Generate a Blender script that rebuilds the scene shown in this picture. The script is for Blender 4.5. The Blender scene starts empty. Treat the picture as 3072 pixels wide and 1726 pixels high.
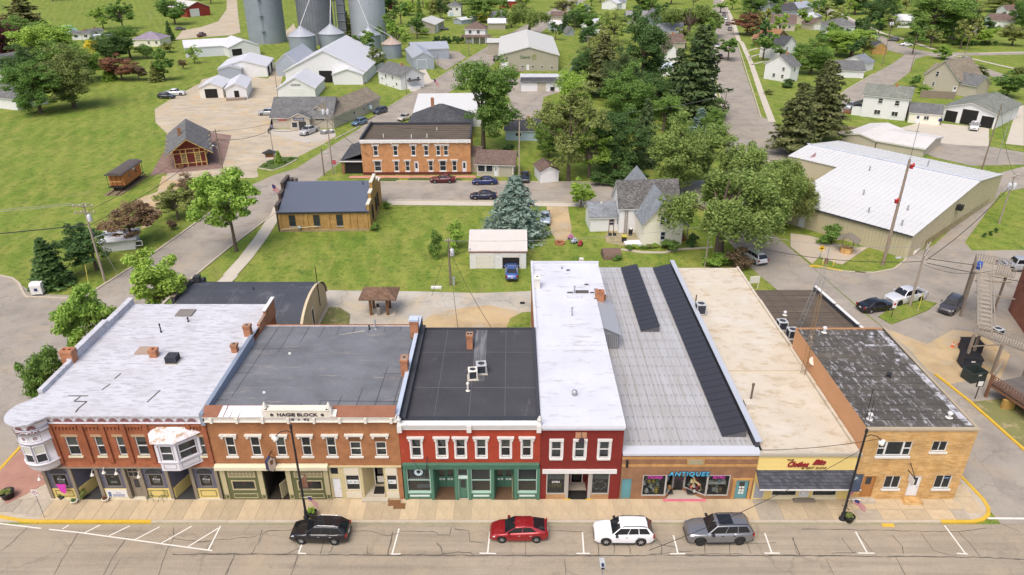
import bpy,math,random
import numpy as np
from mathutils import Vector,Matrix
rad=math.radians
rng=random.Random(11)
scene=bpy.context.scene
C=scene.collection
CAMH,PITCH,FPX=43.0,26.8,2139.0
cd=bpy.data.cameras.new('camera');cam=bpy.data.objects.new('camera',cd);C.objects.link(cam)
cam.location=(0,0,CAMH);cam.rotation_euler=(rad(90-PITCH),0,0)
cd.sensor_width=36;cd.lens=36*FPX/3072;cd.clip_start=.5;cd.clip_end=6000
scene.camera=cam
SUN_EL,SUN_AZ=60.0,206.0        # azimuth measured clockwise from +Y
wd=bpy.data.worlds.new('World');scene.world=wd;wd.use_nodes=True
wn=wd.node_tree.nodes;sky=wn.new('ShaderNodeTexSky');sky.sky_type='NISHITA';sky.sun_disc=False
sky.sun_elevation=rad(SUN_EL);sky.sun_rotation=rad(SUN_AZ);sky.air_density=.8;sky.dust_density=5.0;sky.ozone_density=1.0
wn['Background'].inputs[1].default_value=.15
wd.node_tree.links.new(sky.outputs[0],wn['Background'].inputs[0])
sl=bpy.data.lights.new('sun','SUN');sl.energy=.95;sl.angle=rad(40);sl.color=(1,.962,.89)
so=bpy.data.objects.new('sun',sl);C.objects.link(so)
so.rotation_euler=(rad(90-SUN_EL),0,rad(180-SUN_AZ));so.location=(30,-40,120)
scene.view_settings.view_transform='Standard';scene.view_settings.look='None'
scene.view_settings.exposure=.52;scene.view_settings.gamma=1
scene.render.engine='CYCLES';scene.cycles.max_bounces=6;scene.cycles.transparent_max_bounces=12
_c,_s=math.cos(rad(PITCH)),math.sin(rad(PITCH))
class Z:
 def __init__(q,x0,y0,k): q.a=(x0,y0,k)
 def ray(q,u,v):
  a=(q.a[0]+u*q.a[2]-1536.)/FPX;b=(q.a[1]+v*q.a[2]-863.)/FPX
  return (a,_c-b*_s,-_s-b*_c)
 def g(q,u,v,z=0.):
  r=q.ray(u,v);t=(z-CAMH)/r[2];return (r[0]*t,r[1]*t)
 def w(q,u,v,Y=45.6):
  r=q.ray(u,v);t=Y/r[1];return (r[0]*t,CAMH+r[2]*t)
 def gs(q,*p): return [q.g(*a) for a in p]
FU=Z(0,0,1.19301)
N1,N2,N3,N4=[Z(x,0,.27646) for x in (500,1100,1700,2372)]
M1=Z(0,450,.36288);M2,M3,M4,M5=[Z(x,300,.36288) for x in (600,1200,1750,2372)]
L0=Z(0,0,.31104);R1=Z(2000,750,.31104);R2=Z(2472,750,.31104)
F1,F2,F3,F4,F5=[Z(x,1150,.39813) for x in (0,600,1150,1750,2304)]
F6,F7,F8=[Z(x,750,.39813) for x in (0,700,1400)]
DP=Z(440,330,.14515);RB=Z(2820,820,.33158);HS=Z(780,240,.13587)
T1=Z(1300,0,.1941);T2=Z(1780,0,.1941);T3=Z(2260,0,.3434);T4=Z(2760,0,.21429);WH=Z(1800,500,.34221)
MATS={}
def _new(name):
 m=bpy.data.materials.new(name);m.use_nodes=True;MATS[name]=m
 nt=m.node_tree;return m,nt,nt.nodes['Principled BSDF']
def nd(nt,t,**kw):
 n=nt.nodes.new(t)
 for k,v in kw.items():
  if k[0] == 'i' and k[1:].isdigit(): n.inputs[int(k[1:])].default_value=v
  else: setattr(n,k,v)
 return n
def sc(c,f): return tuple(min(1,x*f) for x in c[:3])+(1,)
def mixc(nt,fac,a,b,blend='MIX'):
 n=nt.nodes.new('ShaderNodeMix');n.data_type='RGBA';n.blend_type=blend
 for s_,i in ((fac,0),(a,6),(b,7)):
  if hasattr(s_,'is_linked') or hasattr(s_,'links'): nt.links.new(s_,n.inputs[i])
  else: n.inputs[i].default_value=s_ if i == 0 else tuple(s_[:3])+(1,)
 return n.outputs[2]
def coords(nt,scale=(1,1,1),src='Object'):
 tc=nd(nt,'ShaderNodeTexCoord');mp=nd(nt,'ShaderNodeMapping');mp.inputs[3].default_value=scale
 nt.links.new(tc.outputs[src],mp.inputs[0]);return mp.outputs[0]
def noise(nt,vec,scale,detail=4,rough=.6):
 n=nd(nt,'ShaderNodeTexNoise');n.inputs['Scale'].default_value=scale;n.inputs['Detail'].default_value=detail;n.inputs['Roughness'].default_value=rough
 nt.links.new(vec,n.inputs['Vector']);return n.outputs[0]
def ramp(nt,fac,a,b):
 r=nd(nt,'ShaderNodeMapRange');r.inputs[1].default_value=a;r.inputs[2].default_value=b;nt.links.new(fac,r.inputs[0]);return r.outputs[0]
def bumpn(nt,b,h,strength,dist=.02):
 n=nd(nt,'ShaderNodeBump');n.inputs['Strength'].default_value=strength;n.inputs['Distance'].default_value=dist
 nt.links.new(h,n.inputs['Height']);nt.links.new(n.outputs[0],b.inputs['Normal'])
def plain(name,col,rough=.75,var=.14,scale=.5,metal=0,spec=.35,fine=14.,src='Object',stain=None,stain_amt=.0,stain_scale=(1,1,1),bump=.0):
 if name in MATS: return MATS[name]
 m,nt,b=_new(name);v=coords(nt,(1,1,1),src)
 n1=noise(nt,v,scale,5);n2=noise(nt,v,fine,2)
 c=mixc(nt,ramp(nt,n1,.3,.7),sc(col,1-var),sc(col,1+var))
 c=mixc(nt,.5,c,mixc(nt,ramp(nt,n2,.3,.7),sc(col,1-var),sc(col,1+var)))
 if stain:
  n3=noise(nt,coords(nt,stain_scale,src),1.,6,.65)
  c=mixc(nt,ramp(nt,n3,.62-stain_amt,.72-stain_amt*.6),c,stain)
 nt.links.new(c,b.inputs['Base Color'])
 b.inputs['Roughness'].default_value=rough;b.inputs['Metallic'].default_value=metal;b.inputs['Specular IOR Level'].default_value=spec
 if bump: bumpn(nt,b,n2,bump)
 return m
def brick(name,c1,c2,mortar,w=.215,h=.075,ms=.010,var=.25,patch=None,rough=.9,sq=1.):
 if name in MATS: return MATS[name]
 m,nt,b=_new(name)
 tc=nd(nt,'ShaderNodeTexCoord');sp=nd(nt,'ShaderNodeSeparateXYZ');nt.links.new(tc.outputs['Object'],sp.inputs[0])
 ad=nd(nt,'ShaderNodeMath',operation='ADD');nt.links.new(sp.outputs[0],ad.inputs[0]);nt.links.new(sp.outputs[1],ad.inputs[1])
 cb=nd(nt,'ShaderNodeCombineXYZ');nt.links.new(ad.outputs[0],cb.inputs[0]);nt.links.new(sp.outputs[2],cb.inputs[1])
 t=nd(nt,'ShaderNodeTexBrick');nt.links.new(cb.outputs[0],t.inputs['Vector'])
 t.inputs['Scale'].default_value=1;t.inputs['Brick Width'].default_value=w;t.inputs['Row Height'].default_value=h
 t.inputs['Mortar Size'].default_value=ms;t.inputs['Mortar Smooth'].default_value=.3;t.inputs['Bias'].default_value=0
 t.inputs['Color1'].default_value=tuple(c1)+(1,);t.inputs['Color2'].default_value=tuple(c2)+(1,);t.inputs['Mortar'].default_value=tuple(mortar)+(1,)
 n1=noise(nt,tc.outputs['Object'],.8,5,.65)
 c=mixc(nt,1.,t.outputs[0],mixc(nt,ramp(nt,n1,.3,.7),(1-var,)*3,(1+var*.6,)*3),'MULTIPLY')
 if patch:
  n2=noise(nt,tc.outputs['Object'],1.7,6,.7);c=mixc(nt,ramp(nt,n2,.6,.68),c,patch)
 nt.links.new(c,b.inputs['Base Color']);b.inputs['Roughness'].default_value=rough;b.inputs['Specular IOR Level'].default_value=.2
 return m
def shingle(name,col,var=.35,w=.33,h=.14):
 if name in MATS: return MATS[name]
 m,nt,b=_new(name)
 tc=nd(nt,'ShaderNodeTexCoord');sp=nd(nt,'ShaderNodeSeparateXYZ');nt.links.new(tc.outputs['Object'],sp.inputs[0])
 cb=nd(nt,'ShaderNodeCombineXYZ');ad=nd(nt,'ShaderNodeMath',operation='ADD')
 nt.links.new(sp.outputs[0],ad.inputs[0]);nt.links.new(sp.outputs[1],ad.inputs[1])
 nt.links.new(ad.outputs[0],cb.inputs[0]);nt.links.new(sp.outputs[2],cb.inputs[1])
 t=nd(nt,'ShaderNodeTexBrick');nt.links.new(cb.outputs[0],t.inputs['Vector'])
 t.inputs['Scale'].default_value=1;t.inputs['Brick Width'].default_value=w;t.inputs['Row Height'].default_value=h;t.inputs['Mortar Size'].default_value=.012
 t.inputs['Color1'].default_value=sc(col,1-var);t.inputs['Color2'].default_value=sc(col,1+var);t.inputs['Mortar'].default_value=sc(col,.55)
 n1=noise(nt,tc.outputs['Object'],.5,5,.65)
 c=mixc(nt,1.,t.outputs[0],mixc(nt,ramp(nt,n1,.3,.7),(.82,)*3,(1.15,)*3),'MULTIPLY')
 nt.links.new(c,b.inputs['Base Color']);b.inputs['Roughness'].default_value=.95;b.inputs['Specular IOR Level'].default_value=.15
 return m
def glassm(name,tint=(.03,.035,.04),trans=.55):
 if name in MATS: return MATS[name]
 m,nt,b=_new(name)
 b.inputs['Base Color'].default_value=tuple(tint)+(1,);b.inputs['Roughness'].default_value=.06;b.inputs['Specular IOR Level'].default_value=.6
 if trans:
  tr=nd(nt,'ShaderNodeBsdfTransparent');tr.inputs[0].default_value=(.9,.93,.92,1)
  mx=nd(nt,'ShaderNodeMixShader');mx.inputs[0].default_value=trans
  nt.links.new(b.outputs[0],mx.inputs[1]);nt.links.new(tr.outputs[0],mx.inputs[2]);nt.links.new(mx.outputs[0],nt.nodes['Material Output'].inputs[0])
 return m
def carpaint(name,col,metal=.25,rough=.28):
 if name in MATS: return MATS[name]
 m,nt,b=_new(name);b.inputs['Base Color'].default_value=tuple(col)+(1,)
 b.inputs['Metallic'].default_value=metal;b.inputs['Roughness'].default_value=rough;b.inputs['Coat Weight'].default_value=.8;b.inputs['Coat Roughness'].default_value=.08
 return m
def leafm(name,ca,cb_,trans=.28):
 if name in MATS: return MATS[name]
 m,nt,b=_new(name)
 ge=nd(nt,'ShaderNodeNewGeometry');oi=nd(nt,'ShaderNodeObjectInfo');n1=noise(nt,coords(nt),.55,3)
 c=mixc(nt,ge.outputs['Random Per Island'],ca,cb_)
 c=mixc(nt,1.,c,mixc(nt,ramp(nt,n1,.3,.7),(.68,)*3,(1.3,)*3),'MULTIPLY')
 c=mixc(nt,1.,c,mixc(nt,oi.outputs['Random'],(.84,.9,.86),(1.14,1.08,1.)),'MULTIPLY')
 nt.links.new(c,b.inputs['Base Color']);b.inputs['Roughness'].default_value=.6;b.inputs['Specular IOR Level'].default_value=.25
 tl=nd(nt,'ShaderNodeBsdfTranslucent');nt.links.new(c,tl.inputs[0]);mx=nd(nt,'ShaderNodeMixShader');mx.inputs[0].default_value=trans
 nt.links.new(b.outputs[0],mx.inputs[1]);nt.links.new(tl.outputs[0],mx.inputs[2]);nt.links.new(mx.outputs[0],nt.nodes['Material Output'].inputs[0])
 return m
def streaky(name,base,mark,amt,scale=(1,1,1),second=None,rough=.85,var=.1,ns=1.):
 """flat roof coating: base colour with worn, smeared patches of another"""
 if name in MATS: return MATS[name]
 m,nt,b=_new(name);v=coords(nt,scale);n1=noise(nt,v,ns,8,.7);n0=noise(nt,coords(nt),.35,4);n4=noise(nt,coords(nt),9.,3)
 c=mixc(nt,ramp(nt,n0,.3,.7),sc(base,1-var),sc(base,1+var));c=mixc(nt,.35,c,mixc(nt,ramp(nt,n4,.3,.7),sc(base,1-1.5*var),sc(base,1+1.5*var)))
 c=mixc(nt,ramp(nt,n1,1-amt-.06,1-amt+.06),c,mark)
 if second:
  n3=noise(nt,coords(nt,(.25,.4,.3)),1.,6,.7);c=mixc(nt,ramp(nt,n3,.5,.75),c,second)
 nt.links.new(c,b.inputs['Base Color']);b.inputs['Roughness'].default_value=rough;b.inputs['Specular IOR Level'].default_value=.25
 return m
WHITE=plain('white_paint',(.70,.69,.66),.6,.06,1.2)
OFFW=plain('worn_white_paint',(.72,.69,.62),.7,.1,2.,stain=(.42,.34,.24),stain_amt=.02,stain_scale=(2,2,2))
CREAM=plain('cream_trim',(.66,.60,.42),.7,.08)
DARK=plain('dark_interior',(.018,.017,.016),.9,.2)
BLACK=plain('black_metal',(.02,.02,.022),.45,.15)
GLASS=glassm('window_glass',(.05,.056,.06),.6);SHOPG=glassm('shop_glass',(.05,.056,.06),.82)
DGLASS=glassm('dark_window_glass',(.03,.035,.042),0)
STEEL=plain('galvanised_steel',(.42,.43,.44),.45,.1,metal=.5)
WOOD=plain('weathered_wood',(.27,.22,.17),.85,.2,2.)
POLEW=plain('pole_wood',(.23,.18,.13),.9,.25,3.)
CONC=plain('concrete',(.46,.41,.33),.9,.1,.6,stain=(.36,.31,.24),stain_amt=-.02)
BLIND=plain('window_blind',(.55,.53,.46),.8,.05)
CURT=plain('lace_curtain',(.6,.59,.56),.9,.25,8.)
class MB:
 def __init__(q,T=None): q.v=[];q.f=[];q.m=[];q.s=[];q.T=T
 def add(q,vs,fs,m=0,smooth=False):
  n=len(q.v);T=q.T
  q.v += [tuple(T @ Vector(p)) for p in vs] if T else [tuple(p) for p in vs]
  q.f += [tuple(i+n for i in f) for f in fs];q.m += [m]*len(fs);q.s += [smooth]*len(fs);return q
 def box(q,x0,x1,y0,y1,z0,z1,m=0):
  return q.add([(x0,y0,z0),(x1,y0,z0),(x1,y1,z0),(x0,y1,z0),(x0,y0,z1),(x1,y0,z1),(x1,y1,z1),(x0,y1,z1)],
[(3,2,1,0),(4,5,6,7),(0,1,5,4),(1,2,6,5),(2,3,7,6),(3,0,4,7)],m)
 def poly(q,pts,m=0): return q.add(pts,[tuple(range(len(pts)))],m)
 def prism(q,pts,z0,z1,m=0,mt=None,side=True):
  n=len(pts)
  if sum(pts[i][0]*pts[(i+1) % n][1]-pts[(i+1) % n][0]*pts[i][1] for i in range(n)) < 0: pts=pts[::-1]
  vs=[(p[0],p[1],z0) for p in pts]+[(p[0],p[1],z1) for p in pts]
  q.add(vs,[tuple(range(n,2*n))],m if mt is None else mt)
  if side: q.add(vs,[(i,(i+1) % n,(i+1) % n+n,i+n) for i in range(n)]+[tuple(range(n-1,-1,-1))],m)
  return q
 def ext(q,pts,y0,y1,m=0):
  """polygon in x,z extruded along y"""
  n=len(pts)
  if sum(pts[i][0]*pts[(i+1) % n][1]-pts[(i+1) % n][0]*pts[i][1] for i in range(n)) < 0: pts=pts[::-1]
  vs=[(p[0],y0,p[1]) for p in pts]+[(p[0],y1,p[1]) for p in pts]
  return q.add(vs,[tuple(range(n)),tuple(range(2*n-1,n-1,-1))]+[((i+1) % n,i,i+n,(i+1) % n+n) for i in range(n)],m)
 def exx(q,pts,x0,x1,m=0):
  """polygon in y,z extruded along x"""
  n=len(pts)
  if sum(pts[i][0]*pts[(i+1) % n][1]-pts[(i+1) % n][0]*pts[i][1] for i in range(n)) < 0: pts=pts[::-1]
  vs=[(x0,p[0],p[1]) for p in pts]+[(x1,p[0],p[1]) for p in pts]
  return q.add(vs,[tuple(range(n-1,-1,-1)),tuple(range(n,2*n))]+[(i,(i+1) % n,(i+1) % n+n,i+n) for i in range(n)],m)
 def cyl(q,a,b,r0,r1=None,n=10,m=0,smooth=True):
  a,b=Vector(a),Vector(b);d=(b-a);d.normalize();r1=r0 if r1 is None else r1
  u=d.orthogonal().normalized();w=d.cross(u);vs=[]
  for p,r in ((a,r0),(b,r1)): vs += [p+(u*math.cos(t)+w*math.sin(t))*r for t in [2*math.pi*i/n for i in range(n)]]
  q.add(vs,[(i,(i+1) % n,(i+1) % n+n,i+n) for i in range(n)],m,smooth)
  return q.add(vs,[tuple(range(n-1,-1,-1)),tuple(range(n,2*n))],m)
 def tube(q,pts,r,n=6,m=0):
  for a,b in zip(pts[:-1],pts[1:]): q.cyl(a,b,r,r,n,m)
  return q
 def lathe(q,prof,cx=0,cy=0,n=16,m=0,smooth=True,a0=0,a1=2*math.pi):
  full=abs(a1-a0-2*math.pi) < 1e-6;k=n if full else n+1;vs=[]
  for r,z in prof: vs += [(cx+r*math.cos(a0+(a1-a0)*i/n),cy+r*math.sin(a0+(a1-a0)*i/n),z) for i in range(k)]
  fs=[(j*k+i,j*k+(i+1) % k,(j+1)*k+(i+1) % k,(j+1)*k+i) for j in range(len(prof)-1) for i in range(n)]
  return q.add(vs,fs,m,smooth)
 def mesh(q,name,mats):
  me=bpy.data.meshes.new(name);me.from_pydata(q.v,[],q.f)
  for mm in (mats if isinstance(mats,(list,tuple)) else [mats]): me.materials.append(mm)
  me.polygons.foreach_set('material_index',q.m);me.polygons.foreach_set('use_smooth',q.s);me.update();return me
 def build(q,name,mats,parent=None,world=False):
  if world and parent:
   r=parent
   while r.parent: r=r.parent
   L=r.location;q.v=[(p[0]-L.x,p[1]-L.y,p[2]-L.z) for p in q.v]
  o=bpy.data.objects.new(name,q.mesh(name,mats));C.objects.link(o)
  if parent: o.parent=parent
  return o
def tag(o,label=None,cat=None,group=None,kind=None):
 for k,v in (('label',label),('category',cat),('group',group),('kind',kind)):
  if v: o[k]=v
 return o
def thing(name,label,cat,loc=(0,0,0),rz=0,group=None):
 o=bpy.data.objects.new(name,None);o.empty_display_size=.2;C.objects.link(o)
 o.location=(loc[0],loc[1],loc[2] if len(loc) > 2 else 0);o.rotation_euler=(0,0,rz);return tag(o,label,cat,group)
def link(o,parent=None):
 C.objects.link(o)
 if parent: o.parent=parent
 return o
def inst(me,name,parent=None,loc=(0,0,0),rz=0,scale=None):
 o=bpy.data.objects.new(name,me);C.objects.link(o);o.location=loc;o.rotation_euler=(0,0,rz)
 if scale: o.scale=scale
 if parent: o.parent=parent
 return o
def copy_tree(o,parent=None):
 c=o.copy();C.objects.link(c);c.parent=parent
 for ch in o.children: copy_tree(ch,c)
 return c
def fr(p0,p1):
 """frame of a wall: x along it, y inward, z up"""
 a=math.atan2(p1[1]-p0[1],p1[0]-p0[0]);return Matrix.Translation((p0[0],p0[1],p0[2] if len(p0) > 2 else 0)) @ Matrix.Rotation(a,4,'Z')
def wall(mb,L,z0,z1,ops=(),thick=.22,m=0,mr=None,x0=0.):
 """wall panel in its own frame, cut by openings (xa, xb, za, zb), with reveals"""
 xs=sorted({x0,L,*[o[0] for o in ops],*[o[1] for o in ops]});zs=sorted({z0,z1,*[o[2] for o in ops],*[o[3] for o in ops]})
 xs=[x for x in xs if x0 <= x <= L];zs=[z for z in zs if z0 <= z <= z1]
 for a,b in zip(xs[:-1],xs[1:]):
  run=None
  for c_,d in zip(zs[:-1],zs[1:]):
   xm,zm=(a+b)/2,(c_+d)/2;hole=any(o[0] < xm < o[1] and o[2] < zm < o[3] for o in ops)
   if hole:
    if run: mb.poly([(a,0,run[0]),(b,0,run[0]),(b,0,run[1]),(a,0,run[1])],m);run=None
   else: run=(run[0],d) if run else (c_,d)
  if run: mb.poly([(a,0,run[0]),(b,0,run[0]),(b,0,run[1]),(a,0,run[1])],m)
 mr=m if mr is None else mr
 for a,b,c_,d in [o[:4] for o in ops]:
  t=thick
  mb.poly([(a,0,c_),(a,t,c_),(a,t,d),(a,0,d)][::-1],mr);mb.poly([(b,0,c_),(b,t,c_),(b,t,d),(b,0,d)],mr)
  mb.poly([(a,0,d),(a,t,d),(b,t,d),(b,0,d)][::-1],mr);mb.poly([(a,0,c_),(a,t,c_),(b,t,c_),(b,0,c_)],mr)
 return mb
def window(parent,T,xa,xb,za,zb,fm=None,gm=None,nx=1,nz=2,fw=.07,rec=.1,back=None,blind=0,sill=None,hood=None,world=True,name='window',bf=.0,split=True):
 """sash window set in an opening: frame, panes, backing; sill and hood as its own pieces"""
 fm=fm or WHITE;gm=gm or GLASS;b=MB(T);d=.05
 b.box(xa,xa+fw,rec-d,rec+d,za,zb);b.box(xb-fw,xb,rec-d,rec+d,za,zb);b.box(xa+fw,xb-fw,rec-d,rec+d,zb-fw,zb);b.box(xa+fw,xb-fw,rec-d,rec+d,za,za+fw)
 iw=(xb-xa-2*fw)/nx;ih=(zb-za-2*fw)/nz
 for i in range(1,nx): b.box(xa+fw+i*iw-.025,xa+fw+i*iw+.025,rec-d+.006,rec+d-.006,za+fw,zb-fw)
 for j in range(1,nz): b.box(xa+fw,xb-fw,rec-d+.003,rec+d-.003,za+fw+j*ih-.03,za+fw+j*ih+.03)
 w=b.build(name,fm,parent,world)
 if split:
  for i in range(nx):
   for j in range(nz):
    p=MB(T);x0=xa+fw+i*iw;z0=za+fw+j*ih;p.box(x0,x0+iw,rec+.012+.006*(j % 2),rec+.018+.006*(j % 2),z0,z0+ih);p.build('pane',gm,w,world)
 else:
  p=MB(T);p.box(xa+fw,xb-fw,rec+.012,rec+.02,za+fw,zb-fw);p.build('pane',gm,w,world)
 if back:
  k=MB(T);k.box(xa+.01,xb-.01,rec+.35,rec+.4,za+.01,zb-.01);k.build('interior',back,w,world)
 if blind:
  k=MB(T);k.box(xa+fw,xb-fw,rec+.06,rec+.07,zb-fw-(zb-za-2*fw)*abs(blind),zb-fw);k.build('blind',bf or BLIND,w,world)
 if sill:
  k=MB(T);k.box(xa-.12,xb+.12,-.1,rec-d-.002,za-.17,za);k.build('sill',sill,w,world)
 if hood:
  k=MB(T);k.box(xa-.3,xb+.3,-.2,.0,zb+.12,zb+.26);k.box(xa-.22,xb+.22,-.12,.0,zb+.0,zb+.12)
  for s_ in (xa-.22,xb+.04): k.box(s_,s_+.18,-.14,0,zb-.16,zb)
  k.build('hood',hood,w,world)
 return w
def door(parent,T,xa,xb,za,zb,dm,fm=None,glass=None,rec=.12,panel=True,world=True,label=None):
 b=MB(T);b.box(xa,xa+.08,rec-.06,rec+.06,za,zb);b.box(xb-.08,xb,rec-.06,rec+.06,za,zb);b.box(xa+.08,xb-.08,rec-.06,rec+.06,zb-.08,zb)
 f=b.build('door',fm or WHITE,parent,world)
 l=MB(T);l.box(xa+.08,xb-.08,rec-.02,rec+.03,za+.01,zb-.08)
 if panel:
  for z0,z1 in ((za+.2,za+.2+(zb-za)*.3),): l.box(xa+.22,xb-.22,rec-.035,rec-.02,z0,z1)
 lf=l.build('door_leaf',dm,f,world)
 k=MB(T);k.lathe([(.0,0),(.035,.0),(.035,.05),(0,.06)],0,0,8);k.v=[tuple(T @ Vector((xb-.2+p[0],rec-.03-p[2],za+1.0+p[1]))) for p in [(T.inverted() @ Vector(v)) for v in k.v]];k.build('door_knob',STEEL,f,world)
 if glass:
  g_=MB(T);g_.box(xa+glass[0],xb-glass[0],rec-.03,rec-.021,za+glass[1],za+glass[2]);g_.build('pane',DGLASS,f,world)
 if label: f['label']=label
 return f
def text_mesh(body,size,depth=.03,bold=0.,shear=0.,spacing=1.):
 c_=bpy.data.curves.new('lettering','FONT');c_.body=body;c_.size=size;c_.extrude=depth;c_.align_x='CENTER';c_.offset=bold;c_.shear=shear;c_.space_character=spacing;c_.resolution_u=3
 o=bpy.data.objects.new('tmp',c_);C.objects.link(o);dg=bpy.context.evaluated_depsgraph_get();me=bpy.data.meshes.new_from_object(o.evaluated_get(dg));bpy.data.objects.remove(o);bpy.data.curves.remove(c_);return me
def lettering(body,size,T,parent,mat_,depth=.03,bold=0.,shear=0.,width=None,name='lettering',spacing=1.):
 """raised letters on a wall frame: T at the bottom middle of the line"""
 me=text_mesh(body,size,depth,bold,shear,spacing);sx=1.
 if width:
  xs=[v.co.x for v in me.vertices];sx=width/(max(xs)-min(xs))
 M=T @ Matrix.Rotation(rad(90),4,'X') @ Matrix.Diagonal((sx,1,1,1));r=parent
 while r.parent: r=r.parent
 me.transform(r.matrix_basis.inverted() @ M if r is not None else M);me.materials.clear();me.materials.append(mat_)
 o=bpy.data.objects.new(name,me);C.objects.link(o);o.parent=parent;return o
GZ=-.15
def groundmat():
 m,nt,b=_new('mown_grass');v=coords(nt)
 n1=noise(nt,v,.045,5,.6);n2=noise(nt,coords(nt,(1,.35,1)),.35,6,.7);n3=noise(nt,v,5.,4,.7);n5=noise(nt,v,.9,5,.7)
 c=mixc(nt,ramp(nt,n1,.35,.65),(.132,.198,.030),(.192,.250,.046))
 c=mixc(nt,ramp(nt,n2,.42,.62),c,(.245,.265,.060));c=mixc(nt,ramp(nt,n5,.5,.68),c,(.095,.160,.026));n8=noise(nt,v,.16,7,.72);c=mixc(nt,ramp(nt,n8,.56,.74),c,(.235,.235,.075));c=mixc(nt,ramp(nt,n8,.42,.28),c,(.080,.150,.028))
 c=mixc(nt,1.,c,mixc(nt,ramp(nt,n3,.3,.7),(.66,)*3,(1.32,)*3),'MULTIPLY')
 w=nd(nt,'ShaderNodeTexWave',wave_type='BANDS',bands_direction='DIAGONAL');w.inputs['Scale'].default_value=.16;w.inputs['Distortion'].default_value=6.;w.inputs['Detail'].default_value=2
 nt.links.new(coords(nt,(1,.5,0)),w.inputs[0]);c=mixc(nt,1.,c,mixc(nt,w.outputs[1],(.93,.94,.93),(1.07,1.06,1.04)),'MULTIPLY')
 nt.links.new(c,b.inputs['Base Color']);b.inputs['Roughness'].default_value=.9;b.inputs['Specular IOR Level'].default_value=.1;bumpn(nt,b,n3,.6,.05);return m
GRASS=groundmat()
def roadmat(name,col,warm=None,track=(1,6,1),amt=.5,cracks=.0):
 m,nt,b=_new(name);v=coords(nt);n1=noise(nt,v,.12,5,.6);n2=noise(nt,v,18.,2,.6);n3=noise(nt,coords(nt,track),.25,5,.65)
 c=mixc(nt,ramp(nt,n1,.3,.7),sc(col,.86),sc(col,1.12));c=mixc(nt,ramp(nt,n3,.45,.7),c,sc(col,.74))
 if warm: n4=noise(nt,v,.22,6,.7);c=mixc(nt,ramp(nt,n4,.5,.66),c,warm)
 n7=noise(nt,v,.42,7,.75);c=mixc(nt,ramp(nt,n7,.58,.8),c,sc(col,.55));c=mixc(nt,1.,c,mixc(nt,ramp(nt,n2,.25,.75),(.82,)*3,(1.18,)*3),'MULTIPLY')
 if cracks:
  vo=nd(nt,'ShaderNodeTexVoronoi',feature='DISTANCE_TO_EDGE');vo.inputs['Scale'].default_value=.16
  dv=nd(nt,'ShaderNodeVectorMath',operation='ADD');ns=nd(nt,'ShaderNodeTexNoise');ns.inputs['Scale'].default_value=.5;ns.inputs['Detail'].default_value=6
  sca=nd(nt,'ShaderNodeVectorMath',operation='SCALE');sca.inputs['Scale'].default_value=3.
  nt.links.new(v,ns.inputs['Vector']);nt.links.new(ns.outputs['Color'],sca.inputs[0]);nt.links.new(v,dv.inputs[0]);nt.links.new(sca.outputs[0],dv.inputs[1]);nt.links.new(dv.outputs[0],vo.inputs['Vector'])
  n6=noise(nt,v,.08,3);mk=nd(nt,'ShaderNodeMath',operation='MULTIPLY');nt.links.new(ramp(nt,vo.outputs[0],.018,.006),mk.inputs[0]);nt.links.new(ramp(nt,n6,.42,.55),mk.inputs[1])
  mk2=nd(nt,'ShaderNodeMath',operation='MULTIPLY');nt.links.new(mk.outputs[0],mk2.inputs[0]);mk2.inputs[1].default_value=cracks;c=mixc(nt,mk2.outputs[0],c,sc(col,.35))
 nt.links.new(c,b.inputs['Base Color']);b.inputs['Roughness'].default_value=.92;b.inputs['Specular IOR Level'].default_value=.2;return m
STREET=roadmat('street_concrete',(.345,.295,.225),(.37,.305,.22),(.18,5,1),cracks=.25)
ASPH=roadmat('pale_asphalt',(.335,.30,.255),(.365,.31,.24),(1,1,1),cracks=.22)
GRAV=roadmat('gravel',(.475,.41,.31),(.49,.365,.22),(1,2,1))
DIRT=roadmat('sandy_lot',(.50,.375,.215),(.43,.375,.29),(1,1,1))
WALK=plain('walk_concrete',(.52,.47,.385),.9,.1,.5)
PAVER=brick('red_pavers',(.50,.235,.175),(.58,.29,.215),(.40,.22,.17),.3,.3,.01,.15)
DEPOTP=brick('depot_pavers',(.22,.145,.12),(.28,.19,.155),(.20,.15,.125),.3,.3,.01,.2)
YEL=plain('yellow_kerb_paint',(.62,.40,.045),.7,.15,1.,stain=(.45,.38,.27),stain_amt=-.02,stain_scale=(2,2,2))
LINE=plain('white_road_paint',(.74,.71,.64),.8,.1,2.,stain=(.45,.40,.32),stain_amt=-.01,stain_scale=(3,3,3))
TAR=plain('tar_sealant',(.10,.088,.072),.7,.2)
KERB=plain('kerb_concrete',(.47,.41,.32),.9,.16,1.2,stain=(.34,.25,.15),stain_amt=.0)
def structure(o,label=None): o['kind']='structure';o['label']=label or o.name.replace('_',' ');return o
def sheet(name,pts,z,mat_,label,parent=None):
 o=MB().prism([(p[0],p[1]) for p in pts],z-.02,z,side=False).build(name,mat_,parent)
 return structure(o,label) if parent is None else o
def ribbon(mb,pts,w,z,m=0):
 pts=[Vector((p[0],p[1])) for p in pts];L=[];Rr=[]
 for i,p in enumerate(pts):
  a=pts[max(0,i-1)];b=pts[min(len(pts)-1,i+1)];d=(b-a).normalized();n=Vector((-d.y,d.x));ww=w[i] if isinstance(w,(list,tuple)) else w
  L.append(p+n*ww/2);Rr.append(p-n*ww/2)
 vs=[(p.x,p.y,z) for p in L]+[(p.x,p.y,z) for p in Rr];n=len(pts)
 return mb.add(vs,[(i+n,i+1+n,i+1,i) for i in range(n-1)],m)
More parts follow.
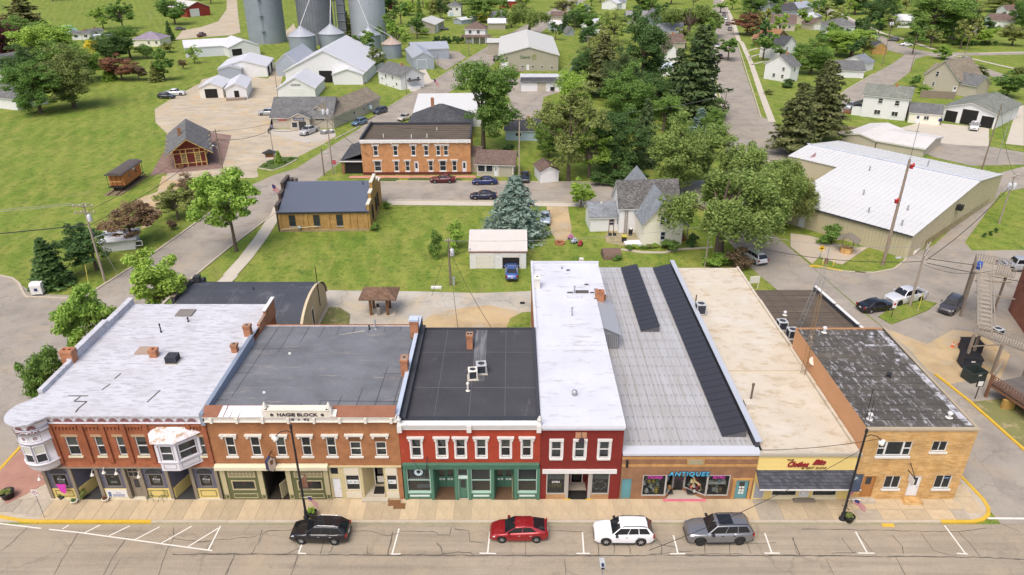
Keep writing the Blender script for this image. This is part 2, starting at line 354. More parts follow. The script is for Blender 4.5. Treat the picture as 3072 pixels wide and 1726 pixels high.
def kerbline(mb,pts,w=.28,z0=-.2,z1=0.):
 pts=[Vector((p[0],p[1])) for p in pts];L=[];Rr=[];n=len(pts)
 for i,p in enumerate(pts):
  d=(pts[min(n-1,i+1)]-pts[max(0,i-1)]).normalized();q=Vector((-d.y,d.x));L.append(p+q*w/2);Rr.append(p-q*w/2)
 vs=[]
 for P,z in ((L,z0),(L,z1),(Rr,z1),(Rr,z0)): vs += [(p.x,p.y,z) for p in P]
 fs=[]
 for i in range(n-1):
  for k in range(3): fs.append((k*n+i,k*n+i+1,(k+1)*n+i+1,(k+1)*n+i)[::-1])
 fs += [(0,n,2*n,3*n),(n-1,4*n-1,3*n-1,2*n-1)]
 return mb.add(vs,fs)
def kerb(pts,mat_=None,label='concrete kerb',w=.3,z1=0.):
 return structure(kerbline(MB(),pts,w,-.2,z1).build('kerb',mat_ or KERB),label)
sheet('ground',[(-2500,-300),(2500,-300),(2500,3500),(-2500,3500)],GZ,GRASS,'mown green grass ground')
ms=sheet('main_street',[(-220,-60),(220,-60),(220,42.9),(-220,42.9)],-.14,STREET,'tan concrete main street with sealed cracks')
west=[(-62,42.9),(-60,66),*FU.gs((60,752),(180,752)),(-55.5,84.5),(-53.2,96),(-51.3,112),(-49.3,127),(-46.5,134),(-43.2,138.5),(-39.9,155),(-36.6,170),(-36.2,177),(-29.4,211),(-21.9,243),(-14,284),(1,349),(24,450),(48,560)]
east=[(-45.6,42.9),(-45.6,60),(-44.6,84),(-42.6,99),(-40,113.3),(-38.4,124),(-36.6,136),(-30.5,165),(-24.3,190),(-16.5,220),(-8.7,250),(-2.7,279),(14,349),(36,450),(60,560)]
sheet('left_side_street',west+east[::-1],-.135,ASPH,'side street running north past the park and grain yard')
sheet('west_street',[(-220,60),(-58,62),(-56,83),(-63,83.5),(-67.7,87.3),(-71.5,89.5),(-90,92),(-220,92)],-.131,ASPH,'street leading west beside the park')
sheet('cross_street',[(-42,119.8),(18,118.2),(40,116),(52,112),(60,150),(48,134),(30,129.2),(-38.5,130.6)],-.127,ASPH,'cross street behind the grass lot')
sheet('cross_street_walk',[(-22,117.2),(18,116.2),(18,117.9),(-22,119.5)],-.1,WALK,'pale concrete walk along the cross street')
sheet('right_side_street',[(39.6,42.9),(47.8,42.9),(47.4,52.2),(46.6,60),(45.8,66),(45,73),(44.0,79),(43.3,85),(42.6,93),(41.2,104),(41.2,108),(50,122),(58,140),(63.8,165),(64.8,178),(63.5,183),(79,250),(95.6,318.7),(140.6,509),(150,548),
(141,548),(134,509),(84.3,318.7),(70,255),(55.6,188.5),(50.2,165),(44,143),(38,126),(33,108),(33.8,92),(35.4,84.5),(39,74),(39.3,62)],-.123,ASPH,'side street running north from the right corner')
sheet('east_lot',[(46.4,59.6),(45.6,66.5),(44.6,76.5),(43.3,86),*R1.gs((1420,165),(1690,205),(1920,222)),*R2.gs((300,215),(500,218),(680,180),(770,110),(840,30)),(64,99.5),(75,111),(87.4,126.5),(93.5,134),(106,141),(104,130),*M5.gs((1740,760),(1440,1170),(1500,1240),(1929,1235)),(95,92),(100,60),(70,55)],-.119,ASPH,'wide pale asphalt lot and lane behind the corner building')
sheet('dirt_lot',[*R2.gs((620,760),(700,850),(800,930),(1000,1150),(1200,1290),(1400,1250),(1700,1250),(1800,1000),(1500,800),(1250,760),(1000,900))],-.112,DIRT,'sandy dirt yard around the rubbish skips')
sheet('hill_street',[*M5.gs((250,290),(330,240),(600,270),(1000,320),(1160,345),(1400,345),(1640,380),(1929,430),(1929,530),(1500,540),(1190,470),(1100,430),(780,340),(400,290))],-.117,ASPH,'street curving behind the metal roofed building')
sheet('east_street',[*N4.gs((380,1447),(440,1100),(620,960),(900,800),(1100,690),(1240,590),(1010,530),(780,390),(690,300),(480,200),(300,110),(250,0),(310,0),(420,90),(620,170),(780,270),(1000,390),(1150,460),(1330,530),(1500,560),(1900,570),(2532,565),(2532,590),(2000,600),(1750,600),(2100,730),(2532,880),(2532,960),(1950,740),(1700,640),(1480,600),(1350,640),(1300,770),(1230,830),(1000,1000),(800,1080),(640,1180),(540,1300),(480,1400),(440,1447))],-.115,ASPH,'street climbing between the houses on the right')
sheet('gravel_yard',[*M2.gs((440,640),(100,640)),*DP.gs((1300,1380),(400,1447)),*L0.gs((1660,1330),(1500,1180),(1490,1050),(1700,920),(1929,800)),*N1.gs((380,860),(600,800),(1100,850),(1250,600),(1370,590),(1250,850),(1210,1060),(1190,1100),(1140,1260),(1100,1447)),*M2.gs((560,230),(640,260),(1010,240),(1120,300),(1000,370),(800,470),(470,560),(480,630))],-.137,GRAV,'tan gravel yard of the grain elevator')
sheet('store_forecourt',[*HS.gs((260,1080),(1640,1080),(1680,1230),(1450,1300),(1000,1380),(400,1220),(180,1140))],-.129,plain('forecourt_concrete',(.46,.42,.36),.9,.1,.3),'concrete forecourt in front of the farm store')
sheet('grain_lane',[*N1.gs((90,430),(170,330),(380,290),(560,230),(650,100),(650,0),(760,0),(780,200),(800,350),(690,380),(400,400),(150,425))],-.133,GRAV,'gravel lane past the red barn')
sheet('grain_loop',[*N1.gs((1240,440),(1230,380),(1330,300),(1380,250),(1400,310),(1330,440))],-.133,GRAV,'gravel loop beside the tall bins')
sheet('warehouse_drive',[*N2.gs((750,530),(1000,560),(1080,620),(860,760),(760,700),(730,600))],-.113,ASPH,'concrete drive beside the blue shed')
sheet('house_drive',[*N2.gs((570,760),(640,750),(700,860),(740,870),(520,990),(470,990),(520,820))],-.112,WALK,'concrete drive beside the white corner house')
sheet('repair_yard',[*N2.gs((1520,830),(1680,850),(2120,990),(1920,1050),(1900,1200),(1850,1390),(1500,1340),(1470,1250),(1560,1080),(1290,750),(1480,780))],-.111,ASPH,'concrete yard between the repair garage and blue house')
sheet('garage_apron',[*M5.gs((880,235),(1080,180),(1250,190),(1640,230),(1640,380),(1400,370),(1160,345),(1150,300),(1060,260))],-.107,WALK,'concrete apron of the three bay garage')
sheet('flat_pad',[*M5.gs((1929,40),(1870,60),(1780,360),(1929,375))],-.1,WALK,'pale concrete pad at the right edge')
sheet('alley',[*FU.gs((800,722),(830,728),(1060,731),(1200,735),(1338,730),(1342,860),(780,850))],-.128,roadmat('alley_concrete',(.46,.425,.36),(.50,.42,.30),(1,1,1),cracks=.3),'worn concrete alley behind the brick shops')
sheet('alley_dirt',[*F7.gs((1400,560),(1480,490),(1620,450),(1800,420),(1929,410)),(2.2,78),(2.2,62),(-12,62)],-.121,DIRT,'sandy dirt patch in the alley')
sheet('driveway',[*M3.gs((1210,870),(1385,865),(1420,1060),(1400,1140),(1310,1190),(1250,1080))],-.139,DIRT,'sandy driveway beside the blue spruce')
sheet('park_dirt',[*M1.gs((1340,210),(1700,190),(1500,270),(1330,480),(1250,620),(1160,650),(1240,500),(1110,410),(1300,340))],-.141,DIRT,'worn bare path beside the park trees')
sheet('depot_pad',[*DP.gs((60,1350),(530,560),(700,330),(1500,480),(1750,510),(1620,1000),(1540,1200),(400,1300))],-.126,DEPOTP,'red brick paving around the depot')
for z_,p,w_ in ((M2,[(245,1447),(370,1310),(500,1140),(590,1000),(640,930)],2.0),):
 structure(ribbon(MB(),[z_.g(*q) for q in p]+[(-40.2,116)],w_,-.06).build('side_walk',WALK),'pale concrete walk leading to the brick hall')
structure(ribbon(MB(),[(-40.6,66),(-40.0,80),(-38.9,89.0),(-38.6,89.4)],2.0,-.062).build('side_walk',WALK),'pale concrete walk beside the arched roof building')
for nm,p,w_ in (('pale walk along the right hand street',N3.gs((1690,0),(1760,130),(1830,300),(1870,440),(1900,460),(2000,680),(2110,1000),(2230,1320)),1.7),
('pale walk left of the right hand street',N3.gs((1500,440),(1560,700),(1600,1000),(1650,1300)),1.5),
('garden path to the white porch',N3.gs((2010,700),(2120,670),(2230,655),(2330,680)),1.),('garden path below the brown roof',N3.gs((1980,620),(2080,590),(2200,575)),1.),('upper garden path',N3.gs((1960,550),(2060,525),(2150,520)),1.),
('walk beside the far right street',N4.gs((440,110),(800,270),(1000,360),(1250,430),(1560,535)),2.),('far walk across the right lawn',N4.gs((1750,600),(1900,620),(2200,690),(2532,765)),1.6),('path across the far right lawn',N4.gs((2050,575),(2532,562)),1.6)):
 structure(ribbon(MB(),p,w_,-.09).build('footpath',WALK),nm)
for nm,p in (('kerb along the park edge',FU.gs((0,692),(30,698),(48,712),(58,735),(66,745),(178,749))+[(-55.5,84.5),(-53.2,96),(-51.3,112),(-49.3,127)]),('kerb beside the walk and brick hall',east[2:6]),
('kerb of the store lawn',HS.gs((1650,1300),(2080,1080),(2540,790))+N2.gs((0,1310),(480,1010))),('kerb of the sign island',M2.gs((480,560),(600,580),(700,545),(800,490))),('north kerb of the left street',N2.gs((740,870),(860,790),(1180,590))+[(1,349)]),
('south kerb of the cross street',[(-22,119.7),(18,118.1)]),('north kerb of the cross street',[(-22,130.3),(32,129.2)]),('right kerb of the right street',[(63.3,181.3),(95.8,318.7),(140.8,509)]),('left kerb of the right street',[(50.4,167),(55.4,188.5),(84.2,318.7)]),
('kerb of the hillside lawn',M5.gs((330,235),(600,265),(1000,318),(1160,340))),('kerb of the metal building lawn',R1.gs((1440,150),(1690,200),(1920,218))+R2.gs((300,212),(490,215),(680,178),(770,108),(840,28))),('kerb below the east street',N4.gs((470,1080),(620,960),(900,800)))):
 kerb(p,label=nm)
tarp=[]
def slabm(name,col,v=.16):
 m,nt,b=_new(name);oi=nd(nt,'ShaderNodeObjectInfo');n1=noise(nt,coords(nt,(1,1,1),'Generated'),3.3,6,.7);n2=noise(nt,coords(nt,(1,1,1),'Generated'),40.,2)
 c=mixc(nt,ramp(nt,n1,.3,.7),sc(col,.86),sc(col,1.1));c=mixc(nt,1.,c,mixc(nt,oi.outputs['Random'],(1-v,)*3,(1+v*.7,1+v*.6,1+v*.4)),'MULTIPLY');c=mixc(nt,1.,c,mixc(nt,ramp(nt,n2,.3,.7),(.93,)*3,(1.07,)*3),'MULTIPLY')
 nt.links.new(c,b.inputs['Base Color']);b.inputs['Roughness'].default_value=.9;b.inputs['Specular IOR Level'].default_value=.15;return m
SLAB=slabm('pavement_slab',(.49,.395,.265));SLAB2=slabm('grey_pavement_slab',(.40,.35,.28),.12)
walk=structure(MB().prism([(-42.6,43.05),(37.6,43.05),(38.8,43.6),(39.6,44.8),(39.7,46),(39.2,52),(39.2,64),(37.3,64),(37.3,46),(-38.6,46),(-39,66),(-45.4,66),(-45.4,47)],-.2,-.03).build('sidewalk',KERB),'tan concrete pavement in front of the shops')
def slab(x0,x1,y0,y1,mat_=SLAB,z=-.0):
 g_=.016;o=MB().box(x0+g_,x1-g_,y0+g_,y1-g_,-.1,z).build('slab',mat_,walk);return o
x=-38.6;i=0
while x < 37.4:
 w_=1.47 if x < 20 else 2.0;x1=min(x+w_,37.4)
 if x > 26: slab(x,x1,43.25,44.4,SLAB if i % 4 else SLAB2);slab(x,x1,44.4,45.62)
 elif 20 < x < 26: slab(x,x1,43.25,45.62,SLAB2 if x < 22 else SLAB)
 else: slab(x,x1,43.25,45.62)
 x=x1;i += 1
for k in range(5): slab(-38.6-1.3*(k+1),-38.6-1.3*k,43.6+.25*k,45.6,SLAB2)
for k in range(6): slab(37.5,39.0-.2*(k == 5),44.4+1.5*k if k else 44.0,45.9+1.5*k)
structure(MB().prism([(-45.3,47.4),(-42.2,45.0),(-39.2,49.2),(-39.2,56),(-45.3,56)],-.05,.006).build('paver_plaza',PAVER),'red paver plaza beside the corner building')
structure(MB().prism([(-45.2,56),(-39.2,56),(-39.2,64.5),(-45.2,64.5)],-.05,.006).build('tree_lawn',GRASS),'grass strip beside the corner building')
kb=structure(MB().box(-38.4,37.4,42.97,43.2,-.2,-.01).build('kerb',KERB),'tan concrete kerb of the shop pavement');x=-38.4
while x < 37.3:
 x1=min(x+3.05,37.4);yel=x < -29.5 or x > 34.5
 MB().box(x+.01,x1-.01,42.955,43.235,-.16,.012).build('kerb_stone',YEL if yel else KERB,kb);x=x1
arc=[(37.4,43.08),(38.3,43.3),(39.1,43.85),(39.55,44.6),(39.7,45.6),(39.4,48.8),(39.25,50.5)]
kerb(arc,YEL,'yellow painted kerb around the corner building',.3,.016)
kerb([(-38.4,43.08),(-40,43.2),(-41.9,43.6),(-44,44.6),(-45.5,46.6),(-45.6,52),(-45.6,60)],YEL,'yellow painted kerb by the red paver plaza',.3,.016)
kerb([(-45.5,60),(-44.6,84)],None,'kerb along the street trees')
kerb([(47.5,50),(46.6,59.6),(46.0,63),(45.7,64.5)],YEL,'yellow painted kerb beside the wooden deck',.3,.0)
kerb(R1.gs((1380,152),(1440,150),(1690,198)),YEL,'yellow kerb at the lawn by the metal building',.32,.01)
structure(MB().prism([(47.7,46),(80,46),(80,57),(50,60),(46.9,59.5)],-.2,-.05).build('deck_lawn',plain('patchy_grass',(.20,.20,.075),.95,.25,.5,stain=(.42,.33,.2),stain_amt=.08,stain_scale=(.6,.6,.6))),'patchy grass beside the wooden deck')
lm=[]
def line(z_,p,q,w=.11):
 a,b=z_.g(*p,-.14),z_.g(*q,-.14);lm.append((a,b));ribbon(MBL,[a,b],w,-.134+.0004*len(lm))
MBL=MB()
for a in (((F2,(1500,1095),(1447,1290))),(F2,(1435,1290),(1512,1286)),(F2,(770,1205),(745,1275)),(F2,(738,1281),(800,1284)),(F3,(803,1120),(786,1280)),(F3,(725,1281),(850,1284)),(F3,(1500,1125),(1511,1283)),(F3,(1455,1283),(1556,1283)),
(F4,(678,1145),(712,1280)),(F4,(655,1286),(770,1285)),(F4,(1367,1130),(1420,1280)),(F4,(1365,1281),(1480,1281)),(F5,(660,1120),(745,1275)),(F5,(680,1281),(802,1281)),(F5,(1330,1072),(1490,1288)),(F5,(1423,1283),(1506,1288)),
(F1,(0,1058),(310,1095)),(F1,(370,1102),(600,1126)),(F1,(600,1126),(1600,1263)),(F1,(520,1070),(470,1100)),(F1,(757,1068),(635,1130)),(F1,(980,1075),(823,1150)),(F1,(1203,1083),(1013,1182)),(F1,(1445,1078),(1215,1207)),(F1,(1645,1093),(1418,1232)),(F1,(1662,1077),(1570,1257))):
 line(a[0],a[1],a[2])
line(F5,(1625,880),(2350,884),.2);line(F5,(1650,1019),(2350,1023),.2)
MBL.build('road_marking',LINE,ms)
MBT=MB();cr=random.Random(4)
def crack(z_,pts,w=.06):
 P=[Vector(z_.g(*p,-.14)) for p in pts];out=[P[0]]
 for a,b in zip(P[:-1],P[1:]):
  n=max(2,int((b-a).length/.5))
  for k in range(1,n+1): out.append(a.lerp(b,k/n)+Vector((cr.uniform(-.05,.05),cr.uniform(-.05,.05))))
 ribbon(MBT,out,[w*cr.uniform(.5,1.3) for _ in out],-.1335+.00007*len(MBT.f)/10 % .002)
for a in ((F1,[(1300,1290),(1929,1288)]),(F2,[(0,1287),(900,1292),(1400,1297),(1929,1295)]),(F3,[(0,1296),(650,1298),(1500,1298),(1929,1300)]),(F4,[(0,1300),(500,1298),(1100,1300),(1929,1300)]),(F5,[(0,1296),(500,1303),(1600,1312),(1929,1325)])): crack(a[0],a[1],.09)
for a in ((F1,[(1310,1090),(1310,1150),(1260,1260),(1190,1447)]),(F1,[(1310,1170),(1500,1195),(1929,1155)]),(F1,[(600,1110),(470,1330),(400,1447)]),(F1,[(210,1085),(60,1230),(0,1270)]),(F1,[(960,1160),(840,1330),(780,1447)]),(F1,[(1770,1295),(1700,1447)]),
(F2,[(467,1105),(440,1200),(400,1270),(380,1290)]),(F2,[(690,1108),(520,1112),(480,1130),(440,1200)]),(F2,[(260,1295),(200,1447)]),(F2,[(1135,1112),(1290,1115),(1420,1155),(1500,1130)]),(F2,[(1450,1120),(1440,1200),(1415,1290)]),(F2,[(930,1205),(910,1285)]),(F2,[(1265,1225),(1258,1280),(1310,1290)]),(F2,[(735,1300),(690,1447)]),(F2,[(1000,1230),(980,1275)]),(F2,[(750,1245),(680,1275),(620,1290)]),
(F3,[(70,1120),(50,1230),(30,1295)]),(F3,[(130,1118),(380,1120),(420,1145),(500,1148),(515,1085)]),(F3,[(400,1200),(435,1235),(445,1292)]),(F3,[(535,1100),(640,1115),(655,1195),(775,1203)]),(F3,[(1070,1195),(1068,1298)]),(F3,[(1250,1112),(1500,1118)]),(F3,[(1615,1195),(1625,1298)]),(F3,[(445,1285),(560,1275),(660,1275),(680,1298)]),
(F4,[(105,1195),(118,1298)]),(F4,[(520,1140),(590,1220),(590,1290)]),(F4,[(515,1150),(560,1215),(690,1235),(720,1270),(830,1265)]),(F4,[(330,1215),(355,1250),(355,1285)]),(F4,[(230,1210),(235,1280)]),(F4,[(915,1205),(920,1290)]),(F4,[(1100,1200),(1100,1295)]),(F4,[(1130,1215),(1450,1203)]),(F4,[(1230,1190),(1265,1290)]),(F4,[(500,1290),(640,1275),(800,1290),(1000,1285),(1200,1290)]),(F4,[(1580,1160),(1600,1260),(1630,1298)]),
(F5,[(180,1165),(240,1298)]),(F5,[(555,1165),(640,1275),(660,1268)]),(F5,[(480,1282),(600,1278),(660,1275)]),(F5,[(680,1135),(800,1290)]),(F5,[(935,1145),(1010,1230),(1025,1290)]),(F5,[(1150,1125),(1245,1265),(1400,1300)]),(F5,[(1435,1120),(1540,1230),(1605,1310)]),(F5,[(250,1100),(900,1110),(1400,1120),(1655,1095)]),(F5,[(960,1308),(1030,1447)]),(F5,[(1640,1020),(1760,1060),(1900,1120)])): crack(*a)
for xx in (-30,4,24): MBT.add([(xx-.02,20,-.1337),(xx+.02,20,-.1337),(xx+.05,39.3,-.1337),(xx+.01,39.3,-.1337)],[(0,1,2,3)])
t_=MBT.build('crack_sealant',TAR,ms);t_['kind']='stuff'
MB().box(29.9,30.9,42.6,42.98,-.139,-.128).build('drain_inlet',YEL,ms)
YF=45.6
BR1=brick('brown_red_brick',(.30,.090,.040),(.36,.120,.055),(.27,.12,.07),patch=(.22,.07,.035))
BR2=brick('orange_brick',(.33,.115,.045),(.41,.165,.065),(.36,.22,.12),ms=.013)
BR3=brick('red_painted_brick',(.36,.055,.030),(.40,.068,.036),(.33,.055,.032),var=.16,patch=(.38,.12,.07))
BR4=brick('dark_red_painted_brick',(.20,.028,.022),(.225,.034,.026),(.19,.028,.022),var=.12)
BR5=brick('brown_face_brick',(.20,.070,.035),(.30,.125,.055),(.34,.22,.13),.22,.085,.02)
BR5T=brick('tan_face_brick',(.52,.27,.085),(.58,.33,.12),(.42,.26,.12),.11,.2,.012)
STONE7=brick('tan_ashlar',(.52,.30,.105),(.64,.43,.20),(.44,.27,.12),.55,.10,.006,.3)
TAUPE=plain('taupe_paint',(.25,.21,.155),.7,.1);SLATE=plain('slate_blue_paint',(.115,.115,.155),.7,.12,3.)
PYEL=plain('pale_yellow_paint',(.66,.52,.185),.7,.08);OLIVE=plain('olive_green_paint',(.115,.125,.055),.7,.1);KHAKI=plain('khaki_trim',(.46,.40,.235),.7,.08)
JADE=plain('jade_green_paint',(.075,.185,.125),.6,.1);JADEL=plain('pale_jade_paint',(.36,.52,.43),.6,.08);MINT=plain('pale_blue_panel',(.60,.70,.66),.6,.04)
YSID=plain('yellow_siding',(.72,.56,.20),.6,.06,.4);TEAL=plain('teal_door_paint',(.12,.30,.33),.6,.12)
WDOOR=plain('white_door',(.72,.73,.75),.5,.05);BROWNW=plain('brown_wood',(.18,.085,.035),.6,.2,3.);ODOOR=plain('orange_wood',(.40,.18,.055),.6,.12)
ROOF1=streaky('white_roof_coating',(.55,.555,.59),(.40,.39,.41),.45,(.5,2.2,1),(.47,.45,.46),ns=1.9)
ROOF2=streaky('slate_membrane',(.165,.172,.188),(.29,.265,.235),.37,(.22,1.4,1),(.118,.12,.13),var=.24,ns=1.4)
ROOF3=streaky('black_membrane',(.062,.062,.068),(.13,.13,.13),.33,(1,.3,1),var=.22)
ROOF4=streaky('white_roof_paint',(.59,.60,.65),(.44,.42,.42),.39,(.4,1.6,1))
ROOF6=streaky('cream_roof_coating',(.565,.50,.395),(.46,.37,.255),.43,(.6,1,1),(.60,.57,.51),var=.08)
ROOF7=streaky('tarred_roof',(.085,.078,.068),(.40,.39,.40),.41,(1.5,.6,1),(.13,.11,.085),var=.3,ns=2.0)
ROOF8=streaky('brown_felt_roof',(.115,.092,.070),(.23,.19,.13),.36,(.15,2.5,1),var=.2)
BLUEM=plain('blue_grey_flashing',(.27,.32,.40),.5,.12,metal=.2);COPPER=plain('rusty_sheet_metal',(.25,.105,.06),.7,.2,1.5)
DFLASH=plain('dark_flashing',(.05,.052,.06),.6,.2)
CHB=brick('chimney_brick',(.42,.15,.07),(.5,.2,.09),(.36,.25,.18))
T0=Matrix.Translation((0,YF,0))
def front(x0): return Matrix.Translation((x0,YF,0))
def body(root,x0,x1,y1,z0,z1,fm,sm,ops=(),zf=None):
 w_=MB(T0);xs=x0
 wall(w_,x1,z0,zf or z1,ops,.2,0,x0=x0)
 w_.T=None
 w_.poly([(x1,YF,0),(x1,y1,0),(x1,y1,z1),(x1,YF,z1)],1);w_.poly([(x1,y1,0),(x0,y1,0),(x0,y1,z1),(x1,y1,z1)],1);w_.poly([(x0,y1,0),(x0,YF,0),(x0,YF,z1),(x0,y1,z1)],1)
 return w_.build('wall',[fm,sm],root,True)
def P(root,name,mat_,fn,par=None,T=None):
 b=MB(T);fn(b);return b.build(name,mat_,par or root,True)
def chimney(root,x,y,z0,z1,w=.6,d=.45,cap=None,mat_=None,flues=1):
 c_=P(root,'chimney',mat_ or CHB,lambda b: (b.box(x-w/2,x+w/2,y-d/2,y+d/2,z0,z1),b.box(x-w/2-.05,x+w/2+.05,y-d/2-.05,y+d/2+.05,z1-.22,z1-.02)))
 def fl(b):
  for k in range(flues):
   cx=x-w/2+w*(k+.5)/flues;b.box(cx-.11,cx+.11,y-.12,y+.12,z1-.04,z1+.005)
 P(root,'flue',DARK,fl,c_)
 if cap: P(root,'chimney_cap',cap,lambda b: b.box(x-w/2-.07,x+w/2+.07,y-d/2-.07,y+d/2+.07,z1+.01,z1+.2),c_)
 return c_
def ventpipe(root,x,y,z,h=.6,r=.06,mat_=None,cap=True):
 return P(root,'vent_pipe',mat_ or STEEL,lambda b: (b.cyl((x,y,z),(x,y,z+h),r,r,10),b.lathe([(r*2.2,z),(r*1.3,z+.08)],x,y,10),cap and b.cyl((x,y,z+h),(x,y,z+h+.12),r*1.7,r*1.2,10)))
ACG=plain('condenser_grey',(.46,.47,.47),.5,.08);ACD=plain('condenser_fins',(.05,.055,.07),.6,.2)
def condenser(label,x,y,z,rz=0,s=.8,h=.8,case=None,group='rooftop air conditioners',pad=True):
 t=thing('air_conditioner',label,'air conditioner',(x,y,z),rz,group);c2=case or ACG
 b=MB();a=s/2
 for sx in (-1,1):
  for sy in (-1,1): b.box(sx*a-.05,sx*a+.05,sy*a-.05,sy*a+.05,.08,h)
 b.box(-a-.05,a+.05,-a-.05,a+.05,h,h+.06);b.box(-a-.05,a+.05,-a-.05,a+.05,.05,.12);b.build('casing',c2,t)
 f=MB();f.box(-a+.01,a-.01,-a+.01,a-.01,.1,h-.001)
 for i in range(7):
  zz=.16+i*(h-.22)/7
  f.box(-a-.02,a+.02,-a-.02,-a+.0,zz,zz+.03);f.box(a,a+.02,-a,a,zz,zz+.03);f.box(-a-.02,-a,-a,a,zz,zz+.03)
 f.build('fin_panel',ACD,t)
 MB().lathe([(a*.86,h+.061),(a*.86,h+.09),(a*.78,h+.1),(a*.78,h+.061)],0,0,18).build('fan_ring',c2,t)
 k=MB();k.cyl((0,0,h+.062),(0,0,h+.1),.09,.08,10);k.cyl((0,0,h+.0605),(0,0,h+.0615),a*.78,a*.78,18)
 for i in range(4):
  A=i*math.pi/2+.3;k.add([(math.cos(A)*.08,math.sin(A)*.08,h+.075),(math.cos(A)*a*.74,math.sin(A)*a*.74,h+.07),(math.cos(A+.5)*a*.74,math.sin(A+.5)*a*.74,h+.09),(math.cos(A+.5)*.08,math.sin(A+.5)*.08,h+.09)],[(0,1,2,3)])
 k.build('fan',ACD,t)
 if pad: MB().box(-a-.15,a+.15,-a-.15,a+.15,0,.05).build('pad',CONC,t)
 return t
X0,X1,YB=-38.8,-24.3,64.0
b1=thing('corner_shop_building','brown brick corner building with white turret, bay window and white roof','building',(X0,YF,0))
W1=[(-35.92,-34.95),(-33.56,-32.72),(-31.84,-31.08),(-30.3,-29.34),(-25.45,-24.64)]
ops=[(a,b,4.66,6.55) for a,b in W1]
body(b1,X0,X1,YB,3.55,8.5,BR1,BR1,ops,zf=7.95)
for k,(a,b) in enumerate(W1):
 w_=window(b1,T0,a,b,4.66,6.55,WHITE,GLASS,1,2,.07,.12,DARK,(.48,.5,.45,.3,.95)[k],CREAM)
 P(b1,'lintel',plain('sandstone',(.42,.29,.17),.9,.12),lambda q: q.box(a-.2,b+.2,-.03,.03,6.57,6.8),w_,T0)
for k,x in enumerate((-36.75,-34.3,-32.62,-30.95,-29.15,-25.75,-24.5)):
 P(b1,'pilaster',BR1,lambda q: q.box(x-.19,x+.19,-.14,0,3.95,7.94),None,T0)
for a,b in ((-36.5,-34.55),(-34.1,-32.85),(-32.4,-31.2),(-30.7,-29.4),(-25.5,-24.75)):
 def teeth(q):
  n=max(2,round((b-a)/.28))
  for i in range(n): x=a+(b-a)*(i+.5)/n;q.box(x-.05,x+.05,-.1,0,7.32,7.62)
  q.box(a,b,-.12,0,7.62,7.94)
 P(b1,'corbel_table',BR1,teeth,None,T0)
P(b1,'brick_apron',BR1,lambda q: q.exx([(-.16,3.6),(0,3.6),(0,4.05),(-.02,4.05)],-36.5,X1),None,T0)
P(b1,'storefront_cornice',TAUPE,lambda q: q.box(X0-.1,X1,-.2,.1,3.46,3.6),None,T0)
LAV=plain('lavender_white_paint',(.70,.685,.72),.6,.06);MAROON=plain('maroon_paint',(.20,.045,.045),.6,.1);INK=plain('dark_pinstripe',(.05,.035,.05),.7,.1)
fz=P(b1,'frieze',LAV,lambda q: (q.box(-37.3,X1-.02,-.06,0,7.95,8.56),q.box(-37.3,X1-.02,-.12,0,7.9,7.97)),None,T0)
def fan(q,x,z,r,y=-.07):
 for i in range(9):
  a0=math.pi*(i+.12)/9;a1=math.pi*(i+.88)/9
  q.poly([(x+.06*math.cos(a0),y,z+.06*math.sin(a0)),(x+.06*math.cos(a1),y,z+.06*math.sin(a1)),(x+r*math.cos(a1),y,z+r*math.sin(a1)),(x+r*math.cos(a0),y,z+r*math.sin(a0))][::-1])
for i in range(14):
 P(b1,'fan_ornament',MAROON,lambda q: fan(q,-36.85+i*.888,8.07,.36),fz,T0)
 P(b1,'fan_outline',INK,lambda q: [q.box(-36.85+i*.888+.41*math.cos(t)-.02,-36.85+i*.888+.41*math.cos(t)+.02,-.068,-.06,8.06+.41*math.sin(t)-.02,8.06+.41*math.sin(t)+.02) for t in [math.pi*j/12 for j in range(13)]],fz,T0)
co=P(b1,'cornice',LAV,lambda q: (q.box(-37.4,X1-.02,-.14,0,8.561,8.6),q.box(-37.4,X1-.02,-.19,0,8.6,8.635)),None,T0)
for i in range(13): P(b1,'bracket',MAROON,lambda q: q.box(-36.4+i*.888-.09,-36.4+i*.888+.09,-.13,-.06,8.5,8.58),co,T0)
P(b1,'pinstripe',INK,lambda q: (q.box(-37.3,X1-.02,-.15,-.141,8.565,8.585),q.box(-37.3,X1-.02,-.13,-.12,7.93,7.95)),co,T0)
TC=(-38.1,46.0);TR=1.5
def roof1(q):
 arc_=[(TC[0]+(TR+.34)*math.cos(a),TC[1]+(TR+.34)*math.sin(a)) for a in [rad(t) for t in range(150,305,12)]]
 q.prism([(X0,YB),(X0,48)]+arc_+[(-36.4,YF-.22),(X1-.05,YF-.22),(X1-.05,YB)],8.64,8.78)
P(b1,'roof',ROOF1,roof1)
pr=P(b1,'parapet',ROOF1,lambda q: (q.box(X0-.15,X0+.25,48.4,52.8,8.5,9.15),q.box(X0-.15,X0+.25,53.9,59.2,8.5,9.55),q.box(X0-.15,X0+.25,59.2,YB+.2,8.5,9.3),q.box(X0-.15,X0+.25,52.8,53.9,8.5,9.3)))
P(b1,'parapet_coping',ROOF1,lambda q: (q.box(X0-.22,X0+.32,53.85,59.25,9.55,9.65),q.box(X0-.22,X0+.32,59.26,YB+.25,9.3,9.4)),pr)
P(b1,'party_parapet',CHB,lambda q: (q.box(X1-.2,X1+.06,59.5,64.2,7.6,9.0),q.box(X1-.2,X1+.06,61.5,64.3,9.0,9.35)))
P(b1,'coping',WHITE,lambda q: q.box(X1-.26,X1+.1,61.4,64.4,9.351,9.42))
P(b1,'flashing',BLUEM,lambda q: q.box(X1-.22,X1+.12,YF-.3,57.5,7.9,9.02))
